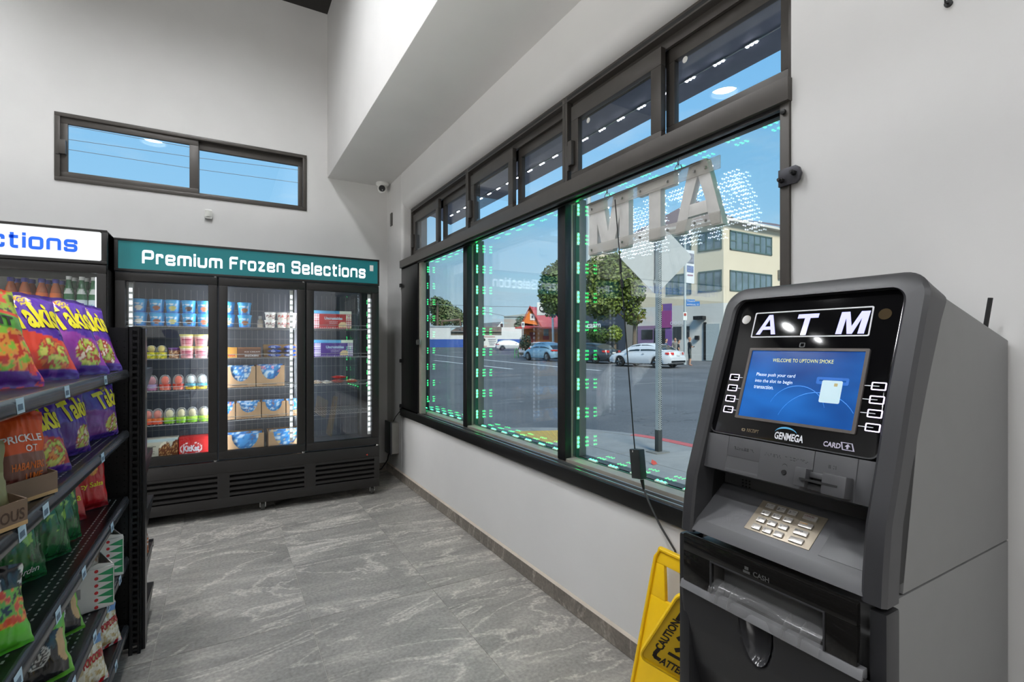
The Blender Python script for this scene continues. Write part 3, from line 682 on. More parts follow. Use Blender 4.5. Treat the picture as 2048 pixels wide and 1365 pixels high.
part('chip_picture', fplate(G(), rrect(0.492, 0.498, 0.119, 0.125, 0.001), o_+0.0005, o_+0.0006), glow('chip_tan', (150, 140, 96), 0.7), scr)
g = G()
for (cy_, ct, rr) in ((0.56, 0.06, 0.055), (0.52, 0.03, 0.075)):
    pts = [(cy_+rr*cos(a), ct+rr*sin(a)) for a in [pi*0.1+pi*0.8*i/18 for i in range(19)]]
    pts = [p for p in pts if 0.456 < p[0] < 0.675 and 0.043 < p[1] < 0.186]
    for a, b in zip(pts, pts[1:]):
        g.add([fa(a[0], a[1], o_), fa(b[0], b[1], o_), fa(b[0], b[1]+0.0012, o_), fa(a[0], a[1]+0.0012, o_)], [(0, 1, 2, 3)])
part('screen_swirl', g, glow('swirl_blue', (60, 130, 206), 0.7), scr)
for side, ys_, lns in ((1, 0.7055, -1), (-1, 0.4265, 1)):
    for k in range(4):
        tt = 0.125-0.0243*k
        yc = ys_-0.0008*k*(1 if side > 0 else 0.6)
        b_ = part('side_button', fplate(G(), rrect(yc-0.011, yc+0.011, tt-0.0068, tt+0.0068, 0.0015), 0.0015, 0.0032), M_GLOSS, atm)
        part('button_outline', fring(G(), rrect(yc-0.0115, yc+0.0115, tt-0.0072, tt+0.0072, 0.002), rrect(yc-0.0095, yc+0.0095, tt-0.0053, tt+0.0053, 0.001), 0.0028, 0.0036), M_BTN, b_)
        l0, l1 = (yc-0.020, yc+0.001) if side > 0 else (yc-0.001, yc+0.022)
        part('button_line', fbox(G(), l0, l1, tt-0.0007, tt+0.0007, 0.0030, 0.0038), M_PRINT, b_)
g = G(); txt(g, 'GENMEGA', 0.590, 0.006, 0.0145, 0.028, w=0.056); part('maker_logo', g, M_PRINT, fas)
pts = [(0.569-0.022*cos(a), 0.0185+0.010*sin(a)) for a in [pi*(0.05+0.95*i/14) for i in range(15)]]
g = G()
for i, (a, b) in enumerate(zip(pts, pts[1:])):
    wd = 0.0034*sin(pi*(i+0.5)/14); g.add([fa(a[0], a[1], 0.0027), fa(b[0], b[1], 0.0027), fa(b[0], b[1]+wd, 0.0027), fa(a[0], a[1]+wd, 0.0027)], [(0, 1, 2, 3)])
part('logo_swoosh', g, mat('swoosh_blue', (86, 170, 214), 0.4), fas)
part('card_mark', txt(G(), 'CARD', 0.498, 0.0075, 0.0095, 0.03, w=0.029), mat('lilac_print', (178, 172, 190), 0.5), fas)
g = fring(G(), [(0.470, 0.020), (0.466, 0.0065), (0.446, 0.0065), (0.451, 0.020)][::-1], [(0.4675, 0.0188), (0.4645, 0.0078), (0.4485, 0.0078), (0.4525, 0.0188)][::-1], 0.002, 0.0027)
fplate(g, [(0.4625, 0.013), (0.458, 0.018), (0.4535, 0.013), (0.4565, 0.013), (0.4565, 0.009), (0.4595, 0.009), (0.4595, 0.013)][::-1], 0.002, 0.0027)
part('card_icon', g, MATS['lilac_print'], fas)
part('receipt_mark', txt(G(), 'RECEIPT', 0.650, 0.0105, 0.0068, 0.01, w=0.026), mat('bronze_print', (112, 98, 74), 0.5), fas)
part('receipt_icon', fring(G(), rrect(0.654, 0.662, 0.0105, 0.0165, 0.002), rrect(0.656, 0.660, 0.0125, 0.0150, 0.0008), 0.002, 0.0027), MATS['bronze_print'], fas)
g = fring(G(), rrect(0.567, 0.578, 0.1955, 0.2055, 0.002), rrect(0.569, 0.576, 0.1970, 0.2040, 0.001), 0.002, 0.0026)
part('contactless_mark', g, mat('faint_print', (84, 84, 86), 0.5), fas)
# receipt / headphone / card strip below the fascia
SA, ST = Vector((0.908, 0, 1.036)), Vector((0.017, 0, 0.072)).normalized(); SN = Vector((-0.072, 0, 0.017)).normalized()
sa = lambda y, t, o=0.0: Vector((SA.x, y, SA.z))+ST*t+SN*o
def sbox(g, y0, y1, t0, t1, o0, o1):
    P = [sa(y0, t0, o0), sa(y1, t0, o0), sa(y1, t1, o0), sa(y0, t1, o0), sa(y0, t0, o1), sa(y1, t0, o1), sa(y1, t1, o1), sa(y0, t1, o1)]
    return g.hexa([P[1], P[0], P[3], P[2], P[5], P[4], P[7], P[6]])
for y0, y1, t0, t1 in ((0.684, 0.736, 0.0, 0.0735), (0.6855-0.084, 0.6835, 0.0325, 0.0735), (0.602, 0.6835, 0.0, 0.008), (0.405, 0.4355, 0.0, 0.0735)):
    part('strip_plate', sbox(G(), y0, y1, t0, t1, -0.012, 0.0), M_PANEL, atm, bev=0.0008)
part('strip_panel', sbox(G(), 0.5075, 0.6105, 0.0, 0.0735, -0.010, 0.0004), M_PANEL, atm, bev=0.0008)
part('strip_panel', sbox(G(), 0.4365, 0.5065, 0.0, 0.0735, -0.010, 0.0004), M_PANEL, atm, bev=0.0008)
part('receipt_chute', G().hexa([sa(0.684, 0.008, -0.004), sa(0.610, 0.008, -0.004), sa(0.610, 0.028, -0.030), sa(0.684, 0.028, -0.030), sa(0.684, 0.006, -0.004), sa(0.610, 0.006, -0.004), sa(0.610, 0.026, -0.034), sa(0.684, 0.026, -0.034)][::-1]), mat('chute_plastic', (150, 148, 144), 0.3), atm)
part('slot_recess', sbox(G(), 0.60, 0.69, 0.0, 0.045, -0.05, -0.036), M_DARK, atm)
def braille(y0, n, seed):
    rnd = random.Random(seed); g = G()
    for k in range(n):
        for a in range(2):
            for b in range(3):
                if rnd.random() < 0.5:
                    c_ = sa(y0-k*0.0058-a*0.0022, 0.0535-b*0.0022, 0.0004); g.cyl(c_, c_+SN*0.0006, 0.0007, 0.0005, 5)
    return g
for y0, n, sd in ((0.668, 8, 1), (0.600, 8, 2), (0.5495, 6, 3), (0.481, 3, 4)): part('braille_dots', braille(y0, n, sd), M_DARK, atm, kind='stuff')
part('headphone_jack', G().cyl(sa(0.5585, 0.024, 0), sa(0.5585, 0.024, 0.0022), 0.0052, 0.0044, 16).cyl(sa(0.5585, 0.024, 0.0022), sa(0.5585, 0.024, 0.0024), 0.0026, 0.0026, 12), M_DARK, atm)
g = G(); pr = None
for a in [pi*i/8 for i in range(9)]:
    c_ = (0.5585+0.005*cos(a), 0.034+0.005*sin(a))
    if pr: g.add([sa(pr[0], pr[1], 0.0006), sa(c_[0], c_[1], 0.0006), sa(c_[0], c_[1]+0.0012, 0.0006), sa(pr[0], pr[1]+0.0012, 0.0006)], [(0, 1, 2, 3)])
    pr = c_
part('headphone_mark', g, M_DARK, atm)
g = G(); sbox(g, 0.5065, 0.5275, 0.006, 0.040, 0.0, 0.022); cr_ = part('card_reader', g, mat('reader_plastic', (72, 72, 74), 0.38), atm, bev=0.003)
part('reader_block', sbox(G(), 0.4385, 0.478, 0.003, 0.040, 0.0, 0.026), MATS['reader_plastic'], cr_, bev=0.004)
part('reader_bridge', sbox(G(), 0.476, 0.509, 0.005, 0.016, 0.0, 0.012), MATS['reader_plastic'], cr_, bev=0.002)
part('reader_bridge', sbox(G(), 0.476, 0.509, 0.026, 0.036, 0.0, 0.010), MATS['reader_plastic'], cr_, bev=0.002)
part('card_slit', sbox(G(), 0.451, 0.515, 0.0185, 0.0225, 0.004, 0.0263), M_DARK, cr_)
# hood undercut, speaker wall and keypad shelf
g = G()
g.prism([(0.908, 1.036), (0.980, 1.012), (0.978, 0.990), (1.02, 0.99), (1.02, 1.10), (0.926, 1.106)], 'y', 0.405, 0.7355)
part('speaker_wall', g, M_PANEL, atm)
part('hood_cheek', G().prism([(0.90, 0.90), (0.905, 1.02), (0.935, 1.11), (1.03, 1.11), (1.03, 0.90)], 'y', 0.7365, 0.7415), M_DARK, atm)
part('hood_cheek', G().prism([(0.90, 0.90), (0.905, 1.02), (0.935, 1.11), (1.03, 1.11), (1.03, 0.90)], 'y', 0.398, 0.403), M_DARK, atm)
for yc in (0.690, 0.445):
    for a in range(3):
        for b in range(3): part('speaker_hole', G().cyl((0.9785, yc-0.008*a, 0.993+0.0065*b), (0.977, yc-0.008*a, 0.993+0.0065*b), 0.0018, 0.0018, 8), M_DARK, atm)
SHA, SHT = Vector((0.886, 0, 0.926)), Vector((0.082, 0, 0.058)).normalized(); SHN = Vector((-0.058, 0, 0.082)).normalized()
sh = lambda y, t, o=0.0: Vector((SHA.x, y, SHA.z))+SHT*t+SHN*o
def hbox(g, y0, y1, t0, t1, o0, o1):
    P = [sh(y0, t0, o0), sh(y1, t0, o0), sh(y1, t1, o0), sh(y0, t1, o0), sh(y0, t0, o1), sh(y1, t0, o1), sh(y1, t1, o1), sh(y0, t1, o1)]
    return g.hexa([P[1], P[0], P[3], P[2], P[5], P[4], P[7], P[6]])
part('keypad_shelf', G().prism([(0.8695, 0.903), (0.8845, 0.9245), (0.886, 0.926), (0.978, 0.9911), (1.01, 0.99), (1.01, 0.90)], 'y', 0.403, 0.7365), M_PANEL, atm, bev=0.0015)
part('shelf_inlay', hbox(G(), 0.412, 0.487, 0.012, 0.090, 0.0, 0.0008), M_PANEL, atm, bev=0.0006)
kp = part('keypad', hbox(G(), 0.5035, 0.6315, 0.0145, 0.0925, -0.001, 0.0014), M_KEYPAD, atm, bev=0.0012)
legends = [['1', '2', '3'], ['4', '5', '6'], ['7', '8', '9'], ['*', '0', '*']]; small = [['QZ', 'ABC', 'DEF'], ['GHI', 'JKL', 'MNO'], ['PRS', 'TUV', 'WXY'], ['', '', '']]
for r in range(4):
    tt = 0.0805-0.0187*r
    for c in range(3):
        yc = 0.6085-0.0225*c
        k = part('key', hbox(G(), yc-0.0085, yc+0.0085, tt-0.0058, tt+0.0058, 0.001, 0.0048), M_KEY, kp, bev=0.0009)
        g = G().text(legends[r][c], sh(yc+0.006, tt-0.0035, 0.0049), (0, -1, 0), SHT, h=0.0055 if legends[r][c] != '*' else 0.003, lift=0.0)
        if small[r][c]: g.text(small[r][c], sh(yc-0.0005, tt+0.001, 0.0049), (0, -1, 0), SHT, h=0.0026, lift=0.0)
        o = part('key_legend', g, M_INK, kp)
    yc = 0.530
    k = part('key', hbox(G(), yc-0.0125, yc+0.0125, tt-0.0058, tt+0.0058, 0.001, 0.0048), M_KEY, kp, bev=0.0009)
    if r < 3:
        part('key_legend', G().text(('CANCEL', 'CLEAR', 'ENTER')[r], sh(yc+0.011, tt+0.0005, 0.0049), (0, -1, 0), SHT, h=0.0036, lift=0.0, bold=0.02), (mat('red_ink', (120, 70, 60), 0.6), mat('yellow_ink', (220, 160, 60), 0.6), M_INK)[r], kp)
# cabinet behind
part('upper_cabinet', G().prism([(0.985, 0.881), (1.04, 1.15), (1.07, 1.30), (1.085, 1.395), (1.11, 1.396), (1.462, 1.309), (1.462, 0.881)], 'y', 0.397, 0.740), M_CAB, atm, bev=0.002)
part('lower_cabinet', G().prism([(0.91, 0.0), (0.91, 0.60), (0.90, 0.74), (0.905, 0.878), (1.462, 0.878), (1.462, 0.0)], 'y', 0.397, 0.740), M_CAB, atm, bev=0.002)
an = at_x(1969, 650, 1.40)
part('antenna', G().tube([at_x(1968, 672, 1.42), at_x(1981, 596, 1.42)], 0.0045, 8), M_BLACK, atm)
# lower front: moulded door with thumb scoop, smoked cash panel and clear tray
LP = [(0.905, 0.0), (0.93, 0.35), (0.925, 0.48), (0.912, 0.545), (0.884, 0.62), (0.869, 0.70), (0.861, 0.785), (0.8605, 0.83), (0.861, 0.888)]
def lp(z):
    for (x0, z0), (x1, z1) in zip(LP, LP[1:]):
        if z <= z1: return x0+(x1-x0)*max(0.0, (z-z0)/(z1-z0))
    return LP[-1][0]
def sstep(a, b, x):
    x = max(0.0, min(1.0, (x-a)/(b-a))); return x*x*(3-2*x)
def front(u, v):
    z = 0.30+(0.781-0.30)*v; y = 0.768-(0.768-0.372)*u
    x = lp(z)
    e = (y-0.372)/0.396
    x += 0.010*sstep(0.97, 1.0, e)+0.004*sstep(0.02, 0.0, e)
    rb = 0.09; dz = z-0.50                                           # rounded lower corners
    for cy0, sgn in ((0.768, 1), (0.372, -1)):
        d = sgn*(cy0-y)
        if d < rb and dz < rb:
            dd = sqrt((rb-d)**2+max(0, rb-dz)**2)
            if dd > rb: x += min(0.05, (dd-rb)*2.0)
    if z < 0.50: x += min(0.06, (0.50-z)*3)
    sy_, sz_ = (y-0.583)/0.0335, (z-0.775)/0.082
    rr = sy_*sy_+sz_*sz_
    if rr < 1: x += 0.030*(1-rr)**0.55
    return (x, y, z)
part('front_door', G().grid(front, 90, 90), mat('black_front_plastic', (36, 36, 38), 0.4, var=0.03), atm, smooth=60)
def scoop(u, v):
    a = pi*(0.5+(u-0.5)); r = v
    y = 0.583+0.0325*r*cos(2*pi*u); z = 0.775+0.080*r*sin(2*pi*u)
    rr = min(1, r*r); return (lp(min(z, 0.781))+0.028*(1-rr)**0.55-0.0012, y, min(z, 0.779))
part('thumb_scoop', G().grid(scoop, 36, 12, flip=True), mat('gloss_scoop', (58, 58, 60), 0.16), atm, smooth=60)
part('near_side', G().box(0.872, 0.915, 0.372, 0.397, 0.28, 0.888), MATS['black_front_plastic'], atm, bev=0.006)
part('far_side', G().box(0.867, 0.915, 0.740, 0.768, 0.50, 0.888), MATS['black_front_plastic'], atm, bev=0.006)
part('ridge', G().hexa([(0.856, 0.757, 0.776), (0.875, 0.757, 0.776), (0.875, 0.400, 0.776), (0.856, 0.400, 0.776), (0.8615, 0.757, 0.792), (0.875, 0.757, 0.792), (0.875, 0.400, 0.792), (0.8615, 0.400, 0.792)][::-1]), mat('ridge_painted_highlight', (128, 128, 130), 0.35, 0.2), atm, bev=0.0015)  # bar kept pale so the lip's highlight sits in its colour
g = G().frame('x', 0.860, 0.012, (0.408, 0.750, 0.7925, 0.893), (0.458, 0.680, 0.7925, 0.857))
cp = part('cash_panel', g, mat('smoked_panel', (24, 23, 22), 0.08), atm, bev=0.002)
part('window_rim', G().frame('x', 0.8585, 0.004, (0.4565, 0.6815, 0.7925, 0.8585), (0.459, 0.679, 0.7925, 0.8558)), M_BEZ, cp)
g = G().box(0.925, 0.93, 0.45, 0.69, 0.78, 0.87).hexa([(0.871, 0.458, 0.857), (0.93, 0.458, 0.862), (0.93, 0.68, 0.862), (0.871, 0.68, 0.857), (0.871, 0.458, 0.861), (0.93, 0.458, 0.866), (0.93, 0.68, 0.866), (0.871, 0.68, 0.861)])
g.box(0.87, 0.93, 0.680, 0.684, 0.78, 0.866).box(0.87, 0.93, 0.454, 0.458, 0.78, 0.866).box(0.87, 0.93, 0.454, 0.684, 0.778, 0.782)
part('cash_recess', g, mat('recess_grey', (70, 68, 66), 0.3), cp)
M_TRAY = plastic_clear('frosted_tray', (150, 150, 150), 0.16, 0.16)
def tray(u, v):
    y = 0.462+(0.683-0.462)*u; a = v*pi/2
    c = sstep(0.34, 0.45, u)*sstep(0.68, 0.58, u)
    x = 0.850+0.032*(1-cos(a))+0.012*c*(1-v); z = 0.780+0.038*sin(a)
    return (x, y, z)
part('cash_tray', G().grid(tray, 40, 10, flip=True), M_TRAY, cp, smooth=60)
for y in (0.497, 0.526, 0.636, 0.664):
    part('tray_rib', G().prism([(0.850, 0.780), (0.853, 0.797), (0.868, 0.813), (0.882, 0.818), (0.882, 0.780)], 'y', y-0.001, y+0.001), M_TRAY, cp)
part('cash_mark', G().text('CASH', (0.8595, 0.585, 0.8655), (0, -1, 0), (0, 0, 1), h=0.0095, bold=0.02), mat('grey_print', (74, 74, 74), 0.5), cp)
part('cash_icon', G().box(0.8592, 0.8596, 0.592, 0.606, 0.8655, 0.8700).box(0.8592, 0.8596, 0.595, 0.603, 0.872, 0.878), MATS['grey_print'], cp)
part('key_lock', G().lathe([(0.014, 0), (0.014, -0.006), (0.009, -0.008), (0.008, -0.003), (0.0001, -0.003)], (lp(0.735)-0.001, 0.425, 0.735), 'x', 20), M_STEEL, atm)

# ------------------------------------------------------------------ folding floor sign behind the cash machine
M_YEL = mat('yellow_plastic', (246, 200, 22), 0.4, var=0.03)
M_SIGNINK = mat('sign_black', (38, 28, 24), 0.5)
fs_ = thing('floor_sign', 'yellow folding wet floor sign tucked between wall and cash machine', 'floor sign', (1.32, 1.15, 0))
def sp(cx, cy_, lean, z):  # back leaf: leans on the wall
    return cx+lean*z
def leaf(x0, lean, z1, yc, hw0, hw1, thick):
    """trapezoid panel with raised rim and a handle hole"""
    g = G(); X = lambda z: x0+lean*z
    def bar(y0, y1, z0, z1, yy0=None, yy1=None):
        yy0 = y0 if yy0 is None else yy0; yy1 = y1 if yy1 is None else yy1
        g.hexa([(X(z0)-thick, y0, z0), (X(z0)+thick, y0, z0), (X(z0)+thick, y1, z0), (X(z0)-thick, y1, z0), (X(z1_)-thick if 0 else X(z1)-thick, yy0, z1), (X(z1)+thick, yy0, z1), (X(z1)+thick, yy1, z1), (X(z1)-thick, yy1, z1)])
    hw = lambda z: hw0+(hw1-hw0)*z/z1
    return g, X, hw, bar
g, X_, hw_, bar = leaf(1.30, 0.17, 0.555, 1.215, 0.165, 0.118, 0.008)
yc = 1.215
bar(yc-hw_(0), yc+hw_(0), 0.0, 0.385, yc-hw_(0.385), yc+hw_(0.385))
bar(yc-hw_(0.385), yc-0.050, 0.385, 0.50, yc-hw_(0.50), yc-0.074); bar(yc+0.050, yc+hw_(0.385), 0.385, 0.50, yc+0.074, yc+hw_(0.50))
bar(yc-hw_(0.5), yc+hw_(0.5), 0.50, 0.555, yc-hw_(0.555)+0.008, yc+hw_(0.555)-0.008)
part('back_leaf', g, M_YEL, fs_, bev=0.004)
g2 = G()
for sgn in (-1, 1):
    g2.tube([(X_(z)-0.010, yc+sgn*(hw_(z)-0.006), z) for z in (0.01, 0.2, 0.4, 0.52)]+[(X_(0.553)-0.010, yc+sgn*(hw_(0.553)-0.022), 0.549), (X_(0.555)-0.010, yc, 0.550)], 0.007, 8)
part('leaf_rim', g2, M_YEL, fs_)
# front board, slipped askew in front of the back leaf
BO = Vector((1.112, 1.150, 0.330)); E1 = Vector((0.22, -0.42, 0.88)).normalized(); E2 = Vector((0.70, -0.59, -0.41)); E2 = (E2-E1*E2.dot(E1)).normalized(); EN = E2.cross(E1)
bp_ = lambda a, b, o=0.0: BO+E1*a+E2*b+EN*o
def bplate(g, loop, o0, o1):
    n = len(loop); ar = sum(loop[i][0]*loop[(i+1) % n][1]-loop[(i+1) % n][0]*loop[i][1] for i in range(n))
    if ar > 0: loop = loop[::-1]
    return g.add([bp_(a, b, o0) for a, b in loop]+[bp_(a, b, o1) for a, b in loop], [list(range(n))[::-1], list(range(n, 2*n))]+[[i, (i+1) % n, n+(i+1) % n, n+i] for i in range(n)])
board = part('front_board', bplate(G(), rrect(0.0, 0.27, 0.0, 0.245, 0.028, 7), -0.010, 0.0), M_YEL, fs_, bev=0.004)
lp_ = rrect(0.004, 0.266, 0.004, 0.241, 0.025, 7)
part('board_rim', G().tube([bp_(a, b, 0.001) for a, b in lp_+lp_[:1]], 0.0045, 6), M_YEL, board)
part('lettering', G().text('CAUTION', bp_(0.062, 0.052), E1, -E2, w=0.118, h=0.026, bold=0.03, lift=0.0012), M_SIGNINK, board)
part('lettering', G().text('ATTENTION', bp_(0.020, 0.062), E2, E1, w=0.145, h=0.026, bold=0.03, lift=0.0012), M_SIGNINK, board)
def stroke(pts, w):
    g = G()
    for (a0, b0), (a1, b1) in zip(pts, pts[1:]):
        d = sqrt((a1-a0)**2+(b1-b0)**2); na, nb = -(b1-b0)/d*w/2, (a1-a0)/d*w/2; ea, eb = (a1-a0)/d*w*0.3, (b1-b0)/d*w*0.3
        bplate(g, [(a0+na-ea, b0+nb-eb), (a1+na+ea, b1+nb+eb), (a1-na+ea, b1-nb+eb), (a0-na-ea, b0-nb-eb)], 0.0006, 0.0012)
    return g
part('border_mark', stroke([(0.060, 0.040), (0.045, 0.038), (0.036, 0.040), (0.032, 0.046), (0.031, 0.058)], 0.012), M_SIGNINK, board)
part('border_mark', stroke([(0.185, 0.040), (0.225, 0.040), (0.236, 0.050), (0.236, 0.065)], 0.013), M_SIGNINK, board)
part('ground_line', stroke([(0.068, 0.072), (0.068, 0.200)], 0.010), M_SIGNINK, board)
part('falling_figure', stroke([(0.128, 0.072), (0.146, 0.082), (0.132, 0.100), (0.108, 0.104), (0.090, 0.084)], 0.014), M_SIGNINK, board)
part('falling_figure', stroke([(0.132, 0.100), (0.135, 0.135), (0.160, 0.150), (0.182, 0.142)], 0.018), M_SIGNINK, board)
part('falling_figure', stroke([(0.118, 0.104), (0.112, 0.130), (0.092, 0.138), (0.080, 0.132)], 0.014), M_SIGNINK, board)
part('falling_figure', bplate(G(), [(0.172+0.015*cos(2*pi*i/16), 0.178+0.015*sin(2*pi*i/16)) for i in range(16)], 0.0006, 0.0012), M_SIGNINK, board)
# ------------------------------------------------------------------ coolers along the back wall
M_CASE = mat('freezer_black_steel', (33, 31, 30), 0.42, 0.2, var=0.04)
M_DOOR = mat('freezer_door_frame', (30, 28, 27), 0.35, 0.15, var=0.04)
M_LINER = mat('freezer_liner', (84, 92, 102), 0.45)
M_WIRE = mat('coated_wire', (150, 152, 152), 0.35, 0.5)
M_BAR = glow('cooler_light_bar', (240, 244, 255), 1.7)
M_SIGNW = glow('sign_lettering_glow', (232, 242, 250), 0.80)
# wide square-shouldered sign letters drawn as strokes: x in letter widths, y with 0 = baseline, 1 = cap height
SQ = {'P': (1.0, [[(0,0),(0,1),(1,1),(1,.42),(0,.42)]]), 'F': (.9, [[(0,0),(0,1),(1,1)],[(0,.53),(.85,.53)]]),
 'S': (1.0, [[(1,.74),(1,1),(0,1),(0,.53),(1,.53),(1,0),(0,0),(0,.26)]]), 'r': (.55, [[(0,0),(0,.74)],[(0,.74),(1,.74),(1,.56)]]),
 'e': (.85, [[(1,.16),(1,0),(0,0),(0,.74),(1,.74),(1,.37),(0,.37)]]), 'm': (1.35, [[(0,0),(0,.74),(1,.74),(1,0)],[(.5,0),(.5,.74)]]),
 'i': (0, [[(0,0),(0,.74)],[(0,.92),(0,1.04)]]), 'u': (.85, [[(0,.74),(0,0),(1,0),(1,.74)]]), 'o': (.85, [[(0,0),(0,.74),(1,.74),(1,0),(0,0)]]),
 'z': (.78, [[(0,.74),(1,.74),(0,0),(1,0)]]), 'n': (.85, [[(0,0),(0,.74),(1,.74),(1,0)]]), 'l': (0, [[(0,0),(0,1.04)]]),
 'c': (.80, [[(1,.54),(1,.74),(0,.74),(0,0),(1,0),(1,.20)]]), 't': (.55, [[(.28,1.0),(.28,0),(1,0)],[(0,.74),(1,.74)]]), 's': (.80, [[(1,.56),(1,.74),(0,.74),(0,.38),(1,.38),(1,0),(0,0),(0,.18)]])}
def sq_word(word, sw=0.235, gap=0.40):
    V = []; Fc = []; x = 0.0
    for ch in word:
        wd, strokes = SQ[ch]; wd *= 0.86
        for st in strokes:
            pts = [Vector((x+a*wd, b)) for a, b in st]; cl = (pts[0]-pts[-1]).length < 1e-6
            if cl: pts = pts[:-1]
            # round the corners, then offset both sides
            P = []; n = len(pts)
            for k in range(n):
                if not cl and k in (0, n-1): P.append(pts[k]); continue
                a, p, b = pts[(k-1) % n], pts[k], pts[(k+1) % n]; r = min(0.17, (a-p).length*0.45, (b-p).length*0.45)
                d0, d1 = (a-p).normalized()*r, (b-p).normalized()*r
                for q in range(5): t = q/4; P.append((p+d0)*(1-t)**2+p*2*t*(1-t)+(p+d1)*t*t)
            m = len(P); k0 = len(V)
            for k in range(m):
                a = P[(k-1) % m] if (cl or k) else P[k]; b = P[(k+1) % m] if (cl or k < m-1) else P[k]
                d = (b-a).normalized(); nn = Vector((-d.y, d.x))*sw/2; e = Vector((0, 0))
                if not cl and k == 0: e = -d*(sw/2 if len(st) > 2 or True else 0)*0.45
                if not cl and k == m-1: e = d*(sw/2)*0.45
                V += [tuple(P[k]+nn+e), tuple(P[k]-nn+e)]
            for k in range(m if cl else m-1):
                i0, i1 = k0+2*k, k0+2*((k+1) % m); Fc.append([i0+1, i1+1, i1, i0])
        x += wd+gap+(0.02 if wd else 0)
    return V, Fc
def sign_text(t, s, x0, x1, z0, z1, y, m, name='sign_lettering'):
    V, Fc = sq_word(s); a0 = min(v[0] for v in V); a1 = max(v[0] for v in V); b0 = min(v[1] for v in V); b1 = max(v[1] for v in V)
    part(name, G().add([(x0+(a-a0)/(a1-a0)*(x1-x0), y, z0+(b-b0)/(b1-b0)*(z1-z0)) for a, b in V], Fc), m, t, smooth=0)
FX0, FX1, FY0, FY1 = -0.656, 1.166, 4.33, 5.03
fz = thing('display_freezer', 'black three-door display freezer with a lit teal sign', 'freezer', ((FX0+FX1)/2, 4.68, 0))
part('side_panel', G().box(FX0, FX0+0.035, FY0+0.045, FY1, 0.075, 2.03), M_CASE, fz, bev=0.003)
part('side_panel', G().box(FX1-0.035, FX1, FY0+0.045, FY1, 0.075, 2.03), M_CASE, fz, bev=0.003)
part('back_panel', G().box(FX0, FX1, FY1-0.03, FY1, 0.075, 2.03), M_LINER, fz)
part('roof', G().box(FX0, FX1, FY0+0.02, FY1, 1.805, 1.83), M_LINER, fz)
part('deck', G().box(FX0, FX1, FY0+0.045, FY1, 0.40, 0.43), M_LINER, fz)
part('sign_box', G().box(FX0, FX1, FY0+0.02, FY1, 1.83, 2.035), M_CASE, fz, bev=0.003)
part('sign_frame', G().frame('y', FY0-0.004, 0.024, (FX0, FX1, 1.812, 2.037), (FX0+0.022, FX1-0.014, 1.828, 2.022)), M_CASE, fz, bev=0.002)
def M_TEAL():
    M, t, b, out = nodes('teal_sign_panel'); N, L = t.nodes, t.links
    tx = N.new('ShaderNodeTexCoord'); n = N.new('ShaderNodeTexNoise'); n.inputs['Scale'].default_value = 1.5; L.new(tx.outputs['Object'], n.inputs['Vector'])
    k = N.new('ShaderNodeValToRGB'); k.color_ramp.elements[0].color = rgb((24, 92, 98)); k.color_ramp.elements[1].color = rgb((40, 112, 116)); L.new(n.outputs[0], k.inputs[0])
    L.new(k.outputs[0], b.inputs['Base Color']); L.new(k.outputs[0], b.inputs['Emission Color']); b.inputs['Emission Strength'].default_value = 0.25; b.inputs['Roughness'].default_value = 0.12
    return M
sg = part('sign_panel', G().box(FX0+0.02, FX1-0.012, FY0+0.004, FY0+0.014, 1.826, 2.024), M_TEAL(), fz)
for s_, u0, u1, va, vb in (('Premium', 284, 445, 498, 537), ('Frozen', 459, 569, 511, 546), ('Selections', 583, 731, 521, 556)):
    yy = FY0+0.0035
    x0, x1 = at_y(u0, 520, yy).x, at_y(u1, 530, yy).x
    sign_text(sg, s_, x0, x1, 1.868, 1.968 if s_ != 'Selections' else 1.972, yy, M_SIGNW)
part('rating_sticker', G().box(1.085, 1.115, FY0+0.002, FY0+0.0045, 1.935, 1.985), M_WHITE, sg)
DX = [(FX0+0.004, -0.046), (-0.036, 0.566), (0.576, FX1-0.003)]
for i, (x0, x1) in enumerate(DX):
    fw = 0.058
    d = part('door', G().frame('y', FY0, 0.05, (x0, x1, 0.437, 1.803), (x0+fw, x1-fw, 0.437+0.062, 1.803-0.058)), M_DOOR, fz, bev=0.004)
    part('inner_bead', G().frame('y', FY0+0.008, 0.02, (x0+fw-0.012, x1-fw+0.012, 0.487, 1.757), (x0+fw, x1-fw, 0.499, 1.745)), M_BLACKM, d, bev=0.002)
    part('pane', G().box(x0+fw-0.003, x1-fw+0.003, FY0+0.028, FY0+0.034, 0.496, 1.748), M_DOORGLASS, d)
    part('hinge', G().lathe([(0.011, 0), (0.011, 0.012)], (x1-0.012, FY0+0.012, 0.424), 'z', 10), M_STEEL, d)
    if i < 2: part('hinge', G().lathe([(0.009, 0), (0.009, 0.01)], (x1-0.012, FY0+0.012, 1.802), 'z', 10), M_STEEL, d)
# grille
gp = part('grille_panel', G().frame('y', FY0-0.006, 0.03, (FX0, FX1, 0.075, 0.425), (FX0+0.03, FX1-0.045, 0.15, 0.335)), M_CASE, fz, bev=0.003)
for xa, xb in ((0.035-0.08, 0.035), (0.56, 0.645)): part('grille_post', G().box(xa, xb, FY0-0.006, FY0+0.024, 0.148, 0.337), M_CASE, gp)
part('grille_back', G().box(FX0+0.01, FX1-0.01, FY0+0.04, FY0+0.05, 0.10, 0.40), M_BLACK, gp)
for xa, xb in ((FX0+0.03, -0.045), (0.035, 0.56), (0.645, FX1-0.045)):
    for k in range(5 if xb < 1 else 5):
        z = 0.162+0.0385*k
        part('louver', G().hexa([(xa, FY0-0.005, z), (xb, FY0-0.005, z), (xb, FY0+0.024, z+0.010), (xa, FY0+0.024, z+0.010), (xa, FY0-0.005, z+0.018), (xb, FY0-0.005, z+0.018), (xb, FY0+0.024, z+0.026), (xa, FY0+0.024, z+0.026)]), M_CASE, gp)
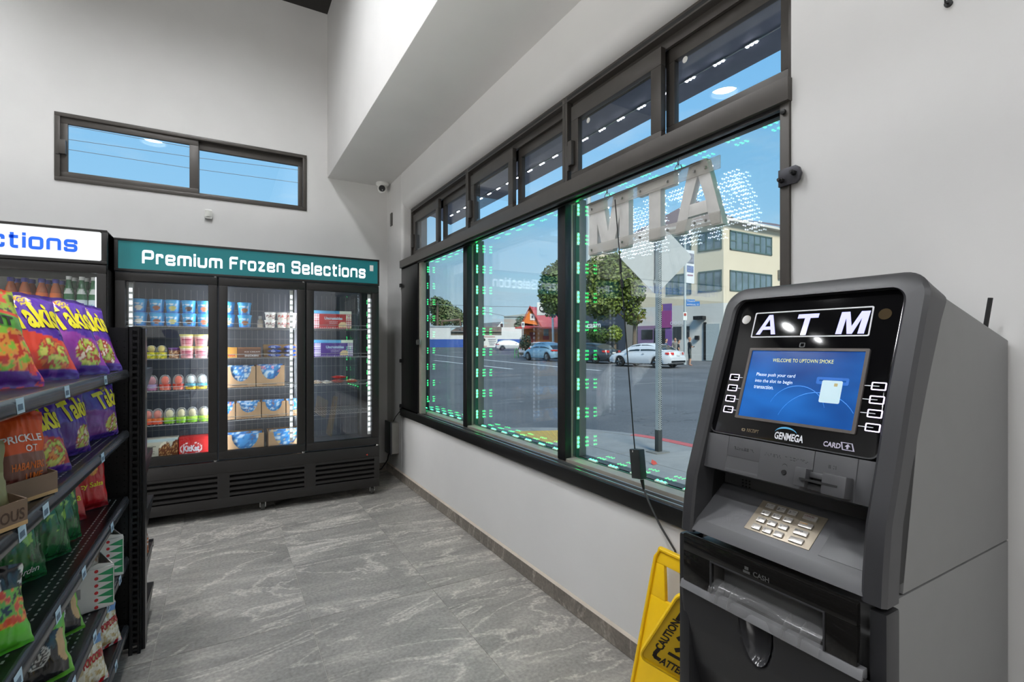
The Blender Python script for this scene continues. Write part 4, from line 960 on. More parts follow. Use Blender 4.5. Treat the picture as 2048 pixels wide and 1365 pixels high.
bd = part('maker_badge', G().box(1.045, 1.072, FY0-0.009, FY0-0.006, 0.345, 0.372), M_BLACK, gp)
part('badge_arrow', G().prism([(1.05, 0.358), (1.064, 0.350), (1.064, 0.366)], 'y', FY0-0.0095, FY0-0.009), mat('badge_red', (190, 60, 40), 0.4), gp)
for x in (FX0+0.06, 0.262, FX1-0.05):
    c = part('caster', G().lathe([(0.0001, -0.014), (0.030, -0.014), (0.032, -0.008), (0.032, 0.008), (0.030, 0.014), (0.0001, 0.014)], (x, FY0+0.06, 0.032), 'x', 16), mat('caster_grey', (60, 60, 58), 0.5), fz)
    part('caster_fork', G().box(x-0.022, x-0.016, FY0+0.04, FY0+0.085, 0.026, 0.078).box(x+0.016, x+0.022, FY0+0.04, FY0+0.085, 0.026, 0.078).box(x-0.03, x+0.03, FY0+0.03, FY0+0.09, 0.068, 0.078), M_STEEL, c)
# light bars and wire shelves inside
for x in (-0.041, 0.571): part('gap_blocker_post', G().box(x-0.022, x+0.022, FY0+0.052, FY0+0.075, 0.43, 1.81), M_LINER, fz)  # posts added behind the door gaps to stop light leaking out
for x in (-0.572, 0.470, FX1-0.072):
    lb = part('light_bar', G().box(x-0.012, x+0.012, FY0+0.062, FY0+0.076, 0.52, 1.74), M_WHITE, fz)
    g = G()
    for k in range(26): g.box(x-0.0085, x+0.0085, FY0+0.059, FY0+0.080, 0.55+0.045*k, 0.55+0.045*k+0.026)
    part('light_strip', g, M_BAR, lb, kind='stuff')
for x in (-0.041, 0.571): part('inner_fill_strip', G().box(x-0.014, x+0.014, FY0+0.076, FY0+0.084, 0.46, 1.76), glow('inner_fill_glow', (240, 244, 255), 42.0), fz)  # hidden glowing strips added behind the posts to brighten the products
SHZ = [1.438, 1.197, 0.962, 0.712]      # wire shelves, front edge height
def wire_shelf(x0, x1, z):
    y0, y1 = FY0+0.11, FY1-0.06
    g = G()
    for yy in (y0, y0+0.25, y1): g.tube([(x0, yy, z-0.004), (x1, yy, z-0.004)], 0.0032, 6)
    g.tube([(x0, y0, z+0.028), (x1, y0, z+0.028)], 0.0022, 5)
    n = 26
    for k in range(n+1):
        x = x0+(x1-x0)*k/n; g.tube([(x, y0, z), (x, y1, z)], 0.0013, 4)
        if k % 6 == 3: g.tube([(x, y0, z-0.004), (x, y0, z+0.028)], 0.0016, 4)
    part('wire_shelf', g, M_WIRE, fz)
for x0, x1 in ((FX0+0.04, -0.045), (-0.03, 0.545), (0.56, FX1-0.045)):
    for z in SHZ: wire_shelf(x0, x1, z)
    g = G()
    for k in range(13): x = x0+0.02+(x1-x0-0.04)*k/12; g.tube([(x, FY1-0.05, 0.45), (x, FY1-0.05, 1.76)], 0.0016, 4)
    for z in (0.6, 0.85, 1.1, 1.35, 1.6): g.tube([(x0, FY1-0.052, z), (x1, FY1-0.052, z)], 0.002, 4)
    part('back_grid', g, M_WIRE, fz)
    for xx in (x0-0.004, x1+0.004): part('shelf_rail', G().box(xx-0.006, xx+0.006, FY1-0.20, FY1-0.18, 0.44, 1.79), M_WIRE, fz)

# ---- things on the freezer shelves; pixel columns are turned into x on the front row's plane
YP = 4.47
fx = lambda u, Y=YP: at_y(u, 690, Y).x
def M_PRINTG(): return printed('glossy_print', 0.3, 0.2)
def blend(a, b, t): t = max(0, min(1, t)); return tuple(x+(y-x)*t for x, y in zip(a, b))
def fbm(x, y, z=0.0): return noise.noise(Vector((x, y, z)))*0.6+noise.noise(Vector((x*2.1, y*2.1, z+5)))*0.3+noise.noise(Vector((x*4.3, y*4.3, z+9)))*0.15
def lathe_print(prof, design, n=28, m=None):
    """turned body with a print: design(angle 0..1 with 0.5 facing the door, height 0..1)"""
    g = G(); cols = []; pr = []
    for (r0, h0), (r1, h1) in zip(prof, prof[1:]):
        k = max(1, int(abs(h1-h0)/0.006)) 
        for i in range(k): pr.append((r0+(r1-r0)*i/k, h0+(h1-h0)*i/k))
    pr.append(prof[-1]); hm = max(h for r, h in pr)
    vs = []; fs = []
    for r, h in pr:
        for i in range(n):
            a = 2*pi*i/n+pi/2; vs.append((r*cos(a), r*sin(a), h)); cols.append(design(i/n, h/hm))
    for k in range(len(pr)-1): fs += [[k*n+i, k*n+(i+1) % n, (k+1)*n+(i+1) % n, (k+1)*n+i] for i in range(n)]
    fs.append(list(range(n))[::-1]); fs.append([(len(pr)-1)*n+i for i in range(n)])
    g.add(vs, fs); return g, cols
def tub_design(ice, lid=None):
    def f(a, h):
        d = (a-0.5)*2.4; e = (h-0.40)*0.9
        if d*d*1.1+e*e < 0.040: return blend(ice, (255, 255, 255), 0.3*fbm(a*40, h*30))
        if 0.60 < h < 0.80 and abs(a-0.47) < 0.13 and fbm(a*60, h*20) > -0.06: return (238, 244, 250)
        if h < 0.10: return (60, 120, 200)
        return blend((36, 148, 222), (84, 190, 240), h)
    return f
def tub(ice, r=0.049, h=0.098, design=None, lidc=(70, 170, 230), band=None):
    t = thing('ice_cream_tub', '', 'ice cream')
    g, c = lathe_print([(r*0.80, 0.0), (r*0.97, h*0.86), (r*0.97, h*0.88)], design or tub_design(ice)); part('cup', g, M_PRINTG(), t, cols=c, local=True)
    part('lid', G().lathe([(0.0001, h*0.87), (r*1.03, h*0.87), (r*1.04, h*0.98), (r*0.98, h), (r*0.9, h*0.985), (0.0001, h*0.985)], (0, 0, 0), 'z', 28), mat('lid_%d_%d_%d' % lidc, lidc, 0.35), t, local=True)
    return t
GT = 'blue ice cream tubs on the top freezer shelf'
ices = [((245, 240, 225), 'white'), ((150, 84, 50), 'chocolate brown'), ((206, 200, 120), 'pale green'), ((86, 60, 48), 'dark swirl'), ((236, 130, 90), 'orange pink'), ((232, 214, 150), 'yellow'), ((160, 100, 60), 'nutty brown')]
us = [277, 313, 344.5, 378, 408, 456, 490]
colname = ['at the left door edge', 'second in the row', 'third in the row', 'fourth in the row', 'before the first door post', 'behind the first door post', 'standing alone']
for (ice, nm), u, cn in zip(ices, us, colname):
    x = fx(u)
    a = tub(ice); a.location = (x, YP+0.05, SHZ[0]+0.001); a['label'] = 'blue tub with %s scoop, lower of the pair %s' % (nm, cn); a['group'] = GT
    dup(a, (x+random.uniform(-.003, .003), YP+0.05, SHZ[0]+0.0995), None, 'blue tub with %s scoop, upper of the pair %s' % (nm, cn), GT)
def cream_design(c1, c2):
    def f(a, h):
        if h > 0.80: return (240, 238, 232)
        if abs(a-0.5) < 0.16 and 0.2 < h < 0.75 and fbm(a*50, h*12) > -0.02: return c2
        return c1
    return f
kp_ = None
for i, (u, cn) in enumerate(((541, 'left'), (565, 'middle'), (583, 'right'))):
    c2 = ((120, 40, 40), (196, 60, 50), (200, 70, 70))[i]
    t = tub(None, 0.041, 0.062, cream_design((232, 226, 214), c2), (240, 236, 230)); t.name = 'cream_cup'; x = fx(u)
    t.location = (x, YP+0.05, SHZ[0]+0.001); props(t, 'small cream paper cup with red print, bottom of the %s stack' % cn, 'ice cream', 'small cream cups on the top freezer shelf')
    dup(t, (x+0.002, YP+0.05, SHZ[0]+0.064), None, 'small cream paper cup with red print, top of the %s stack' % cn)
t = thing('spray_bottle', 'small cream bottle standing beside the cream cups', 'bottle', (fx(522), YP+0.10, SHZ[0]+0.002))
part('body', G().lathe([(0.0001, 0), (0.022, 0), (0.022, 0.055), (0.012, 0.068), (0.011, 0.075)], tuple(t.location), 'z', 16), mat('cream_plastic', (214, 200, 180), 0.4), t)
part('cap', G().lathe([(0.0135, 0.073), (0.0135, 0.095), (0.0001, 0.096)], tuple(t.location), 'z', 16), M_WHITE, t)
# second shelf
def dome_tub(name, cup_d, ball_c, r=0.042, hcup=0.055, hd=0.075, lidtint=(240, 244, 240), oval=1.15):
    t = thing(name, '', 'frozen dessert')
    g, c = lathe_print([(r*0.98, 0), (r*1.06, hcup*0.85), (r*1.06, hcup)], cup_d); part('cup', g, M_PRINTG(), t, cols=c, local=True)
    part('scoop', G().ball((0, 0, hcup+0.024), r*0.72, 16, 10, oval), mat('scoop_%d_%d_%d' % ball_c, ball_c, 0.6, bump=0.1), t, local=True)
    part('dome', G().lathe([(r*1.05, hcup), (r*1.03, hcup+hd*0.45), (r*0.86, hcup+hd*0.75), (r*0.5, hcup+hd*0.95), (0.0001, hcup+hd)], (0, 0, 0), 'z', 24), plastic_clear('clear_dome', (235, 240, 240), 0.08, 0.10), t, local=True)
    return t
yel = lambda a, h: (232, 214, 60) if fbm(a*30, h*8) > -0.05 or h > 0.85 else (150, 170, 60)
for u, lb in ((301, 'yellow dome dessert cup nearest the shelf post, second freezer shelf'), (322, 'yellow dome dessert cup beside the purple lidded tub')):
    t = dome_tub('dessert_cup', yel, (230, 206, 90), 0.0325, 0.046, 0.052); t.location = (fx(u), YP+0.05, SHZ[1]+0.001); props(t, lb, 'frozen dessert', 'yellow dessert cups on the second freezer shelf')
pd = lambda a, h: (96, 60, 110) if h > 0.82 else ((228, 190, 150) if fbm(a*20, h*10) > 0.0 else (140, 92, 70))
t = tub(None, 0.039, 0.080, pd, (120, 84, 150)); t.name = 'dessert_tub'; t.location = (fx(347), YP+0.06, SHZ[1]+0.001); props(t, 'tan dessert tub with a purple lid on the second shelf', 'ice cream')
pk = lambda a, h: (246, 236, 200) if h > 0.88 else ((176, 66, 96) if (abs(a-0.5) < 0.12 and (0.35 < h < 0.42 or 0.55 < h < 0.66 or 0.22 < h < 0.28)) else (238, 178, 180))
for u, w_ in ((373, 'left'), (402, 'right')):
    t = tub(None, 0.048, 0.090, pk, (226, 216, 120)); t.name = 'pint_tub'; t.location = (fx(u), YP+0.05, SHZ[1]+0.001); props(t, 'pink pint tub, lower one of the %s pink pair' % w_, 'ice cream', 'pink pint tubs')
    dup(t, (fx(u), YP+0.05, SHZ[1]+0.092), None, 'pink pint tub, upper one of the %s pink pair' % w_)
def print_box(name, label, cat, x0, x1, y0, y1, z0, z1, design, texts=(), group=None, nu=40, nv=20, side=(200, 200, 200), rot=0.0, r=0.4):
    """carton with its front (facing -y) printed through colour, top and sides plain"""
    cx, cyy = (x0+x1)/2, (y0+y1)/2
    t = thing(name, label, cat, (cx, cyy, z0), group); w, d, h = x1-x0, y1-y0, z1-z0
    part('carton', G().box(-w/2, w/2, -d/2+0.0008, d/2, 0, h), mat('carton_%d_%d_%d' % side, side, 0.55), t, local=True, bev=0.001)
    cols = [design(i/nu, j/nv) for j in range(nv+1) for i in range(nu+1)]
    part('front_print', G().grid(lambda u, v: (-w/2+w*u, -d/2, h*v), nu, nv), printed('carton_print', r), t, cols=cols, local=True, smooth=0)
    for s_, u0, u1, v0, v1, m, b_ in texts:
        part('lettering', G().text(s_, (-w/2+w*u0, -d/2-0.0004, h*v0), (1, 0, 0), (0, 0, 1), w=w*(u1-u0), h=h*(v1-v0), bold=b_, lift=0.0), m, t, local=True)
    t.rotation_euler = (0, 0, rot)
    return t
def gold(u, v): return blend((206, 156, 70), (180, 126, 50), v)
print_box('candy_carton', 'gold candy carton cut by the middle door frame', 'carton', fx(447), fx(474), YP, YP+0.2, SHZ[1]+0.001, SHZ[1]+0.083, gold, [('TWIX', 0.15, 0.9, 0.1, 0.35, mat('print_red', (190, 40, 40), 0.5), 0.03)], side=(190, 140, 70))
print_box('candy_carton', 'brown candy carton with light lettering on the second shelf', 'carton', fx(475), fx(522), YP, YP+0.2, SHZ[1]+0.001, SHZ[1]+0.083, lambda u, v: (104, 66, 44) if v < 0.86 else (140, 96, 66), [('SNICKERS', 0.30, 0.9, 0.10, 0.26, M_PRINT, 0.03), ('ICE CREAM', 0.30, 0.95, 0.5, 0.62, M_PRINT, 0.0)], side=(96, 60, 40))
def pack(name, w, h, d, c1, c2, seed, thin=True):
    """crimped flow-wrap lying flat: local x along, y deep"""
    def surf(u, v, s):
        x = (u-0.5)*w; y = (v-0.5)*d
        e = (sin(pi*min(1, max(0, (u-0.06)/0.88)))**0.5 if 0.06 < u < 0.94 else 0)*sin(pi*v)**0.6
        return (x, y, h/2+s*(h/2*e+0.0005)+0.1*h*fbm(u*6+seed, v*4+seed)*e)
    g = G(); nu, nv = 20, 10; cols = []
    for s in (1, -1):
        g.grid(lambda u, v: surf(u, v, s), nu, nv, flip=(s < 0))
        for j in range(nv+1):
            for i in range(nu+1):
                u, v = i/nu, j/nv
                cols.append((236, 240, 246) if (0.3 < u < 0.75 and 0.15 < v < 0.75 and fbm(u*9+seed, v*9) > 0.05) else (c1 if fbm(u*3+seed, v*3) > -0.05 else c2))
    return g, cols
for k, (u0, u1, nm) in enumerate(((536, 564, 'left'), (568, 594, 'right'))):
    w = fx(u1)-fx(u0)
    for j in range(3):
        g, c = pack('p', w*1.05, 0.030, 0.10, (36, 84, 180), (24, 60, 140), 3*k+j)
        t = thing('candy_pack', 'blue wrapped candy pack, %s in the %s pile on the second shelf' % (('lowest', 'middle', 'topmost')[j], nm), 'candy', ((fx(u0)+fx(u1))/2, YP+0.05, SHZ[1]+0.004+0.0325*j), 'blue candy packs in two piles')
        part('wrapper', g, M_PRINTG(), t, cols=c, local=True)
        part('lettering', G().text('TWIX' if 0 else 'XXL', (-w*0.3, -0.047, 0.008), (1, 0, 0), (0, 0.25, 1), h=0.013, bold=0.03, lift=0.004), M_PRINT, t, local=True)
print_box('candy_carton', 'open kraft carton behind the blue candy packs', 'carton', fx(530), fx(596), YP+0.11, YP+0.28, SHZ[1]+0.001, SHZ[1]+0.105, lambda u, v: (150, 116, 70), side=(150, 116, 70))
def sandwich_box(c):
    def f(u, v):
        if v > 0.82: return (96, 170, 214) if u < 0.70 else (222, 232, 214)
        if u < 0.16 or u > 0.86 or v < 0.1:
            k = (int(u*38) % 2)+(int(v*15) % 2)
            return (c, blend(c, (255, 255, 255), 0.55), (244, 240, 240))[k]
        if (u-0.52)**2*3.2+(v-0.50)**2*6 < 0.16: return blend(c, (255, 255, 255), 0.12)
        if u > 0.62 and v < 0.45 and (u-0.78)**2+(v-0.18)**2*0.4 < 0.016: return (232, 206, 160)
        return c
    return f
M_PALEBLUE = mat('pale_blue_ink', (190, 226, 240), 0.5)
for c, nm, u0, u1, zz in (((178, 48, 50), 'red', 625, 703, 0), ((92, 66, 140), 'purple', 628, 706, 1)):
    print_box('sandwich_box', '%s gingham frozen sandwich box with a blue top band' % nm, 'carton', fx(u0), fx(u1), YP, YP+0.16, SHZ[zz]+0.001, SHZ[zz]+(0.152 if zz == 0 else 0.144), sandwich_box(c),
              [('Uncrustables', 0.30, 0.76, 0.50, 0.66, M_PALEBLUE, 0.03), ('soft bread', 0.42, 0.64, 0.36, 0.42, M_PRINT, 0.0), ('sandwiches', 0.42, 0.64, 0.27, 0.33, M_PRINT, 0.0)], side=blend(c, (230, 230, 230), 0.2) if 0 else c)
# third and fourth shelf domes
def cupd(c1, c2, c3): return lambda a, h: c3 if (abs(a-0.5) < 0.1 and 0.3 < h < 0.7) else (c1 if h > 0.45 else c2)
dm = [(302, (170, 150, 190), (176, 120, 150), (214, 140, 150), 'purple'), (329, (196, 70, 50), (226, 130, 110), (236, 96, 60), 'red'), (356, (196, 70, 50), (226, 130, 110), (236, 96, 60), 'red'), (381, (80, 160, 180), (236, 200, 60), (226, 240, 240), 'teal and yellow'), (403, (80, 160, 180), (236, 200, 60), (226, 240, 240), 'teal and yellow')]
pos = ['by the shelf post', 'beside the purple one', 'beside the teal ones', 'next to the red ones', 'by the door edge']
for (u, c1, c2, bc, nm), ps in zip(dm, pos):
    t = dome_tub('dome_dessert', cupd(c1, c2, (60, 60, 50) if 'teal' in nm else c1), bc, 0.0355, 0.044, 0.070, oval=1.35); t.location = (fx(u), YP+0.05, SHZ[2]+0.001)
    props(t, '%s domed dessert cup on the third shelf %s' % (nm, ps), 'frozen dessert', 'domed dessert cups on the third shelf')
dm = [(294, (230, 120, 60), (226, 90, 60), (236, 130, 110), 'peach'), (314, (230, 120, 60), (226, 90, 60), (236, 130, 110), 'peach'), (338, (170, 214, 70), (120, 180, 40), (226, 214, 170), 'lime'), (362, (170, 214, 70), (120, 180, 40), (226, 214, 170), 'lime'), (384, (170, 214, 70), (120, 180, 40), (226, 214, 170), 'lime'), (407, (170, 214, 70), (120, 180, 40), (226, 214, 170), 'lime')]
pos = ['half hidden by the shelf post', 'beside the lime ones', 'next to the peach ones', 'second from the peach ones', 'third from the peach ones', 'by the door edge']
for (u, c1, c2, bc, nm), ps in zip(dm, pos):
    t = dome_tub('dome_dessert', cupd(c1, c2, c2), bc, 0.0345, 0.044, 0.070, oval=1.3); t.location = (fx(u), YP+0.05, SHZ[3]+0.001)
    props(t, '%s domed dessert cup on the fourth shelf %s' % (nm, ps), 'frozen dessert', 'domed dessert cups on the fourth shelf')
# bottom cartons
def haagen(u, v):
    for cx_, cz, s in ((0.62, 0.45, 1), (0.98, 0.5, 1)):
        q = ((u-cx_)/0.19)**2+((v-cz)/0.42)**2
        if q < 1: return blend((112, 62, 36), (214, 170, 110), 0.9 if fbm(u*40, v*26) > 0.14 else 0.0) if not (q > 0.55 and v > 0.62 and u < 0.66) else (240, 230, 205)
    return (206, 202, 184) if v < 0.88 else (190, 210, 214)
print_box('ice_cream_bar_box', 'cream box of nut coated ice cream bars at the bottom', 'carton', fx(286), fx(356), YP, YP+0.12, 0.431, 0.606, haagen, [('Häagen-Dazs', 0.02, 0.36, 0.66, 0.74, M_INK, 0.01), ('ice cream bars', 0.05, 0.33, 0.48, 0.53, M_INK, 0.0), ('vanilla milk', 0.05, 0.33, 0.38, 0.43, M_INK, 0.0)], side=(196, 194, 180))
def kk(u, v):
    q = ((u-0.40)/0.36)**2+((v-0.52)/0.26)**2
    if 0.86 < q < 1.05: return (236, 232, 230)
    return (196, 40, 40) if v < 0.90 else (180, 30, 32)
print_box('ice_cream_bar_box', 'red candy bar ice cream box with white oval logo', 'carton', fx(358), fx(418), YP-0.01, YP+0.12, 0.431, 0.602, kk, [('KitKat', 0.14, 0.68, 0.38, 0.66, M_PRINT, 0.05), ('Frozen Dessert', 0.5, 0.9, 0.14, 0.24, M_INK, 0.01)], side=(186, 36, 36))
# cut-front display cartons with blue film packs
M_KRAFT = mat('kraft_board', (176, 142, 104), 0.7, var=0.06)
M_KRAFTD = mat('kraft_inside', (128, 100, 70), 0.75)
def film_pack(w, h, seed, accent):
    def f(u, v):
        e = sin(pi*u)**0.5*sin(pi*v)**0.5
        return ((u-0.5)*w, -0.012*e-0.005*fbm(u*8+seed, v*8), v*h)
    g = G().grid(f, 20, 14); cols = []
    for j in range(15):
        for i in range(21):
            q = fbm(i/20*5+seed, j/14*5+seed*2)
            cols.append((206, 230, 246) if q > 0.16 else (accent if q < -0.24 else (66, 150, 216) if q > -0.05 else (40, 116, 190)))
    return g, cols
def cut_box(label, u0, u1, z0, hh, seed, accent, dip=0.62, Y=YP, group='kraft display cartons in the middle door', clip=None):
    x0, x1 = fx(u0, Y), fx(u1, Y); w, d = x1-x0, 0.22
    t = thing('display_carton', label, 'carton', ((x0+x1)/2, Y+d/2, z0), group)
    sd = [(-w/2, 0), (w/2, 0), (w/2, hh)]
    n = 10; cv = [(w*0.36*cos(pi*i/n), hh-dip*hh*sin(pi*i/n)) for i in range(n+1)]
    g = G().prism(sd+cv+[(-w/2, hh)], 'y', -d/2, -d/2+0.003); part('front_panel', g, M_KRAFT, t, local=True)
    for sx_ in (-1, 1): part('side_wall', G().box(sx_*w/2-(0.003 if sx_ > 0 else 0), sx_*w/2+(0 if sx_ > 0 else 0.003), -d/2+0.003, d/2, 0, hh), M_KRAFT, t, local=True)
    part('bottom', G().box(-w/2, w/2, -d/2, d/2, 0, 0.003), M_KRAFTD, t, local=True); part('back_wall', G().box(-w/2, w/2, d/2-0.003, d/2, 0, hh), M_KRAFTD, t, local=True)
    for q in range(2):
        g, c = film_pack(w*0.92, hh*0.97+0.01*q, seed+q, accent); g.v = [(a, b-d/2+0.022+0.05*q, cc+0.004) for a, b, cc in g.v]
        part('film_pack', g, M_PRINTG(), t, cols=c, local=True)
    part('print_line', G().box(-w*0.30, w*0.22, -d/2-0.0004, -d/2, hh*0.10, hh*0.12), M_INK, t, local=True)
    return t
PK, OR, WH = (236, 150, 170), (226, 140, 90), (226, 226, 220)
cut_box('kraft display carton of blue packs, left on the third shelf', 452, 511, SHZ[2]+0.001, 0.165, 1, WH, 0.72)
cut_box('kraft display carton of pink and blue packs, right on the third shelf', 513, 569, SHZ[2]+0.001, 0.170, 5, PK, 0.66)
cut_box('kraft display carton cut by the door edge on the fourth shelf', 440, 470, SHZ[3]+0.001, 0.125, 9, OR)
cut_box('kraft display carton beside the cut one on the fourth shelf', 472, 522, SHZ[3]+0.001, 0.128, 13, (232, 200, 150))
cut_box('kraft display carton with brown blue packs on the fourth shelf', 524, 571, SHZ[3]+0.001, 0.128, 17, (140, 100, 80))
cut_box('kraft display carton nearest the light bar on the fourth shelf', 573, 604, SHZ[3]+0.001, 0.128, 21, OR)
cut_box('tall kraft carton with torn blue film on the freezer floor, left', 452, 528, 0.431, 0.165, 25, (120, 96, 80), 0.74, 4.46)
cut_box('tall kraft carton with torn blue film on the freezer floor, right', 537, 606, 0.431, 0.163, 29, (220, 190, 120), 0.74, 4.46)
# packets on the third shelf behind the right door
def pk_thing(label, u, Y, z, w, h, d, c1, c2, seed, rz=0.0):
    g, c = pack('p', w, h, d, c1, c2, seed); t = thing('frozen_snack_pack', label, 'snack', (fx(u, Y), Y, z), 'frozen snack packs on the third shelf')
    part('wrapper', g, M_PRINTG(), t, cols=c, local=True); t.rotation_euler = (0, 0, rz); return t
pk_thing('cream and brown snack pack lying at the left of the tray', 634, 4.52, SHZ[2]+0.005, 0.085, 0.03, 0.10, (206, 190, 160), (140, 96, 60), 2)
pk_thing('white snack pack lying beside the red ones', 652, 4.50, SHZ[2]+0.005, 0.080, 0.028, 0.10, (226, 222, 206), (150, 140, 110), 5, 0.2)
pk_thing('red snack pack lying lowest at the back of the shelf', 676, 4.56, SHZ[2]+0.005, 0.12, 0.032, 0.11, (190, 50, 44), (206, 110, 90), 8, -0.1)
pk_thing('red snack pack lying on top of the red pair', 678, 4.55, SHZ[2]+0.040, 0.12, 0.030, 0.11, (200, 60, 54), (170, 40, 40), 11, 0.15)
pk_thing('orange red snack pack lying towards the light bar', 703, 4.52, SHZ[2]+0.005, 0.10, 0.032, 0.11, (216, 100, 50), (190, 60, 44), 14, -0.2)

# ------------------------------------------------------------------ beverage cooler on the left
CX0, CX1, CYF, CY1 = -2.30, -0.672, 4.20, 5.05
bc = thing('beverage_cooler', 'black drinks cooler with a lit white sign at the left', 'cooler', ((CX0+CX1)/2, 4.62, 0))
for x in (CX0, CX1-0.035): part('side_panel', G().box(x, x+0.035, CYF+0.03, CY1, 0.02, 2.05), M_CASE, bc, bev=0.003)
part('back_panel', G().box(CX0, CX1, CY1-0.03, CY1, 0.02, 2.05), mat('cooler_liner', (200, 194, 186), 0.5), bc)
part('roof', G().box(CX0, CX1, CYF+0.02, CY1, 1.80, 2.055), M_CASE, bc, bev=0.003)
part('base', G().box(CX0, CX1, CYF, CY1, 0.02, 0.40), M_CASE, bc, bev=0.003)
part('sign_frame', G().frame('y', CYF-0.004, 0.03, (CX0, CX1, 1.832, 2.058), (CX0+0.03, CX1-0.030, 1.852, 2.042)), M_CASE, bc, bev=0.004)
sg = part('sign_panel', G().prism([(x, z) for x, z in [(-p[0], p[1]) for p in rrect(-(CX1-0.028), -(CX0+0.028), 1.850, 2.044, 0.02)]], 'y', CYF+0.0, CYF+0.012), glow('white_sign_panel', (222, 224, 226), 0.22), bc)
M_BLUEW = mat('sign_blue', (22, 92, 210), 0.4, emit=0.25)
xr = at_y(155, 490, CYF).x
for s_, x0, x1, z0, z1 in (('Selections', xr-0.70, xr, 1.898, 2.000), ('Premium', xr-1.30, xr-0.78, 1.898, 1.990)):
    sign_text(sg, s_, x0, x1, z0, z1, CYF-0.001, M_BLUEW)
for x0, x1 in ((CX0+0.004, -1.495), (-1.485, CX1-0.004)):
    d = part('door', G().frame('y', CYF, 0.05, (x0, x1, 0.42, 1.825), (x0+0.058, x1-0.052, 0.48, 1.770)), M_DOOR, bc, bev=0.004)
    part('pane', G().box(x0+0.055, x1-0.049, CYF+0.026, CYF+0.032, 0.477, 1.773), M_DOORGLASS, d)
for x in (-1.52, CX1-0.062, -1.46):
    lb = part('light_bar', G().box(x-0.010, x+0.010, CYF+0.06, CYF+0.072, 0.5, 1.75), M_BAR, bc)
for z in (1.488, 1.18, 0.85): part('shelf', G().box(CX0+0.04, CX1-0.04, CYF+0.10, CY1-0.05, z-0.012, z), M_WIRE, bc)
def bottle(kind):
    t = thing('drink_bottle', '', 'bottle')
    if kind == 'juice':
        P = [(0.0001, 0), (0.028, 0), (0.030, 0.01), (0.030, 0.13), (0.029, 0.15), (0.026, 0.175), (0.017, 0.205), (0.014, 0.212), (0.014, 0.222)]
        part('bottle', G().lathe(P, (0, 0, 0), 'z', 20), mat('juice_bottle', (196, 110, 70), 0.15, coat=0.5), t, local=True)
        g, c = lathe_print([(0.0306, 0.09), (0.0306, 0.150)], lambda a, h: (240, 120, 50) if h > 0.55 else ((250, 240, 236) if fbm(a*40, h*16) > -0.05 else (120, 60, 110)))
        part('label', g, M_PRINTG(), t, cols=c, local=True)
        part('cap', G().lathe([(0.018, 0.216), (0.019, 0.22), (0.019, 0.240), (0.017, 0.243), (0.0001, 0.243)], (0, 0, 0), 'z', 20), mat('cap_violet', (70, 64, 150), 0.35), t, local=True)
    else:
        P = [(0.0001, 0), (0.028, 0), (0.029, 0.01), (0.029, 0.125), (0.026, 0.16), (0.018, 0.205), (0.0135, 0.235), (0.0135, 0.25)]
        part('bottle', G().lathe(P, (0, 0, 0), 'z', 20), mat('green_glass', (40, 110, 66), 0.08, coat=0.6), t, local=True)
        g, c = lathe_print([(0.0296, 0.06), (0.0296, 0.112)], lambda a, h: (216, 228, 236) if h > 0.75 or fbm(a*40, h*10) > -0.02 else (120, 170, 210))
        part('label', g, M_PRINTG(), t, cols=c, local=True)
        g, c = lathe_print([(0.0275, 0.150), (0.0225, 0.188)], lambda a, h: (226, 230, 226) if ((a-0.5)/0.2)**2+((h-0.5)/0.5)**2 < 1 else (70, 130, 90)); part('neck_label', g, M_PRINTG(), t, cols=c, local=True)
        part('cap', G().lathe([(0.0155, 0.245), (0.0160, 0.268), (0.0001, 0.27)], (0, 0, 0), 'z', 20), M_WHITE, t, local=True)
    return t
cfx = lambda u: at_y(u, 580, 4.36).x
jb = bottle('juice'); gb = bottle('green')
first = {'j': True, 'g': True}
nms = ['cut by the frame edge', 'second of the row', 'third of the row', 'next to the green bottles']
for i, u in enumerate((22, 50, 84, 112)):
    for row in (0, 1):
        lb = 'orange juice bottle with violet cap, %s row, %s' % (('front', 'back')[row], nms[i]); loc = (cfx(u)+0.012*row, 4.36+0.085*row, 1.489)
        if first['j']: jb.location = loc; jb['label'] = lb; jb['group'] = 'orange juice bottles'; first['j'] = False
        else: dup(jb, loc, None, lb, 'orange juice bottles')
nms = ['beside the juice', 'in the middle', 'by the door frame']
for i, u in enumerate((138, 164, 188)):
    for row in (0, 1, 2):
        lb = 'green sparkling water bottle, %s row, %s' % (('front', 'second', 'third')[row], nms[i]); loc = (cfx(u)+0.012*row, 4.36+0.08*row, 1.489)
        if first['g']: gb.location = loc; gb['label'] = lb; gb['group'] = 'green water bottles'; first['g'] = False
        else: dup(gb, loc, None, lb, 'green water bottles')
# ------------------------------------------------------------------ black gondola shelving with snack bags
M_SHELF = mat('black_shelf_steel', (28, 28, 30), 0.3, 0.2)
M_LIP = mat('price_channel', (52, 54, 58), 0.22, 0.1)
M_TAG = mat('price_tag', (186, 212, 228), 0.5)
M_TAGB = mat('tag_print', (90, 110, 130), 0.6)
XLIP = -0.347
gd = thing('gondola_shelving', 'black steel shelving unit full of snack bags at the left', 'shelving', (-0.6, 1.2, 0))
GY0, GY1 = -0.4, 2.60
part('back_board', G().box(-0.84, -0.82, GY0, GY1, 0.0, 1.37), M_SHELF, gd)
part('kick_plate', G().box(-0.40, -0.385, GY0, GY1, 0.0, 0.11), M_SHELF, gd)
part('end_panel', G().box(-0.83, XLIP, 2.625, 2.64, 0.02, 1.372), M_SHELF, gd)
g = G()
for i in range(18):
    for j in range(50):
        g.cyl((XLIP-0.016-0.0254*i, 2.6249, 0.07+0.0254*j), (XLIP-0.016-0.0254*i, 2.6242, 0.07+0.0254*j), 0.0031, 0.0031, 6)
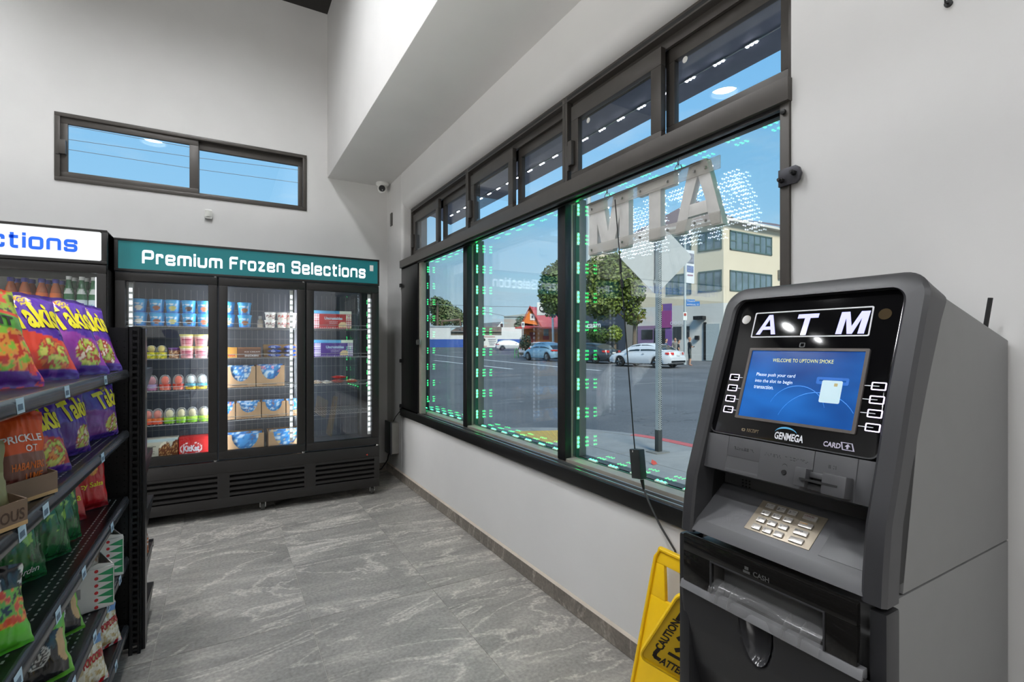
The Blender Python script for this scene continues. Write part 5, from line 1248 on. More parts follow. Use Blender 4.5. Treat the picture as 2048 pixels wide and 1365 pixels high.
part('peg_holes', g, mat('peg_hole_dark', (4, 4, 4), 0.9), gd, kind='stuff')
g = G()
for xa, xb in ((XLIP, XLIP+0.014), (XLIP+0.030, XLIP+0.040)): g.box(xa, xb, 2.60, 2.612, 0.0, 1.374)
for k in range(54):
    z = 1.36-0.0254*k
    if z > 0.0: g.box(XLIP+0.013, XLIP+0.031, 2.60, 2.612, z, z+0.010)
for xa in (XLIP, XLIP+0.038): g.box(xa, xa+0.003, 2.60, 2.66, 0.0, 1.374)
part('upright', g, M_SHELF, gd)
part('upright', G().box(XLIP+0.041, XLIP+0.054, 2.63, 2.69, 0.0, 1.370), M_SHELF, gd, bev=0.002)
part('upright_cap', G().box(XLIP-0.001, XLIP+0.042, 2.598, 2.664, 1.370, 1.376), M_SHELF, gd)
SHELF = [1.195, 0.945, 0.668, 0.418, 0.135]
for zi, z in enumerate(SHELF):
    sh_ = part('shelf', G().box(-0.82, XLIP-0.012, GY0, GY1, z-0.022, z), M_SHELF, gd, bev=0.002)
    lip = [(XLIP-0.018, z-0.010), (XLIP-0.014, z+0.001), (XLIP-0.003, z+0.001), (XLIP+0.003, z-0.010), (XLIP+0.004, z-0.026), (XLIP-0.002, z-0.034), (XLIP-0.014, z-0.034)]
    part('price_channel', G().prism(lip, 'y', GY0, 2.597), M_LIP, sh_, smooth=70)
    part('shelf_bracket', G().prism([(-0.80, z-0.022), (XLIP-0.03, z-0.022), (XLIP-0.03, z-0.03), (-0.80, z-0.10)], 'y', 2.58, 2.584), M_SHELF, sh_)
    if zi in (1, 2, 3):
        g = G()
        for r_, xo in enumerate((0.035, 0.055)):
            for k in range(70): y = 0.80+0.0254*k+0.012*r_; g.box(XLIP-xo-0.0022, XLIP-xo+0.0022, y, y+0.011, z, z+0.0006)
        part('deck_slots', g, mat('slot_painted_shine', (176, 178, 178), 0.4, 0.3), sh_, kind='stuff')  # pale dashes: light showing in the perforations is put into the colour
tagrows = [(0, (36, 131, 209)), (1, (40, 203, 88)), (2, (222, 165, 113, 32)), (3, (238, 214, 187, 144)), (4, (230,))]
tx_at = lambda u, X: X*(CY-((u-1024)/F_PX)*SY)/(SY+((u-1024)/F_PX)*CY)
for zi, us_ in tagrows:
    z = SHELF[zi]
    for u in us_:
        y = tx_at(u, XLIP)
        g = G().hexa([(XLIP+0.0046, y-0.021, z-0.028), (XLIP+0.0050, y-0.021, z-0.028), (XLIP+0.0050, y+0.021, z-0.028), (XLIP+0.0046, y+0.021, z-0.028), (XLIP+0.0022, y-0.021, z+0.001), (XLIP+0.0026, y-0.021, z+0.001), (XLIP+0.0026, y+0.021, z+0.001), (XLIP+0.0022, y+0.021, z+0.001)])
        tg = part('price_tag', g, M_TAG, gd)
        part('tag_print', G().hexa([(XLIP+0.0048, y-0.016, z-0.022), (XLIP+0.0053, y-0.016, z-0.022), (XLIP+0.0053, y+0.010, z-0.022), (XLIP+0.0048, y+0.010, z-0.022), (XLIP+0.0038, y-0.016, z-0.010), (XLIP+0.0042, y-0.016, z-0.010), (XLIP+0.0042, y+0.010, z-0.010), (XLIP+0.0038, y+0.010, z-0.010)]), M_TAGB, tg)
# end-cap shelves beyond the upright
ec = thing('endcap_shelving', 'shelf ends of the black end display beyond the slotted upright', 'shelving', (-0.55, 2.8, 0))
for z in (1.19, 0.80, 0.56, 0.34, 0.13):
    s_ = part('shelf', G().box(-0.83, XLIP+0.045, 2.70, 3.02 if z < 0.6 else 2.98, z-0.02, z), M_SHELF, ec)
    part('shelf_bracket', G().prism([(2.70, z-0.10), (2.70, z-0.02), (2.97, z-0.02)], 'x', XLIP+0.042, XLIP+0.046), M_SHELF, s_)
part('price_channel', G().box(-0.83, XLIP+0.045, 3.0, 3.012, 0.31, 0.345), M_LIP, ec)
part('end_post', G().box(XLIP-0.0, XLIP+0.044, 2.692, 2.70, 0.0, 1.37), M_SHELF, ec)

# ---- snack bags
M_FILM = printed('bag_film', 0.24, 0.35, 0.28, bscale=26)
M_FILMM = printed('bag_film_matt', 0.42, 0.0, 0.18, bscale=26)
class Bag:
    def __init__(s, w, h, t, seed, flat=0.0): s.w, s.h, s.t, s.seed = w, h, t, seed
    def pt(s, u, v, side=-1, lift=0.0):
        """u across, v up, side -1 = front (local -y)"""
        vv = min(1, max(0, (v-0.045)/0.91)); e = max(0.0, sin(pi*vv))**0.55*max(0.0, sin(pi*u))**0.62
        body = e*(0.75+0.35*(1-v))
        sd = s.seed
        cre = (1-abs(noise.noise(Vector((u*9+sd, v*2.2, sd)))))**3-0.35
        edge = (1-min(1, min(vv, 1-vv)*3.0))
        wr = cre*0.010*e*(0.35+0.9*edge)+0.008*e*noise.noise(Vector((u*3.2+sd, v*3.6+sd, side*3.0)))
        x = (u-0.5)*s.w*(1-0.10*sin(pi*vv)**0.8)+0.004*noise.noise(Vector((sd, v*7, u*2)))
        z = v*s.h*(1-0.05*abs(2*u-1)**2*(0 if v < 0.5 else 1))-0.018*(1-v)*0*e
        y = side*(s.t/2*body+wr+0.0008+lift)
        if v < 0.05 or v > 0.95: y += 0.004*sin(u*28)*0.6+0.012*(0.05-v if v < .05 else 0)*4
        return (x, y, max(0.0005, z))
def snack_bag(name, label, cat, w, h, t, seed, design, u, Y, z, rz, lean, group=None, texts=(), back=(70, 30, 120), m=None, X=None, nu=44, nv=56):
    B = Bag(w, h, t, seed)
    a = (u-1024)/F_PX; X = Y*(SY+a*CY)/(CY-a*SY) if X is None else X
    r = thing(name, label, cat, (0, 0, 0), group)
    g = G(); cols = []
    for side in (-1, 1):
        g.grid(lambda p, q: B.pt(p, q, side), nu, nv, flip=(side > 0))
        for j in range(nv+1):
            for i in range(nu+1): cols.append(design(i/nu, j/nv) if side < 0 else back)
    part('film', g, m or M_FILM, r, cols=cols, local=True, smooth=70)
    for s_, fn, mt, bold, nm in texts:
        V, Fc, asp = text_geo(s_, bold, 0.12)
        gg = G().add([B.pt(*fn(x, y), -1, 0.0022) for x, y in V], Fc)
        part(nm, gg, mt, r, local=True, smooth=0)
    R = Matrix.Rotation(rz, 3, 'Z') @ Matrix.Rotation(-lean, 3, 'X'); P = [R @ Vector(p) for p in g.v]; z0 = min(p.z for p in P)
    low = max(p.x for p in P if p.z < z0+0.02) if X > -0.7 else 0
    over = X+low-(XLIP-0.003)
    if X < XLIP and over > 0: X -= over
    r.location = (X, Y, z-z0+0.0015); r.rotation_euler = (-lean, 0, rz)
    return r
M_YELINK = mat('bag_yellow_ink', (242, 226, 40), 0.35); M_WHINK = mat('white_ink', (240, 240, 240), 0.4); M_ORINK = mat('orange_ink', (226, 120, 50), 0.45)
def spiral(u, v, cu, cv, r):
    d = sqrt((u-cu)**2+((v-cv)*1.4)**2)
    return d < r and (sin(d/r*15+atan2(v-cv, u-cu)) > -0.2)
def chips_bag(low, food2, sd):
    P = (82, 40, 156)
    def f(u, v):
        if v > 0.955 or v < 0.02: return (60, 26, 120)
        if spiral(u, v, 0.56, 0.885, 0.10): return (238, 206, 60)
        if 0.05 < u-0.36 < 0.14 and abs(v-0.89) < 0.03: return (226, 90, 50)
        n = fbm(u*5+sd, v*5)
        if v < 0.09: return P if n > -0.2 else (120, 60, 170)
        if (u-0.68)**2*1.6+(v-0.24)**2*2.6+0.03*n < 0.085:
            q = fbm(u*9+sd, v*12+sd)
            return (206, 204, 96) if q > 0.14 else ((158, 180, 70) if q > 0.0 else ((176, 60, 50) if q > -0.18 else food2))
        if v < 0.50-0.16*(u-0.4)+0.02*n: return low
        return blend((74, 34, 148), (98, 54, 172), v)
    return f
def slant(u0, v0, w, h, rise): return lambda x, y: (min(0.97, max(0.03, u0+w*x+0.10*(1-y)*h*2)), v0+h*y+rise*x)
TK = [('Takis', slant(0.20, 0.50, 0.74, 0.31, 0.08), M_YELINK, 0.035, 'lettering')]
GT1 = 'purple rolled chip bags on the top shelf'
hot = [('NT', lambda x, y: (0.1+0.3*x, 0.56+0.10*y), M_INK, 0.03, 'lettering')]
def lime_bag(u, v):
    n = fbm(u*5+3, v*5)
    if v > 0.72 and n > -0.12: return (150, 176, 50) if n < 0.2 else (70, 70, 60)
    if 0.55 < v < 0.68: return (90, 160, 60)
    if v < 0.14: return (90, 40, 140) if n > 0 else (206, 50, 60)
    if (u-0.66)**2+(v-0.36)**2*1.4 < 0.13:
        q = fbm(u*8+4, v*10); return (140, 190, 60) if q > 0.1 else ((226, 150, 60) if q > -0.1 else (196, 60, 40))
    return (222, 72, 44)
z1 = SHELF[0]
snack_bag('chip_bag', 'red and lime chip bag at the left end of the top shelf', 'snack bag', 0.21, 0.27, 0.075, 1.3, lime_bag, -14, 1.56, z1, radians(48), 0.42, None, [('NT', lambda x, y: (0.55+0.30*x, 0.56+0.10*y), M_INK, 0.03, 'lettering')], back=(90, 40, 140))
snack_bag('chip_bag', 'purple chip bag with red lower half, second on the top shelf', 'snack bag', 0.205, 0.28, 0.075, 2.7, chips_bag((222, 66, 44), (214, 120, 60), 1), 84, 1.87, z1, radians(48), 0.44, GT1, TK)
snack_bag('chip_bag', 'purple chip bag with magenta lower half, third on the top shelf', 'snack bag', 0.205, 0.290, 0.075, 3.9, chips_bag((150, 58, 160), (236, 214, 190), 2), 172, 2.16, z1, radians(48), 0.44, GT1, TK)
snack_bag('chip_bag', 'purple chip bag beside the slotted upright on the top shelf', 'snack bag', 0.195, 0.285, 0.070, 5.2, chips_bag((140, 54, 156), (240, 226, 200), 3), 228, 2.42, z1, radians(48), 0.42, GT1, TK)
z2 = SHELF[1]
GT2 = 'purple rolled chip bags on the second shelf'
snack_bag('chip_bag', 'glossy purple chip bag by the end panel, second shelf', 'snack bag', 0.18, 0.215, 0.07, 6.1, chips_bag((130, 60, 150), (236, 214, 190), 4), 205, 2.40, z2, radians(66), 0.12, GT2, TK, back=(104, 70, 150))
snack_bag('chip_bag', 'glossy purple chip bag standing in the middle of the second shelf', 'snack bag', 0.18, 0.215, 0.07, 7.4, chips_bag((96, 50, 140), (236, 214, 190), 5), 142, 2.06, z2, radians(66), 0.16, GT2, TK, back=(70, 36, 110))
snack_bag('chip_bag', 'dark purple chip bag lying at the back of the second shelf', 'snack bag', 0.18, 0.19, 0.07, 8.8, lambda u, v: (44, 20, 84), 62, 2.28, z2, radians(60), 0.35, GT2, back=(40, 18, 76))
snack_bag('chip_bag', 'purple and red chip bag behind the orange bag, second shelf', 'snack bag', 0.19, 0.22, 0.075, 9.3, chips_bag((196, 44, 56), (226, 140, 60), 6), 80, 1.76, z2, radians(58), 0.28, GT2, TK)
def hab(u, v):
    if v < 0.50: return (138, 96, 84) if v > 0.2 or fbm(u*6, v*6) > 0 else (110, 50, 44)
    return (226, 92, 36) if v < 0.88 else (206, 70, 26)
snack_bag('chip_bag', 'orange and brown chip bag in a brown tray, second shelf', 'snack bag', 0.108, 0.195, 0.05, 10.1, hab, 48, 1.55, z2+0.008, radians(46), 0.16, None,
          [('PRICKLE', lambda x, y: (0.12+0.72*x, 0.62+0.09*y), M_WHINK, 0.02, 'lettering'), ('OT', lambda x, y: (0.50+0.22*x, 0.50+0.08*y), M_WHINK, 0.02, 'lettering'), ('HABANERO', lambda x, y: (0.20+0.66*x, 0.29+0.09*y), M_ORINK, 0.02, 'lettering'), ('LIME', lambda x, y: (0.46+0.32*x, 0.17+0.08*y), M_ORINK, 0.02, 'lettering')], back=(160, 70, 40), m=M_FILMM)
snack_bag('chip_bag', 'olive green chip bag cut by the left picture edge', 'snack bag', 0.108, 0.165, 0.05, 11.6, lambda u, v: (150, 148, 108) if v < 0.6 else (126, 124, 84), -44, 1.31, z2+0.008, radians(46), 0.16, None,
          [('corn', lambda x, y: (0.5+0.3*x, 0.5+0.1*y), M_WHINK, 0.0, 'lettering')][:0], back=(120, 118, 80), m=M_FILMM)
def tray_box(label, cx, cyy, z, w, d, h, rz, word):
    t = thing('cardboard_tray', label, 'tray', (0, 0, 0))
    bm_ = mat('brown_board', (122, 100, 82), 0.7)
    part('front_wall', G().box(-w/2, w/2, -d/2, -d/2+0.003, 0, h), bm_, t, local=True)
    for q in (-1, 1): part('side_wall', G().prism([(-d/2+0.003, 0), (d/2, 0), (d/2, h*1.8), (-d/2+0.003, h)], 'x', q*w/2-0.0015, q*w/2+0.0015), bm_, t, local=True)
    part('bottom', G().box(-w/2, w/2, -d/2, d/2, 0, 0.002), bm_, t, local=True)
    if word: part('lettering', G().text(word, (-w*0.45, -d/2-0.0006, h*0.25), (1, 0, 0), (0, 0, 1), w=w*0.9, h=h*0.45, bold=0.02, lift=0.0), mat('dark_brown_ink', (74, 52, 38), 0.6), t, local=True)
    part('base_band', G().box(-w/2, w/2, -d/2-0.0005, -d/2, 0, h*0.16), mat('tan_board', (196, 160, 112), 0.7), t, local=True)
    t.location = (cx, cyy, z); t.rotation_euler = (0, 0, rz)
lx = lambda u, Y: Y*(SY+((u-1024)/F_PX)*CY)/(CY-((u-1024)/F_PX)*SY)
tray_box('brown cardboard tray holding the orange chip bag', -0.435, 1.55, z2+0.003, 0.135, 0.13, 0.05, radians(62), None)
tray_box('brown cardboard tray with dark lettering at the left edge', -0.425, 1.30, z2+0.003, 0.135, 0.13, 0.05, radians(62), 'DELICIOUS')
z3 = SHELF[2]
def salsa(u, v):
    for cu, cv in ((0.34, 0.62), (0.62, 0.66), (0.5, 0.82)):
        q = (u-cu)**2+((v-cv)*1.25)**2
        if q < 0.020: return (236, 150, 40) if fbm(u*20, v*20) > -0.15 else (196, 90, 30)
    return (196, 24, 34) if v > 0.10 else (160, 16, 26)
snack_bag('chip_bag', 'red salsa chip bag with round chips, deep on the third shelf', 'snack bag', 0.17, 0.24, 0.075, 12.2, salsa, 168, 2.44, z3, radians(40), 0.12, 'red salsa chip bags', [('Spicy Salsa', lambda x, y: (0.14+0.72*x, 0.34+0.10*y), M_YELINK, 0.015, 'lettering')], back=(150, 16, 26))
snack_bag('chip_bag', 'red salsa chip bag half hidden behind the green bag', 'snack bag', 0.17, 0.24, 0.075, 13.5, salsa, 118, 2.28, z3, radians(40), 0.16, 'red salsa chip bags', [('Salsa', lambda x, y: (0.40+0.50*x, 0.30+0.11*y), M_YELINK, 0.015, 'lettering')], back=(150, 16, 26))
def greenb(sd):
    def f(u, v):
        n = fbm(u*4+sd, v*4)
        if n > 0.22 and v > 0.4: return (150, 196, 90)
        if abs(u-0.12) < 0.04: return (150, 190, 50)
        return (32, 104, 52) if n > -0.15 else (24, 76, 40)
    return f
for i, (u, Y, lb, rz_) in enumerate(((116, 2.06, 'green chip bag farthest along the third shelf', 56), (84, 1.92, 'green chip bag with lime seam in the middle of the third shelf', 50), (22, 1.76, 'green chip bag with pale leaf print at the left edge', 46))):
    snack_bag('chip_bag', lb, 'snack bag', 0.165, (0.20, 0.205, 0.19)[i], 0.085, 14.1+i*1.7, greenb(i), u, Y, z3, radians(rz_), 0.14, 'green chip bags on the third shelf', [('Garden', lambda x, y: (0.40+0.42*x, 0.14+0.09*y), M_WHINK, 0.0, 'lettering')] if i == 2 else (), back=(30, 90, 46))
def veg(u, v):
    n = fbm(u*4, v*4)
    if v < 0.30+0.1*n: return (90, 190, 50)
    q = fbm(u*7+2, v*7+1)
    if v < 0.72: return (214, 70, 40) if q > 0.10 else ((236, 150, 60) if q > 0.0 else ((110, 180, 60) if q > -0.2 else (40, 40, 42)))
    return (34, 34, 38) if n > -0.1 else (226, 226, 222)
snack_bag('chip_bag', 'clear topped vegetable chip bag with red peppers, near left', 'snack bag', 0.165, 0.175, 0.075, 19.3, veg, 34, 1.37, z3, radians(42), 0.25, None, (), back=(60, 120, 40))
z4 = SHELF[3]
def logo_ring(u, v, cu, cv, r):
    d = sqrt((u-cu)**2+((v-cv)*1.3)**2)
    return (0.86*r < d < r) or (0.55*r < d < 0.80*r and sin(22*atan2(v-cv, u-cu)) > 0.1) or (d < 0.48*r and fbm(u*26, v*26) > 0.05)
def blackb(u, v):
    if logo_ring(u, v, 0.42, 0.48, 0.20): return (206, 206, 200)
    if v > 0.76 or v < 0.08 or u > 0.93: return (110, 190, 60)
    if (u-0.88)**2*2.2+(v-0.5)**2*0.55 < 0.036: return (206, 170, 120)
    return (34, 34, 36)
snack_bag('chip_bag', 'black chip bag with round white emblem, farther one on the fourth shelf', 'snack bag', 0.16, 0.155, 0.075, 21.0, blackb, 112, 1.95, z4, radians(44), 0.30, 'black chip bags with round emblem', (), back=(40, 60, 36))
snack_bag('chip_bag', 'black chip bag with round white emblem, nearer one on the fourth shelf', 'snack bag', 0.165, 0.17, 0.075, 22.4, blackb, 96, 1.70, z4, radians(42), 0.30, 'black chip bags with round emblem', (), back=(40, 60, 36))
# open white cartons with zigzag border
M_GREENINK = mat('green_ink', (36, 140, 90), 0.5); M_REDINK = mat('red_dot_ink', (196, 40, 44), 0.5); M_CART = mat('white_carton', (214, 214, 210), 0.55)
def zig_carton(label, cx, cyy, z, w, d, h, rz, food):
    t = thing('display_carton', label, 'carton', (0, 0, 0), 'white zigzag cartons')
    part('front_wall', G().box(-w/2, w/2, -d/2, -d/2+0.003, 0, h), M_CART, t, local=True)
    for q in (-1, 1): part('side_wall', G().box(q*w/2-0.0015, q*w/2+0.0015, -d/2+0.003, d/2, 0, h), M_CART, t, local=True)
    part('back_wall', G().box(-w/2, w/2, d/2-0.003, d/2, 0, h*1.35), M_CART, t, local=True); part('bottom', G().box(-w/2, w/2, -d/2, d/2, 0, 0.003), M_CART, t, local=True)
    part('torn_flap', G().prism([(-w/2, h), (w*0.1, h*1.02), (w*0.28, h*1.12), (w/2, h*1.04), (w/2, h*0.9), (-w/2, h*0.9)], 'y', -d/2+0.004, -d/2+0.006), M_CART, t, local=True)
    n = 5
    for k in range(n):
        za, zb = h*(0.06+0.88*k/n), h*(0.06+0.88*(k+1)/n)
        part('zigzag', G().add([(w/2-0.002, -d/2-0.0006, za), (w/2-0.002, -d/2-0.0006, zb), (w/2-0.045, -d/2-0.0006, (za+zb)/2)], [(0, 1, 2)]), M_GREENINK, t, local=True)
        part('zigzag', G().add([(w/2+0.002, -d/2+0.002, za), (w/2+0.002, -d/2+0.002, zb), (w/2+0.002, -d/2+0.040, (za+zb)/2)], [(0, 2, 1)]), M_GREENINK, t, local=True)
    for k in range(n+1):
        part('red_dot', G().cyl((w/2-0.047, -d/2, h*(0.06+0.88*k/n)), (w/2-0.047, -d/2-0.0006, h*(0.06+0.88*k/n)), 0.0055, 0.0055, 12), M_REDINK, t, local=True)
        part('red_dot', G().cyl((w/2+0.0015, -d/2+0.050, h*(0.06+0.88*k/n)), (w/2+0.0021, -d/2+0.050, h*(0.06+0.88*k/n)), 0.005, 0.005, 12), M_REDINK, t, local=True)
    part('hand_hole', G().box(-w*0.12, w*0.04, -d/2-0.0005, -d/2, h*0.38, h*0.62), mat('carton_grey_patch', (150, 148, 148), 0.6), t, local=True)  # flat grey patch drawn as the hand hole
    part('lettering', G().text('!', (-w*0.02, -d/2-0.0006, h*0.06), (1, 0, 0), (0, 0, 1), h=h*0.2, bold=0.03, lift=0.0), M_GREENINK, t, local=True)
    t.location = (cx, cyy, z); t.rotation_euler = (0, 0, rz)
    rnd = random.Random(int(cx*1000))
    for k in range(4):
        s_ = thing('pastry_pack', 'brown pretzel pack in clear film, number %s from the front of the %s' % (('one', 'two', 'three', 'four')[k], food), 'snack', (0, 0, 0), 'pretzel packs in the zigzag cartons')
        pc, c = pack('p', w*0.7, 0.026, h*0.85, (150, 104, 62), (206, 196, 184), 30+k+int(cyy*10))
        pc.v = [(a, cc-0.015, b+h*0.45) for a, b, cc in pc.v]
        part('wrapper', pc, M_FILM, s_, cols=c, local=True)
        off = Matrix.Rotation(rz, 4, 'Z') @ Vector((0, -d/2+0.026+0.03*k, 0)); s_.location = (cx+off.x, cyy+off.y, z+0.02+0.02*k); s_.rotation_euler = (-0.10, 0, rz+rnd.uniform(-.04, .04))
zig_carton('open white carton with green zigzag border, nearer one', lx(172, 2.20)-0.035, 2.18, z4+0.003, 0.19, 0.17, 0.135, radians(22), 'nearer carton')
zig_carton('open white carton with green zigzag border by the end panel', lx(206, 2.45)-0.045, 2.43, z4+0.003, 0.19, 0.14, 0.145, radians(22), 'farther carton')
z5 = SHELF[4]
def popc(u, v):
    if v > 0.93: return (226, 226, 222)
    if v > 0.78 and u > 0.4: return (110, 150, 200)
    if v < 0.10: return (200, 30, 40) if int(u*9) % 2 else (236, 232, 226)
    q = fbm(u*10+1, v*10)
    return (240, 234, 214) if q > -0.02 else ((214, 196, 150) if q > -0.25 else (190, 160, 100))
PT = [('POPCORN', lambda x, y: (0.40+0.56*x, 0.42+0.16*y+0.10*x), M_REDINK, 0.04, 'lettering'), ('FAT FREE'[:7], lambda x, y: (0.16+0.24*x, 0.56+0.07*y), M_INK, 0.0, 'lettering')]
snack_bag('popcorn_bag', 'popcorn bag with red lettering, farther one on the bottom shelf', 'snack bag', 0.15, 0.165, 0.075, 24.0, popc, 216, 2.42, z5, radians(44), 0.26, 'popcorn bags on the bottom shelf', PT, back=(226, 220, 206))
snack_bag('popcorn_bag', 'popcorn bag with red lettering, nearer one on the bottom shelf', 'snack bag', 0.16, 0.175, 0.08, 25.7, popc, 186, 2.16, z5, radians(44), 0.26, 'popcorn bags on the bottom shelf', PT, back=(226, 220, 206))
snack_bag('snack_pack', 'small orange and clear snack pack on the end display', 'snack bag', 0.13, 0.12, 0.05, 27.0, lambda u, v: (206, 110, 60) if fbm(u*7, v*7) > 0.0 else (214, 204, 196), 300, 2.88, 0.341, radians(120), 0.1, None, (), back=(200, 120, 80), X=-0.335)
# ------------------------------------------------------------------ street outside
def asphalt():
    M, t, b, out = nodes('asphalt'); N, L = t.nodes, t.links
    tx = N.new('ShaderNodeTexCoord'); n = N.new('ShaderNodeTexNoise'); n.inputs['Scale'].default_value = 0.35; n.inputs['Detail'].default_value = 8
    f = N.new('ShaderNodeTexNoise'); f.inputs['Scale'].default_value = 45; f.inputs['Detail'].default_value = 3
    v = N.new('ShaderNodeTexVoronoi'); v.feature = 'DISTANCE_TO_EDGE'; v.inputs['Scale'].default_value = 0.22; v.inputs['Randomness'].default_value = 1.0
    w = N.new('ShaderNodeTexNoise'); w.inputs['Scale'].default_value = 1.2; w.inputs['Detail'].default_value = 5
    ad = N.new('ShaderNodeMix'); ad.data_type = 'VECTOR'; ad.inputs['Factor'].default_value = 0.12
    L.new(tx.outputs['Object'], n.inputs['Vector']); L.new(tx.outputs['Object'], f.inputs['Vector']); L.new(tx.outputs['Object'], w.inputs['Vector'])
    sc = N.new('ShaderNodeVectorMath'); sc.operation = 'MULTIPLY_ADD'; sc.inputs[1].default_value = (3, 3, 3); L.new(w.outputs['Color'], sc.inputs[0]); L.new(tx.outputs['Object'], sc.inputs[2]); L.new(sc.outputs[0], v.inputs['Vector'])
    k = N.new('ShaderNodeValToRGB'); k.color_ramp.elements[0].position = 0.3; k.color_ramp.elements[0].color = rgb((88, 88, 90)); k.color_ramp.elements[1].position = 0.7; k.color_ramp.elements[1].color = rgb((110, 110, 112)); L.new(n.outputs[0], k.inputs[0])
    ck = N.new('ShaderNodeValToRGB'); ck.color_ramp.elements[0].position = 0.0; ck.color_ramp.elements[0].color = (0.5, 0.5, 0.5, 1); ck.color_ramp.elements[1].position = 0.008; ck.color_ramp.elements[1].color = (1, 1, 1, 1); L.new(v.outputs['Distance'], ck.inputs[0])
    m1 = N.new('ShaderNodeMix'); m1.data_type = 'RGBA'; m1.blend_type = 'MULTIPLY'; m1.inputs['Factor'].default_value = 1.0; L.new(k.outputs[0], m1.inputs['A']); L.new(ck.outputs[0], m1.inputs['B'])
    m2 = N.new('ShaderNodeMix'); m2.data_type = 'RGBA'; m2.blend_type = 'OVERLAY'; m2.inputs['Factor'].default_value = 0.5; L.new(m1.outputs['Result'], m2.inputs['A']); L.new(f.outputs[0], m2.inputs['B'])
    L.new(m2.outputs['Result'], b.inputs['Base Color']); b.inputs['Roughness'].default_value = 0.85
    MATS['asphalt'] = M
    return M
def gz(x, y):
    d = x*SY+y*CY
    return -0.12+0.00016*max(0.0, d-8)**2 if d > 8 else -0.12
def on_ground(u, v_or_d):
    p = at_d(u, V0, v_or_d); return Vector((p.x, p.y, gz(p.x, p.y)))
g = G(); nx, ny = 60, 60
def gp_(i, j):
    a = -60+240*i/nx; dd = -25+185*j/ny
    x = dd*SY+a*CY; y = dd*CY-a*SY
    return (x, y, gz(x, y))
g.grid(lambda u, v: gp_(u*nx, v*ny), nx, ny)
struct('street', g, asphalt(), smooth=60)
# near sidewalk with its rounded kerb
M_CONC = mat('sidewalk_concrete', (142, 142, 140), 0.85, var=0.10, scale=3.0, bump=0.1, bscale=80)
M_REDK = mat('red_kerb_paint', (190, 96, 96), 0.8, var=0.12, scale=12)
sw = struct('sidewalk', G().box(XO, 5.15, -12, 4.4, -0.16, -0.012).box(-8, 3.2, YB+0.25, 6.75, -0.16, -0.012).prism([(XO, 4.3), (5.15, 4.3)]+[(3.15+2.0*cos(radians(a)), 4.75+2.0*sin(radians(a))) for a in range(0, 95, 10)]+[(XO, 6.75)], 'z', -0.16, -0.012), mat('joint_dark', (96, 96, 94), 0.9))
def curvepoly(r): return [(3.15+r*cos(radians(a)), 4.75+r*sin(radians(a))) for a in range(0, 95, 6)]
def clip_poly(poly, x0, x1, y0, y1):
    def cut(ps, f, isx, v, sgn):
        o = []
        for i in range(len(ps)):
            a, b = ps[i], ps[(i+1) % len(ps)]; fa_, fb_ = sgn*(a[isx]-v), sgn*(b[isx]-v)
            if fa_ >= 0: o.append(a)
            if fa_*fb_ < 0: t = fa_/(fa_-fb_); o.append((a[0]+(b[0]-a[0])*t, a[1]+(b[1]-a[1])*t))
        return o
    for isx, v, sgn in ((0, x0, 1), (0, x1, -1), (1, y0, 1), (1, y1, -1)):
        poly = cut(poly, None, isx, v, sgn)
        if len(poly) < 3: return []
    return poly
outer = [(XO, -8), (5.13, -8), (5.13, 4.75)]+curvepoly(1.98)+[(XO, 6.73)]
for i in range(4):
    for j in range(14):
        x0, y0 = XO+0.002+1.18*i, -6.1+1.18*j
        pl = clip_poly(outer, x0, x0+1.17, y0, y0+1.17)
        if pl: part('paving_slab', G().prism(pl, 'z', -0.03, 0.0), M_CONC, sw)
kb = struct('kerb', G().box(5.15, 5.30, -12, 4.75, -0.3, -0.004), M_CONC)
for k in range(16):
    a0, a1 = radians(6*k), radians(6*k+6)
    q = [(3.15+r*cos(a), 4.75+r*sin(a)) for r, a in ((2.0, a0), (2.15, a0), (2.15, a1), (2.0, a1))]
    part('kerb_piece', G().prism(q, 'z', -0.3, 0.0), M_REDK if k < 3 else M_CONC, kb)
for k in range(6): part('kerb_piece', G().box(5.148, 5.302, 4.74-0.9*(k+1), 4.735-0.9*k, -0.3, 0.0), M_REDK, kb)
tc_ = thing('tactile_plate', 'yellow tactile paving plate at the street corner', 'tactile paving', (4.1, 6.0, 0))
qd = [(3.55, 5.55), (4.15, 5.35), (4.75, 6.05), (3.75, 6.45)]
part('plate', G().prism(qd, 'z', -0.002, 0.004), mat('tactile_yellow', (190, 160, 84), 0.75, var=0.1), tc_)
g = G()
for i in range(14):
    for j in range(12):
        u, v = (i+.5)/14, (j+.5)/12
        x = (qd[0][0]*(1-u)+qd[1][0]*u)*(1-v)+(qd[3][0]*(1-u)+qd[2][0]*u)*v; y = (qd[0][1]*(1-u)+qd[1][1]*u)*(1-v)+(qd[3][1]*(1-u)+qd[2][1]*u)*v
        g.cyl((x, y, 0.004), (x, y, 0.009), 0.018, 0.012, 6)
part('domes', g, MATS['tactile_yellow'], tc_, kind='stuff')
lf = at_z(1308, 930, 0.0)
solo('fallen_leaf', G().add([(lf.x-0.03, lf.y-0.02, 0.004), (lf.x+0.02, lf.y-0.03, 0.012), (lf.x+0.035, lf.y+0.01, 0.03), (lf.x+0.0, lf.y+0.03, 0.05), (lf.x-0.03, lf.y+0.015, 0.02)], [(0, 1, 2, 3, 4)]), mat('red_leaf', (186, 60, 44), 0.6), 'small red fallen leaf lying on the pale sidewalk slabs', 'leaf')
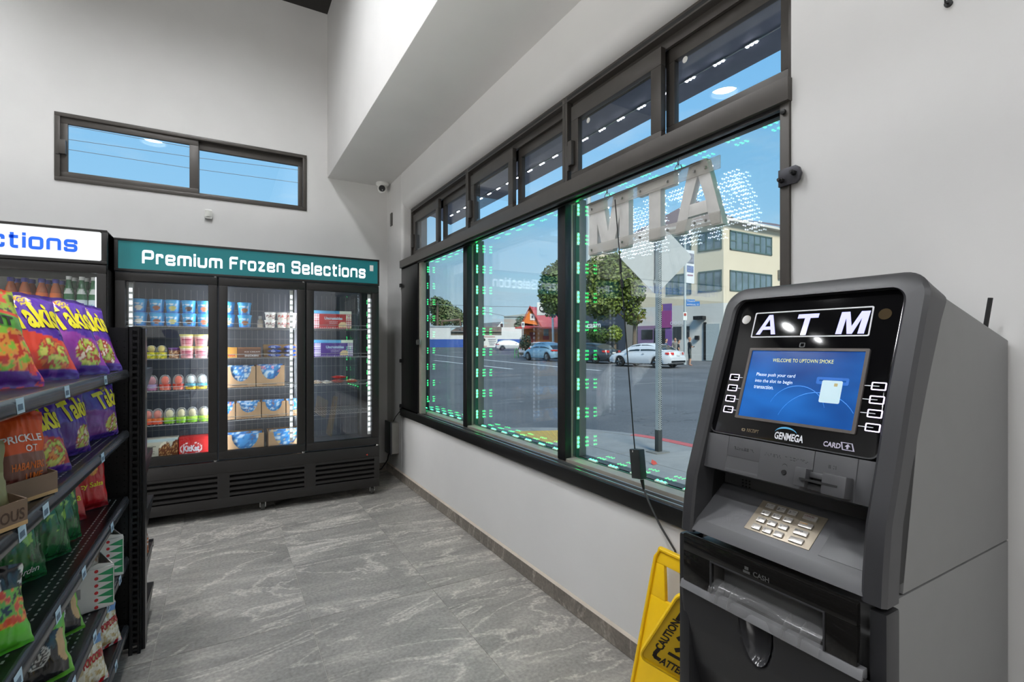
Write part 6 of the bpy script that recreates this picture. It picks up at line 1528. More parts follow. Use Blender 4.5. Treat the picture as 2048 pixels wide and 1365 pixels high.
# lane lines
M_LINE = mat('road_paint', (214, 216, 216), 0.7, var=0.08)
def lane(pts, w, nm):
    g = G(); P = [Vector((p.x, p.y, 0)) for p in pts]; vs = []
    for k, p in enumerate(P):
        d = (P[min(k+1, len(P)-1)]-P[max(k-1, 0)]).normalized(); n = Vector((-d.y, d.x, 0))*w/2
        for q in (p+n, p-n): vs.append((q.x, q.y, gz(q.x, q.y)+0.012))
    g.add(vs, [[2*k+1, 2*k+3, 2*k+2, 2*k] for k in range(len(P)-1)])
    struct(nm, g, M_LINE)
def hit(u, v):  # pixel ray meets the rising street
    lo, hi = 6.0, 150.0
    for _ in range(50):
        m = (lo+hi)/2; p = at_d(u, v, m)
        if p.z > gz(p.x, p.y): lo = m
        else: hi = m
    return at_d(u, v, lo)
def seg(a, b, n=10):
    A, B = hit(*a), hit(*b); return [A+(B-A)*i/n for i in range(n+1)]
lane(seg((868, 710), (1200, 742)), 0.30, 'road_marking_1'); lane(seg((868, 721.5), (1024, 739)), 0.30, 'road_marking_2'); lane(seg((905, 705), (930, 705.6)), 0.3, 'road_marking_3')

# canopy above the window with its LED string
M_CANOPY = mat('slate_awning', (132, 132, 146), 0.7, var=0.06)
cz = 2.75
cn = struct('awning_panel', G().prism([(XO, cz), (2.37, cz), (2.37, cz+0.06), (XO, cz+0.5)], 'y', 0.2, 5.35).prism([(XO, cz+0.2), (2.37, cz), (2.37, cz+0.06), (XO, cz+0.5)], 'y', 5.35, 5.6), M_CANOPY)
t = thing('led_strip_light', 'string of white LED modules under the slate awning outside the transoms', 'light strip', (2.187, 2.5, cz))
part('wire', G().tube([(2.187, 0.6, cz-0.006), (2.187, 5.2, cz-0.006)], 0.003, 5), M_WHITE, t)
md = G(); md.m = 0; md.box(-0.035, 0.035, -0.008, 0.008, 0, 0.007); md.m = 1
for q in (-0.023, 0, 0.023): md.lathe([(0.0075, 0.007), (0.006, 0.011), (0.0001, 0.013)], (q, 0, 0), 'z', 8)
ME_LEDC = md.build('led_module', [M_WHITE, glow('cold_white_led', (236, 238, 255), 30.0)])
for k in range(24):
    o = link('led_module', ME_LEDC); o.parent = t; o.location = (0, 0.95+0.182*k-2.5, -0.004); o.rotation_euler = (pi, 0, pi/2)

# traffic sign seen from behind on its perforated post
M_GALV = mat('galvanised_steel', (176, 184, 186), 0.55, 0.15, var=0.08)
px_, py_ = 4.55, 4.345
t = thing('street_sign', 'blank back of a diamond road sign on a perforated post', 'road sign', (px_, py_, 0))
g = G(); a_ = 0.025
for k in range(100):
    z = 0.24+0.0254*k
    g.box(px_-a_, px_+a_, py_-a_+0.0, py_-a_+0.003, z, z+0.014)
for xa, xb in ((-a_, -0.009), (0.009, a_)): g.box(px_+xa, px_+xb, py_-a_, py_-a_+0.003, 0.2, 2.82)
for s_ in (-1, 1): g.box(px_+s_*a_-0.0015, px_+s_*a_+0.0015, py_-a_, py_+a_, 0.2, 2.82)
g.box(px_-a_, px_+a_, py_+a_-0.003, py_+a_, 0.2, 2.82)
part('post', g, M_GALV, t)
part('anchor_sleeve', G().box(px_-0.031, px_+0.031, py_-0.031, py_+0.031, 0.0, 0.27), mat('sleeve_dark', (62, 66, 66), 0.6, 0.3), t, bev=0.003)
part('foot_plate', G().box(px_-0.12, px_+0.10, py_-0.09, py_+0.09, -0.001, 0.012), mat('plate_grey', (120, 120, 116), 0.7), t, bev=0.003)
hd = 0.47; ang = radians(24); dx_, dy_ = cos(ang), -sin(ang)
zc = 2.375; g = G(); r_ = 0.05
ds = []
for cx_, cz_, a0 in ((0, hd, 90), (-hd, 0, 180), (0, -hd, 270), (hd, 0, 0)):
    ux, uz = -cx_/hd, -cz_/hd
    for q in (-35, -12, 12, 35): aa = radians(a0+q); ds.append((cx_+ux*r_*1.4+r_*cos(aa), cz_+uz*r_*1.4+r_*sin(aa)))
vs = [(px_+a*dx_-0.0+0.03*0, py_+a*dy_+0.045+o, zc+b) for o in (0, 0.003) for a, b in ds]; n = len(ds)
g.add(vs, [list(range(n))[::-1], list(range(n, 2*n))]+[[i, (i+1) % n, n+(i+1) % n, n+i] for i in range(n)])
part('sign_plate', g, mat('sign_back', (172, 176, 178), 0.5, 0.25, var=0.04), t)
part('bracket', G().box(px_-0.03, px_+0.03, py_+a_, py_+0.05, 2.05, 2.09), M_GALV, t); part('bracket', G().box(px_-0.03, px_+0.03, py_+a_, py_+0.05, 2.62, 2.66), M_GALV, t)

# ---- cars
def car(name, label, paint, u, d, psi, L=4.5, Wd=1.78, kind='sedan', cls=0.3, glassc=(40, 52, 56)):
    """psi: heading of the nose from the +y axis towards -x"""
    pm = mat('paint_%d_%d_%d' % paint, paint, 0.25, coat=0.6, var=0.02); gm = mat('car_glass_%d' % glassc[0], glassc, 0.06, var=0.02)
    p = on_ground(u, d); t = thing(name, label, 'car', (0, 0, 0)); hw = Wd/2
    if kind == 'beetle':
        top = [(-L/2, .62), (-L/2+.10, .80), (-1.55, .96), (-1.0, 1.0), (0, 1.0), (0.9, .98), (1.25, .94), (1.75, .80), (2.0, .66), (L/2, .50)]
        cab = [(-1.95, .86), (-1.45, 1.18), (-0.95, 1.39), (-0.35, 1.49), (0.15, 1.47), (0.55, 1.36), (1.02, 1.02)]; wb = 1.27; rr = .345
    elif kind == 'hatch':
        top = [(-L/2, .60), (-L/2+.06, .92), (-1.6, .98), (0, .95), (0.95, .94), (1.75, .80), (2.1, .66), (L/2, .52)]
        cab = [(-2.10, .95), (-1.75, 1.30), (-1.1, 1.45), (-0.2, 1.47), (0.35, 1.36), (1.15, .95)]; wb = 1.32; rr = .32
    else:
        top = [(-L/2, .62), (-L/2+.05, .93), (-L/2+.25, .985), (-1.35, .98), (0, .93), (1.0, .92), (1.7, .82), (2.08, .68), (L/2, .52)]
        cab = [(-1.75, .975), (-1.15, 1.33), (-0.65, 1.43), (0.0, 1.44), (0.45, 1.37), (1.22, .92)]; wb = 1.325; rr = .32
    def itp(pr, x):
        for (x0, z0), (x1, z1) in zip(pr, pr[1:]):
            if x <= x1: return z0+(z1-z0)*max(0, (x-x0)/(x1-x0))
        return pr[-1][1]
    xs = [-L/2+L*i/44 for i in range(45)]
    vs = []; fs = []; m = 11
    for x in xs:
        e = abs(x)/(L/2); w = hw*(1-0.16*max(0, e-0.72)/0.28*max(0, e-0.72)/0.28); zt = itp(top, x)
        zl = 0.24+0.05*max(0, e-.85)/.15
        for s_ in (wb, -wb):
            dd = abs(x-s_)
            if dd < rr+0.05: zl = max(zl, 0.30+sqrt(max(0, (rr+.05)**2-dd*dd)))
        zl = min(zl, zt-0.06); zm = min(max(zl+0.03, 0.58), zt-0.03)
        cs = [(-w*.93, zl), (-w*.985, (zl+zm)/2), (-w, zm), (-w*.975, (zm+zt)/2), (-w*.90, zt-.02), (0, zt+.03)]
        cs = cs+[(-a, b) for a, b in cs[:-1][::-1]]
        vs += [(a, x, b) for a, b in cs]
    for i in range(44): fs += [[i*m+k, i*m+k+1, (i+1)*m+k+1, (i+1)*m+k] for k in range(m-1)]
    fs += [list(range(m)), [44*m+k for k in range(m)][::-1]]
    part('body', G().add(vs, fs), pm, t, local=True, smooth=55)
    part('underbody', G().box(-hw*.86, hw*.86, -L/2+.15, L/2-.15, .18, .5), M_BLACK, t, local=True)
    vs = []; fs = []; cx = [cab[0][0]+(cab[-1][0]-cab[0][0])*i/26 for i in range(27)]; m = 9
    for x in cx:
        zr = itp(cab, x); zb = itp(top, x)-.02; zr = max(zr, zb+.005); f = (zr-zb)/.5
        wb_, wr = hw*.915, hw*(.915-.20*min(1, f))
        cs = [(-wb_, zb), (-(wb_*.5+wr*.5)-.01, (zb+zr)/2), (-wr, zr-.04*min(1, f)), (-wr*.6, zr), (0, zr+.012)]; cs = cs+[(-a, b) for a, b in cs[:-1][::-1]]
        vs += [(a, x, b) for a, b in cs]
    for i in range(26): fs += [[i*m+k, i*m+k+1, (i+1)*m+k+1, (i+1)*m+k] for k in range(m-1)]
    cb_ = part('cabin', G().add(vs, fs), pm, t, local=True, smooth=60)
    x_f, x_r = cab[-1][0], cab[0][0]
    def side_pt(x, f, s_):
        zr = itp(cab, x); zb = itp(top, x)-.02; ff = (zr-zb)/.5; wb_, wr = hw*.915, hw*(.915-.20*min(1, ff))
        z = zb+(zr-.05-zb)*f; return (s_*(wb_+(wr-wb_)*f+.012), x, z)
    mid = -0.15 if kind != 'beetle' else -0.25
    for s_ in (-1, 1):
        for a, b in ((x_r+.42, mid-.03), (mid+.03, x_f-.38)):
            g = G(); q = [a+(b-a)*i/8 for i in range(9)]
            vs = [side_pt(x, .12, s_) for x in q]+[side_pt(x, .90, s_) for x in q]
            g.add(vs, [[i, i+1, 10+i, 9+i] if s_ > 0 else [i+1, i, 9+i, 10+i] for i in range(8)]); part('side_window', g, gm, cb_, local=True)
    for a, b, nm in ((x_r+.10, x_r+.58, 'rear_window'), (x_f-.12, x_f-.66, 'windscreen')):
        g = G(); q = [a+(b-a)*i/6 for i in range(7)]; vs = []
        for x in q: zr = itp(cab, x)+.016; w = hw*(.80-.10*min(1, abs(x-(x_r if nm[0] == 'r' else x_f))/.6)); vs += [(-w, x, zr-.02), (0, x, zr+.002), (w, x, zr-.02)]
        up = nm[0] == 'r'
        g.add(vs, [f if not up else f[::-1] for i in range(6) for f in ([3*i, 3*i+3, 3*i+4, 3*i+1], [3*i+1, 3*i+4, 3*i+5, 3*i+2])]); part(nm, g, gm, cb_, local=True)
    for s_ in (-1, 1):
        for y_ in (wb, -wb):
            x0 = s_*(hw-.10); w_ = part('wheel', G().lathe([(rr*.62, -.10), (rr*.93, -.10), (rr, -.07), (rr, .07), (rr*.93, .10), (rr*.62, .10)], (x0, y_, rr), 'x', 24), mat('tyre', (30, 30, 31), 0.8), t, local=True)
            g = G().lathe([(0.0001, .085*s_), (rr*.18, .09*s_), (rr*.2, .06*s_), (rr*.64, .05*s_), (rr*.66, .095*s_)], (x0, y_, rr), 'x', 24)
            part('rim', g, mat('rim_dark', (70, 70, 72), 0.4, 0.5), w_, local=True)
            g = G()
            for k in range(5 if kind != 'beetle' else 12):
                an = 2*pi*k/(5 if kind != 'beetle' else 12); g.tube([(x0+s_*.088, y_+rr*.12*cos(an), rr+rr*.12*sin(an)), (x0+s_*.092, y_+rr*.62*cos(an), rr+rr*.62*sin(an))], rr*.085, 5)
            part('spokes', g, M_STEEL, w_, local=True)
        part('tail_light', G().hexa([(s_*hw*.52, -L/2-.012, .76), (s_*hw*.93, -L/2+.13, .78), (s_*hw*.96, -L/2+.30, .80), (s_*hw*.52, -L/2+.05, .80), (s_*hw*.52, -L/2-.0, .90), (s_*hw*.92, -L/2+.15, .90), (s_*hw*.95, -L/2+.32, .90), (s_*hw*.52, -L/2+.06, .90)]), mat('tail_red', (206, 46, 40), 0.2), t, local=True)
        part('headlight', G().hexa([(s_*hw*.55, L/2-.02, .60), (s_*hw*.90, L/2-.18, .62), (s_*hw*.93, L/2-.36, .66), (s_*hw*.55, L/2-.12, .62), (s_*hw*.55, L/2-.06, .70), (s_*hw*.88, L/2-.22, .72), (s_*hw*.92, L/2-.38, .74), (s_*hw*.55, L/2-.16, .72)]), M_WHITE, t, local=True)
        part('mirror', G().ball((s_*(hw+.07), .62, 1.0), .09, 8, 6, .7), pm, t, local=True)
        part('door_handle', G().box(s_*(hw-.01), s_*(hw+.02), mid-.35, mid-.20, .80, .825), M_STEEL, t, local=True)
    part('number_plate', G().box(-.16, .16, -L/2-.022, -L/2-.005, .70, .79), M_WHITE, t, local=True)
    part('bumper', G().box(-hw*.8, hw*.8, -L/2-.01, -L/2+.2, .30, .44), M_BLACK if kind != 'beetle' else pm, t, local=True, bev=.03)
    t.location = (p.x, p.y, p.z); t.rotation_euler = (0, 0, psi)
    return t
car('car', 'white sedan parked across the street behind the road sign post', (216, 218, 222), 1292, 30.3, radians(9), 4.45)
car('car', 'pale blue round roofed coupe parked in front of the orange house', (150, 186, 206), 1092, 39.5, radians(2), 4.25, 1.81, 'beetle')
car('car', 'dark grey sedan parked beside the white sedan', (50, 56, 62), 1180, 36.0, radians(6), 4.6)
car('car', 'white hatchback standing in the lot before the blue and white wall', (196, 198, 200), 1022, 71.0, radians(-112), 4.3, 1.78, 'hatch')
car('car', 'silver sedan half hidden behind the pale blue coupe', (196, 198, 202), 1084, 48.0, radians(-86), 4.5)

# ---- buildings across the street
def plane_pt(u, v, P, dvec):
    """pixel ray meets the vertical plane through P along dvec"""
    n = Vector((-dvec.y, dvec.x, 0)); r = ray(u, v); tt = (P-Vector((0, 0, EYE))).dot(n)/r.dot(n); return Vector((0, 0, EYE))+r*tt
class Facade:
    def __init__(s, P, dvec, out): s.P, s.d, s.o = Vector((P.x, P.y, 0)), dvec.normalized(), out.normalized()
    def pix(s, u, v):
        q = plane_pt(u, v, s.P, s.d); return ((q-s.P).dot(s.d), q.z)
    def pt(s, l, z, o=0.0): q = s.P+s.d*l+s.o*o; return Vector((q.x, q.y, z))
    def slab(s, g, l0, l1, z0, z1, o0, o1):
        P = [s.pt(l0, z0, o0), s.pt(l1, z0, o0), s.pt(l1, z0, o1), s.pt(l0, z0, o1), s.pt(l0, z1, o0), s.pt(l1, z1, o0), s.pt(l1, z1, o1), s.pt(l0, z1, o1)]
        a = (P[1]-P[0]).cross(P[3]-P[0]).z
        if a < 0: P = [P[1], P[0], P[3], P[2], P[5], P[4], P[7], P[6]]
        return g.hexa(P)
    def window(s, root, u0, u1, z0, z1, frame, pane, n=2, o=0.0, rails=False):
        l0, l1 = sorted((s.pix(u0, 690)[0], s.pix(u1, 690)[0])); fw = 0.10
        w = part('window', s.slab(G(), l0, l1, z0, z1, o+0.005, o+0.02), pane, root)
        g = G()
        for a, b, c, d in ((l0, l1, z0, z0+fw), (l0, l1, z1-fw, z1), (l0, l0+fw, z0, z1), (l1-fw, l1, z0, z1)): s.slab(g, a, b, c, d, o, o+0.07)
        for k in range(1, n): lc = l0+(l1-l0)*k/n; s.slab(g, lc-0.05, lc+0.05, z0, z1, o, o+0.06)
        if rails:
            for k in range(0, n, 2): lc = l0+(l1-l0)*k/n; s.slab(g, lc, lc+(l1-l0)/n, z0+(z1-z0)*0.45, z0+(z1-z0)*0.52, o, o+0.05)
        part('window_frame', g, frame, w)
        return w
M_CREAM = mat('cream_stucco', (216, 202, 178), 0.8, var=0.03, scale=0.6)
M_GREENF = mat('green_window_frame', (70, 96, 92), 0.5)
M_FARPANE = mat('far_window_pane', (96, 116, 126), 0.08, var=0.35, scale=1.1)
M_STUCW = mat('white_stucco', (206, 204, 200), 0.8, var=0.04, scale=0.8)
M_ROOF = mat('brown_shingle_roof', (108, 92, 96), 0.85, var=0.12, scale=6)
P0 = at_d(1447, V0, 38.0)
FR = Facade(P0, Vector((1, 0, 0)), Vector((0, -1, 0)))
fl_d = Vector((-sin(radians(14)), cos(radians(14)), 0)); FL = Facade(P0, fl_d, Vector((-cos(radians(14)), -sin(radians(14)), 0)))
LE = FL.pix(1275, 690)[0]
ap = thing('apartment_building', 'cream corner apartment building with green framed windows and brown roof', 'building', (P0.x+5, P0.y+8, 0))
fp = [(P0.x, P0.y)]+[(FL.pt(LE, 0).x, FL.pt(LE, 0).y), (FL.pt(LE, 0).x+14, FL.pt(LE, 0).y), (P0.x+14, P0.y)]
part('upper_wall', G().prism(fp, 'z', 4.5, 10.7), M_CREAM, ap); part('ground_wall', G().prism(fp, 'z', -0.1, 4.5), M_STUCW, ap)
ev = [(a+(-0.5 if k < 2 else 0.5), b+(-0.5 if k in (0, 3) else 0.5)) for k, (a, b) in enumerate(fp)]
part('eave', G().prism(ev, 'z', 10.7, 10.88), mat('eave_white', (214, 208, 200), 0.7), ap)
g = G(); z_e, z_r = 10.88, 13.3
A, B, C, D = [Vector((a, b, z_e)) for a, b in ev]
R1 = Vector((A.x+3.6, A.y+5.5, z_r)); R2 = Vector((A.x+1.2, B.y-4.5, z_r)); R3 = Vector((D.x, A.y+5.5, 12.0))
g.add([A, B, C, D, R1, R2, R3], [(0, 4, 5, 1), (0, 3, 6, 4), (1, 5, 2), (4, 6, 2, 5)]); part('roof', g, M_ROOF, ap, smooth=0)
g = G(); Q = Vector((P0.x+6.2, P0.y-0.6, 10.9)); g.add([Q, Q+Vector((9, 0, 0)), Q+Vector((9, 6, 2.6)), Q+Vector((2.5, 6, 2.3))], [(0, 1, 2, 3)]); part('roof', g, M_ROOF, ap, smooth=0)
for z0, z1 in ((8.62, 10.12), (5.45, 7.05)):
    FR.window(ap, 1459, 1543, z0, z1, M_GREENF, M_FARPANE, 7, rails=(z0 > 8)); FL.window(ap, 1397, 1444, z0, z1, M_GREENF, M_FARPANE, 3, rails=(z0 > 8))
    FL.window(ap, 1333, 1383, z0-0.1, z1, M_GREENF, M_FARPANE, 4)
q = FR.pix(1557, 548); part('wall_lamp', FR.slab(G(), q[0]-0.15, q[0]+0.15, q[1]-0.45, q[1]+0.3, 0, 0.2), mat('lamp_grey', (110, 108, 100), 0.5), ap, bev=0.05)
def fl_panel(u0, u1, v0, v1, m, nm, o=0.03, lab=None):
    a = FL.pix(u0, v0); b = FL.pix(u1, v1); l0, l1 = sorted((a[0], b[0])); zt = FL.pix((u0+u1)/2, v0)[1]; zb = FL.pix((u0+u1)/2, v1)[1]
    return part(nm, FL.slab(G(), l0, l1, zb, zt, 0.0, o), m, ap, lab)
M_PURP = mat('purple_wall', (116, 84, 150), 0.7, var=0.06); M_PINK = mat('magenta_sign', (150, 66, 130), 0.6); M_DKGLASS = mat('dark_shop_glass', (44, 48, 52), 0.12)
fl_panel(1323, 1344, 608, 724, M_PURP, 'purple_front', 0.05); fl_panel(1276, 1323, 652, 724, mat('mauve_front', (128, 106, 140), 0.7), 'mauve_front', 0.04)
fl_panel(1325, 1343, 622, 656, M_PINK, 'shop_sign', 0.12); fl_panel(1284, 1306, 660, 679, M_DKGLASS, 'shop_window', 0.08); fl_panel(1309, 1331, 657, 722, M_DKGLASS, 'shop_door', 0.08)
fl_panel(1347, 1363, 654, 679, M_DKGLASS, 'barred_window', 0.08); fl_panel(1371, 1379, 653, 676, M_DKGLASS, 'barred_window', 0.08)
fl_panel(1393, 1412, 633, 640, M_BLACK, 'awning_rail', 0.6); fl_panel(1408, 1413, 645, 720, M_BLACK, 'door_gap', 0.1); fl_panel(1413, 1440, 648, 722, M_GALV, 'roller_shutter', 0.1); fl_panel(1392, 1399, 672, 680, M_BLACK, 'meter_box', 0.25)
fl_panel(1321, 1326, 610, 634, mat('ochre_banner', (190, 160, 80), 0.6), 'banner', 0.10)
q = FL.pix(1325, 651); part('lettering', G().text('HAIR'[:0] or 'ooooo', FL.pt(FL.pix(1342, 651)[0], q[1], 0.14), -FL.d, (0, 0, 1), h=0.28, bold=0.0, lift=0), M_PRINT, ap)
# dark blue shop and the pale house above it, farther along the street
Pb = FL.pt(LE+0.6, 0); FB = Facade(Pb, fl_d, FL.o)
sh1 = thing('shop_building', 'dark blue shop front with white lettering behind the street tree', 'building', (Pb.x+5, Pb.y+10, 0))
def fb_box(u0, u1, v0, v1, m, nm, o0=0.0, o1=0.05, root=sh1):
    l0, l1 = sorted((FB.pix(u0, 690)[0], FB.pix(u1, 690)[0])); um = (u0+u1)/2; return part(nm, FB.slab(G(), l0, l1, FB.pix(um, v1)[1], FB.pix(um, v0)[1], o0, o1), m, root)
l1_ = FB.pix(1120, 690)[0]
part('wall', FB.slab(G(), 0, l1_, -0.1, 4.9, -8, 0), mat('navy_wall', (66, 72, 84), 0.7), sh1); part('upper_wall', FB.slab(G(), 0, l1_, 4.9, 8.2, -8, 0), mat('pale_blue_wall', (186, 192, 202), 0.75), sh1)
part('parapet', FB.slab(G(), -0.1, l1_, 8.2, 8.5, -8, 0.15), M_STUCW, sh1)
for u0, u1 in ((1172, 1184), (1200, 1212), (1222, 1232), (1258, 1270)): fb_box(u0, u1, 600, 620, M_FARPANE, 'window', 0, 0.06)
fb_box(1164, 1232, 652, 656, M_BLACK, 'sign_band', 0, 0.3); fb_box(1166, 1200, 662, 684, M_DKGLASS, 'shop_window'); fb_box(1206, 1236, 660, 716, M_DKGLASS, 'shop_door')
fb_box(1252, 1274, 640, 700, mat('grey_door', (140, 134, 128), 0.6), 'side_door')
a = FB.pix(1206, 650); part('lettering', G().text('nacaam', FB.pt(FB.pix(1166, 650)[0], a[1]-0.3, 0.35), -FB.d, (0, 0, 1), w=abs(FB.pix(1206, 690)[0]-FB.pix(1166, 690)[0]), bold=0.03, lift=0), M_WHITE, sh1)
ph = thing('pale_house', 'cream flat building behind the tree top beside the lattice mast', 'building', at_d(1170, V0, 72.0))
p = at_d(1180, V0, 72.0); F3 = Facade(p, Vector((1, 0.1, 0)).normalized(), Vector((0, -1, 0)))
part('wall', F3.slab(G(), -1.2, 5.2, 0, 14.8, -3, 0), M_CREAM, ph); part('cornice', F3.slab(G(), -1.3, 5.4, 14.8, 15.1, -3.1, 0.2), M_STUCW, ph); part('roof', F3.slab(G(), -0.6, 4.6, 15.1, 16.0, -2.6, -0.8), M_ROOF, ph)
# orange house
oh = thing('orange_house', 'orange house with a steep red gable roof', 'house', at_d(1070, V0, 58.0))
p = at_d(1060, V0, 58.0); FO = Facade(p, Vector((CY, -SY, 0)), Vector((-SY, -CY, 0)))
M_ORNG = mat('orange_stucco', (224, 128, 56), 0.75, var=0.04); M_REDR = mat('red_metal_roof', (176, 74, 86), 0.6, var=0.05); M_REDT = mat('red_trim', (176, 60, 48), 0.6)
zg = gz(p.x, p.y); x_ = lambda u: (u-1060)*58.0/F_PX; z_ = lambda v: EYE+(V0-v)*58.0/F_PX
part('wall', FO.slab(G(), x_(1046), x_(1128), zg-0.5, z_(652), -7, 0), M_ORNG, oh)
g = G(); tri = [(x_(1045), z_(646)), (x_(1083), z_(652)), (x_(1060), z_(617))]
g.add([FO.pt(a, b, 0.1) for a, b in tri]+[FO.pt(a, b, -6) for a, b in tri], [(0, 1, 2), (5, 4, 3)]); part('gable', g, M_ORNG, oh, smooth=0)
g = G(); ap_ = (x_(1059.5), z_(612)); le = (x_(1042), z_(648)); re_ = (x_(1084), z_(655))
for e in (le, re_):
    P = [FO.pt(ap_[0], ap_[1], 0.5), FO.pt(e[0], e[1], 0.5), FO.pt(e[0], e[1], -6), FO.pt(ap_[0], ap_[1], -6)]; g.add(P+[q+Vector((0, 0, -0.18)) for q in P], [(0, 1, 2, 3), (7, 6, 5, 4), (0, 4, 5, 1), (3, 2, 6, 7), (1, 5, 6, 2)])
part('gable_roof', g, M_REDT, oh, smooth=0)
g = G(); g.add([FO.pt(x_(1060), z_(613), -0.2), FO.pt(x_(1128), z_(618), -3.5), FO.pt(x_(1128), z_(656), 0.5), FO.pt(x_(1080), z_(656), 0.5)], [(0, 3, 2, 1)]); part('main_roof', g, M_REDR, oh, smooth=0)
g = G(); g.add([FO.pt(x_(1030), z_(658), 1.4), FO.pt(x_(1080), z_(655.5), 1.4), FO.pt(x_(1080), z_(652), 0.0), FO.pt(x_(1042), z_(652), 0.0)], [(0, 1, 2, 3)]); part('porch_roof', g, M_REDR, oh, smooth=0)
part('porch_trim', FO.slab(G(), x_(1030), x_(1128), z_(658.5), z_(655.5), 0.4, 1.45), M_REDT, oh)
part('door', FO.slab(G(), x_(1059), x_(1071), zg-0.3, z_(665), 0, 0.05), mat('red_door', (140, 40, 36), 0.5), oh); part('window', FO.slab(G(), x_(1087), x_(1097), z_(672), z_(658), 0, 0.06), M_FARPANE, oh); part('window_trim', FO.slab(G(), x_(1086), x_(1098), z_(680), z_(672), 0, 0.05), M_REDT, oh)
part('gable_sign', FO.slab(G(), x_(1060), x_(1070), z_(641), z_(628), 0.1, 0.16), M_WHITE, oh); part('gable_mark', FO.slab(G(), x_(1063), x_(1066), z_(637), z_(632), 0.16, 0.18), mat('dark_mark', (60, 70, 90), 0.6), oh)
# box sign on a white pole
bs = thing('pole_sign', 'white box sign with a round black emblem on a white pole', 'sign', on_ground(1107, 54.0))
b0, b1 = at_d(1073, 631, 54.0), at_d(1098, 605, 54.0); FS = Facade(at_d(1085, V0, 54.0), Vector((CY, -SY, 0)), Vector((-SY, -CY, 0))); xs_ = lambda u: (u-1085)*54.0/F_PX; zs_ = lambda v: EYE+(V0-v)*54.0/F_PX
part('box', FS.slab(G(), xs_(1074), xs_(1098), zs_(631), zs_(605), -0.35, 0), M_WHITE, bs, bev=0.05)
def disc(F, cu, cv, r, m, nm, root, o, xf, zf, k=28): return part(nm, G().add([F.pt(xf(cu)+r*cos(2*pi*i/k), zf(cv)+r*sin(2*pi*i/k), o) for i in range(k)], [list(range(k))]), m, root)
disc(FS, 1087, 617.5, 0.47, M_INK, 'emblem', bs, 0.01, xs_, zs_)
part('emblem_band', G().add([FS.pt(xs_(1087)+a, zs_(617.5)+b, 0.02) for a, b in ((-0.36, -0.10), (-0.2, -0.22), (0.2, -0.22), (0.36, -0.10), (0.36, 0.10), (0.2, 0.22), (-0.2, 0.22), (-0.36, 0.10))], [list(range(8))]), M_WHITE, bs)
part('emblem_script', FS.slab(G(), xs_(1087)-0.22, xs_(1087)+0.22, zs_(617.5)-0.03, zs_(617.5)+0.03, 0.02, 0.025), M_INK, bs)
part('pole', G().cyl(on_ground(1107, 54.0), at_d(1105, 624, 54.0), 0.13, 0.11, 12), M_WHITE, bs); part('arm', G().cyl(at_d(1106, 627, 54.0), at_d(1097, 623, 54.2), 0.06, 0.06, 8), M_WHITE, bs)
# white and blue wall of the lot, banner and roofs behind
DW = 86.0; FW = Facade(at_d(960, V0, DW), Vector((CY, -SY, 0)), Vector((-SY, -CY, 0))); xw = lambda u: (u-960)*DW/F_PX; zw = lambda v: EYE+(V0-v)*DW/F_PX
lw_ = thing('lot_wall', 'long white wall with a blue painted base at the lot', 'wall', at_d(960, V0, DW))
M_WWALL = mat('white_painted_block', (222, 222, 222), 0.8, var=0.03, scale=1.0); M_BWALL = mat('blue_painted_base', (58, 92, 170), 0.75, var=0.05, scale=1.0)
for u0, u1, vt in ((855, 901, 655), (901, 1003, 671), (1003, 1052, 655)): part('white_section', FW.slab(G(), xw(u0), xw(u1), zw(679), zw(vt), -0.4, 0), M_WWALL, lw_)
for u0, u1, vb in ((855, 898, 694.5), (898, 960, 695.5), (994, 1050, 694)): part('blue_section', FW.slab(G(), xw(u0), xw(u1), zw(vb)-0.6, zw(679), -0.4, 0.03), M_BWALL, lw_)
part('blue_section', FW.slab(G(), xw(960), xw(994), zw(695)-0.6, zw(679), -0.4, 0.0), M_BWALL, lw_)
part('cap', FW.slab(G(), xw(855), xw(920), zw(655), zw(652), -2.5, 0.1), mat('metal_cap', (170, 178, 184), 0.5), lw_)
bn = thing('banner', 'white printed banner hanging on the blue and white wall', 'banner', at_d(977, 690, DW-0.2))
part('sheet', FW.slab(G(), xw(960), xw(995), zw(695), zw(671), 0.06, 0.1), M_WHITE, bn)
for (u, v, w, c) in ((966, 673.5, 24, (170, 70, 60)), (976, 679, 16, (90, 96, 120)), (977, 682.5, 15, (90, 96, 120)), (978, 686, 12, (90, 96, 120)), (979, 689.5, 9, (90, 96, 120)), (962, 692.5, 12, (170, 70, 70))):
    part('print_line', FW.slab(G(), xw(u), xw(u+w), zw(v+1.2), zw(v), 0.1, 0.12), mat('line_ink_%d' % c[0], c, 0.6), bn)
disc(FW, 964, 684, 0.22, mat('amber_print', (220, 160, 60), 0.6), 'print_dot', bn, 0.11, xw, zw); disc(FW, 968, 680, 0.25, M_INK, 'print_figure', bn, 0.11, xw, zw)
gb_ = thing('warehouse', 'plain grey block building behind the orange house', 'building', at_d(1030, V0, 115.0)); DG = 115.0; FG = Facade(at_d(1030, V0, DG), Vector((CY, -SY, 0)), Vector((-SY, -CY, 0))); xg = lambda u: (u-1030)*DG/F_PX; zg_ = lambda v: EYE+(V0-v)*DG/F_PX
g = G(); lo = [FG.pt(xg(1008), 0, 0), FG.pt(xg(1060), 0, 0), FG.pt(xg(1060), 0, -20), FG.pt(xg(1008), 0, -20)]; hi = [FG.pt(xg(1008), zg_(633), 0), FG.pt(xg(1060), zg_(627), 0), FG.pt(xg(1060), zg_(627), -20), FG.pt(xg(1008), zg_(633), -20)]
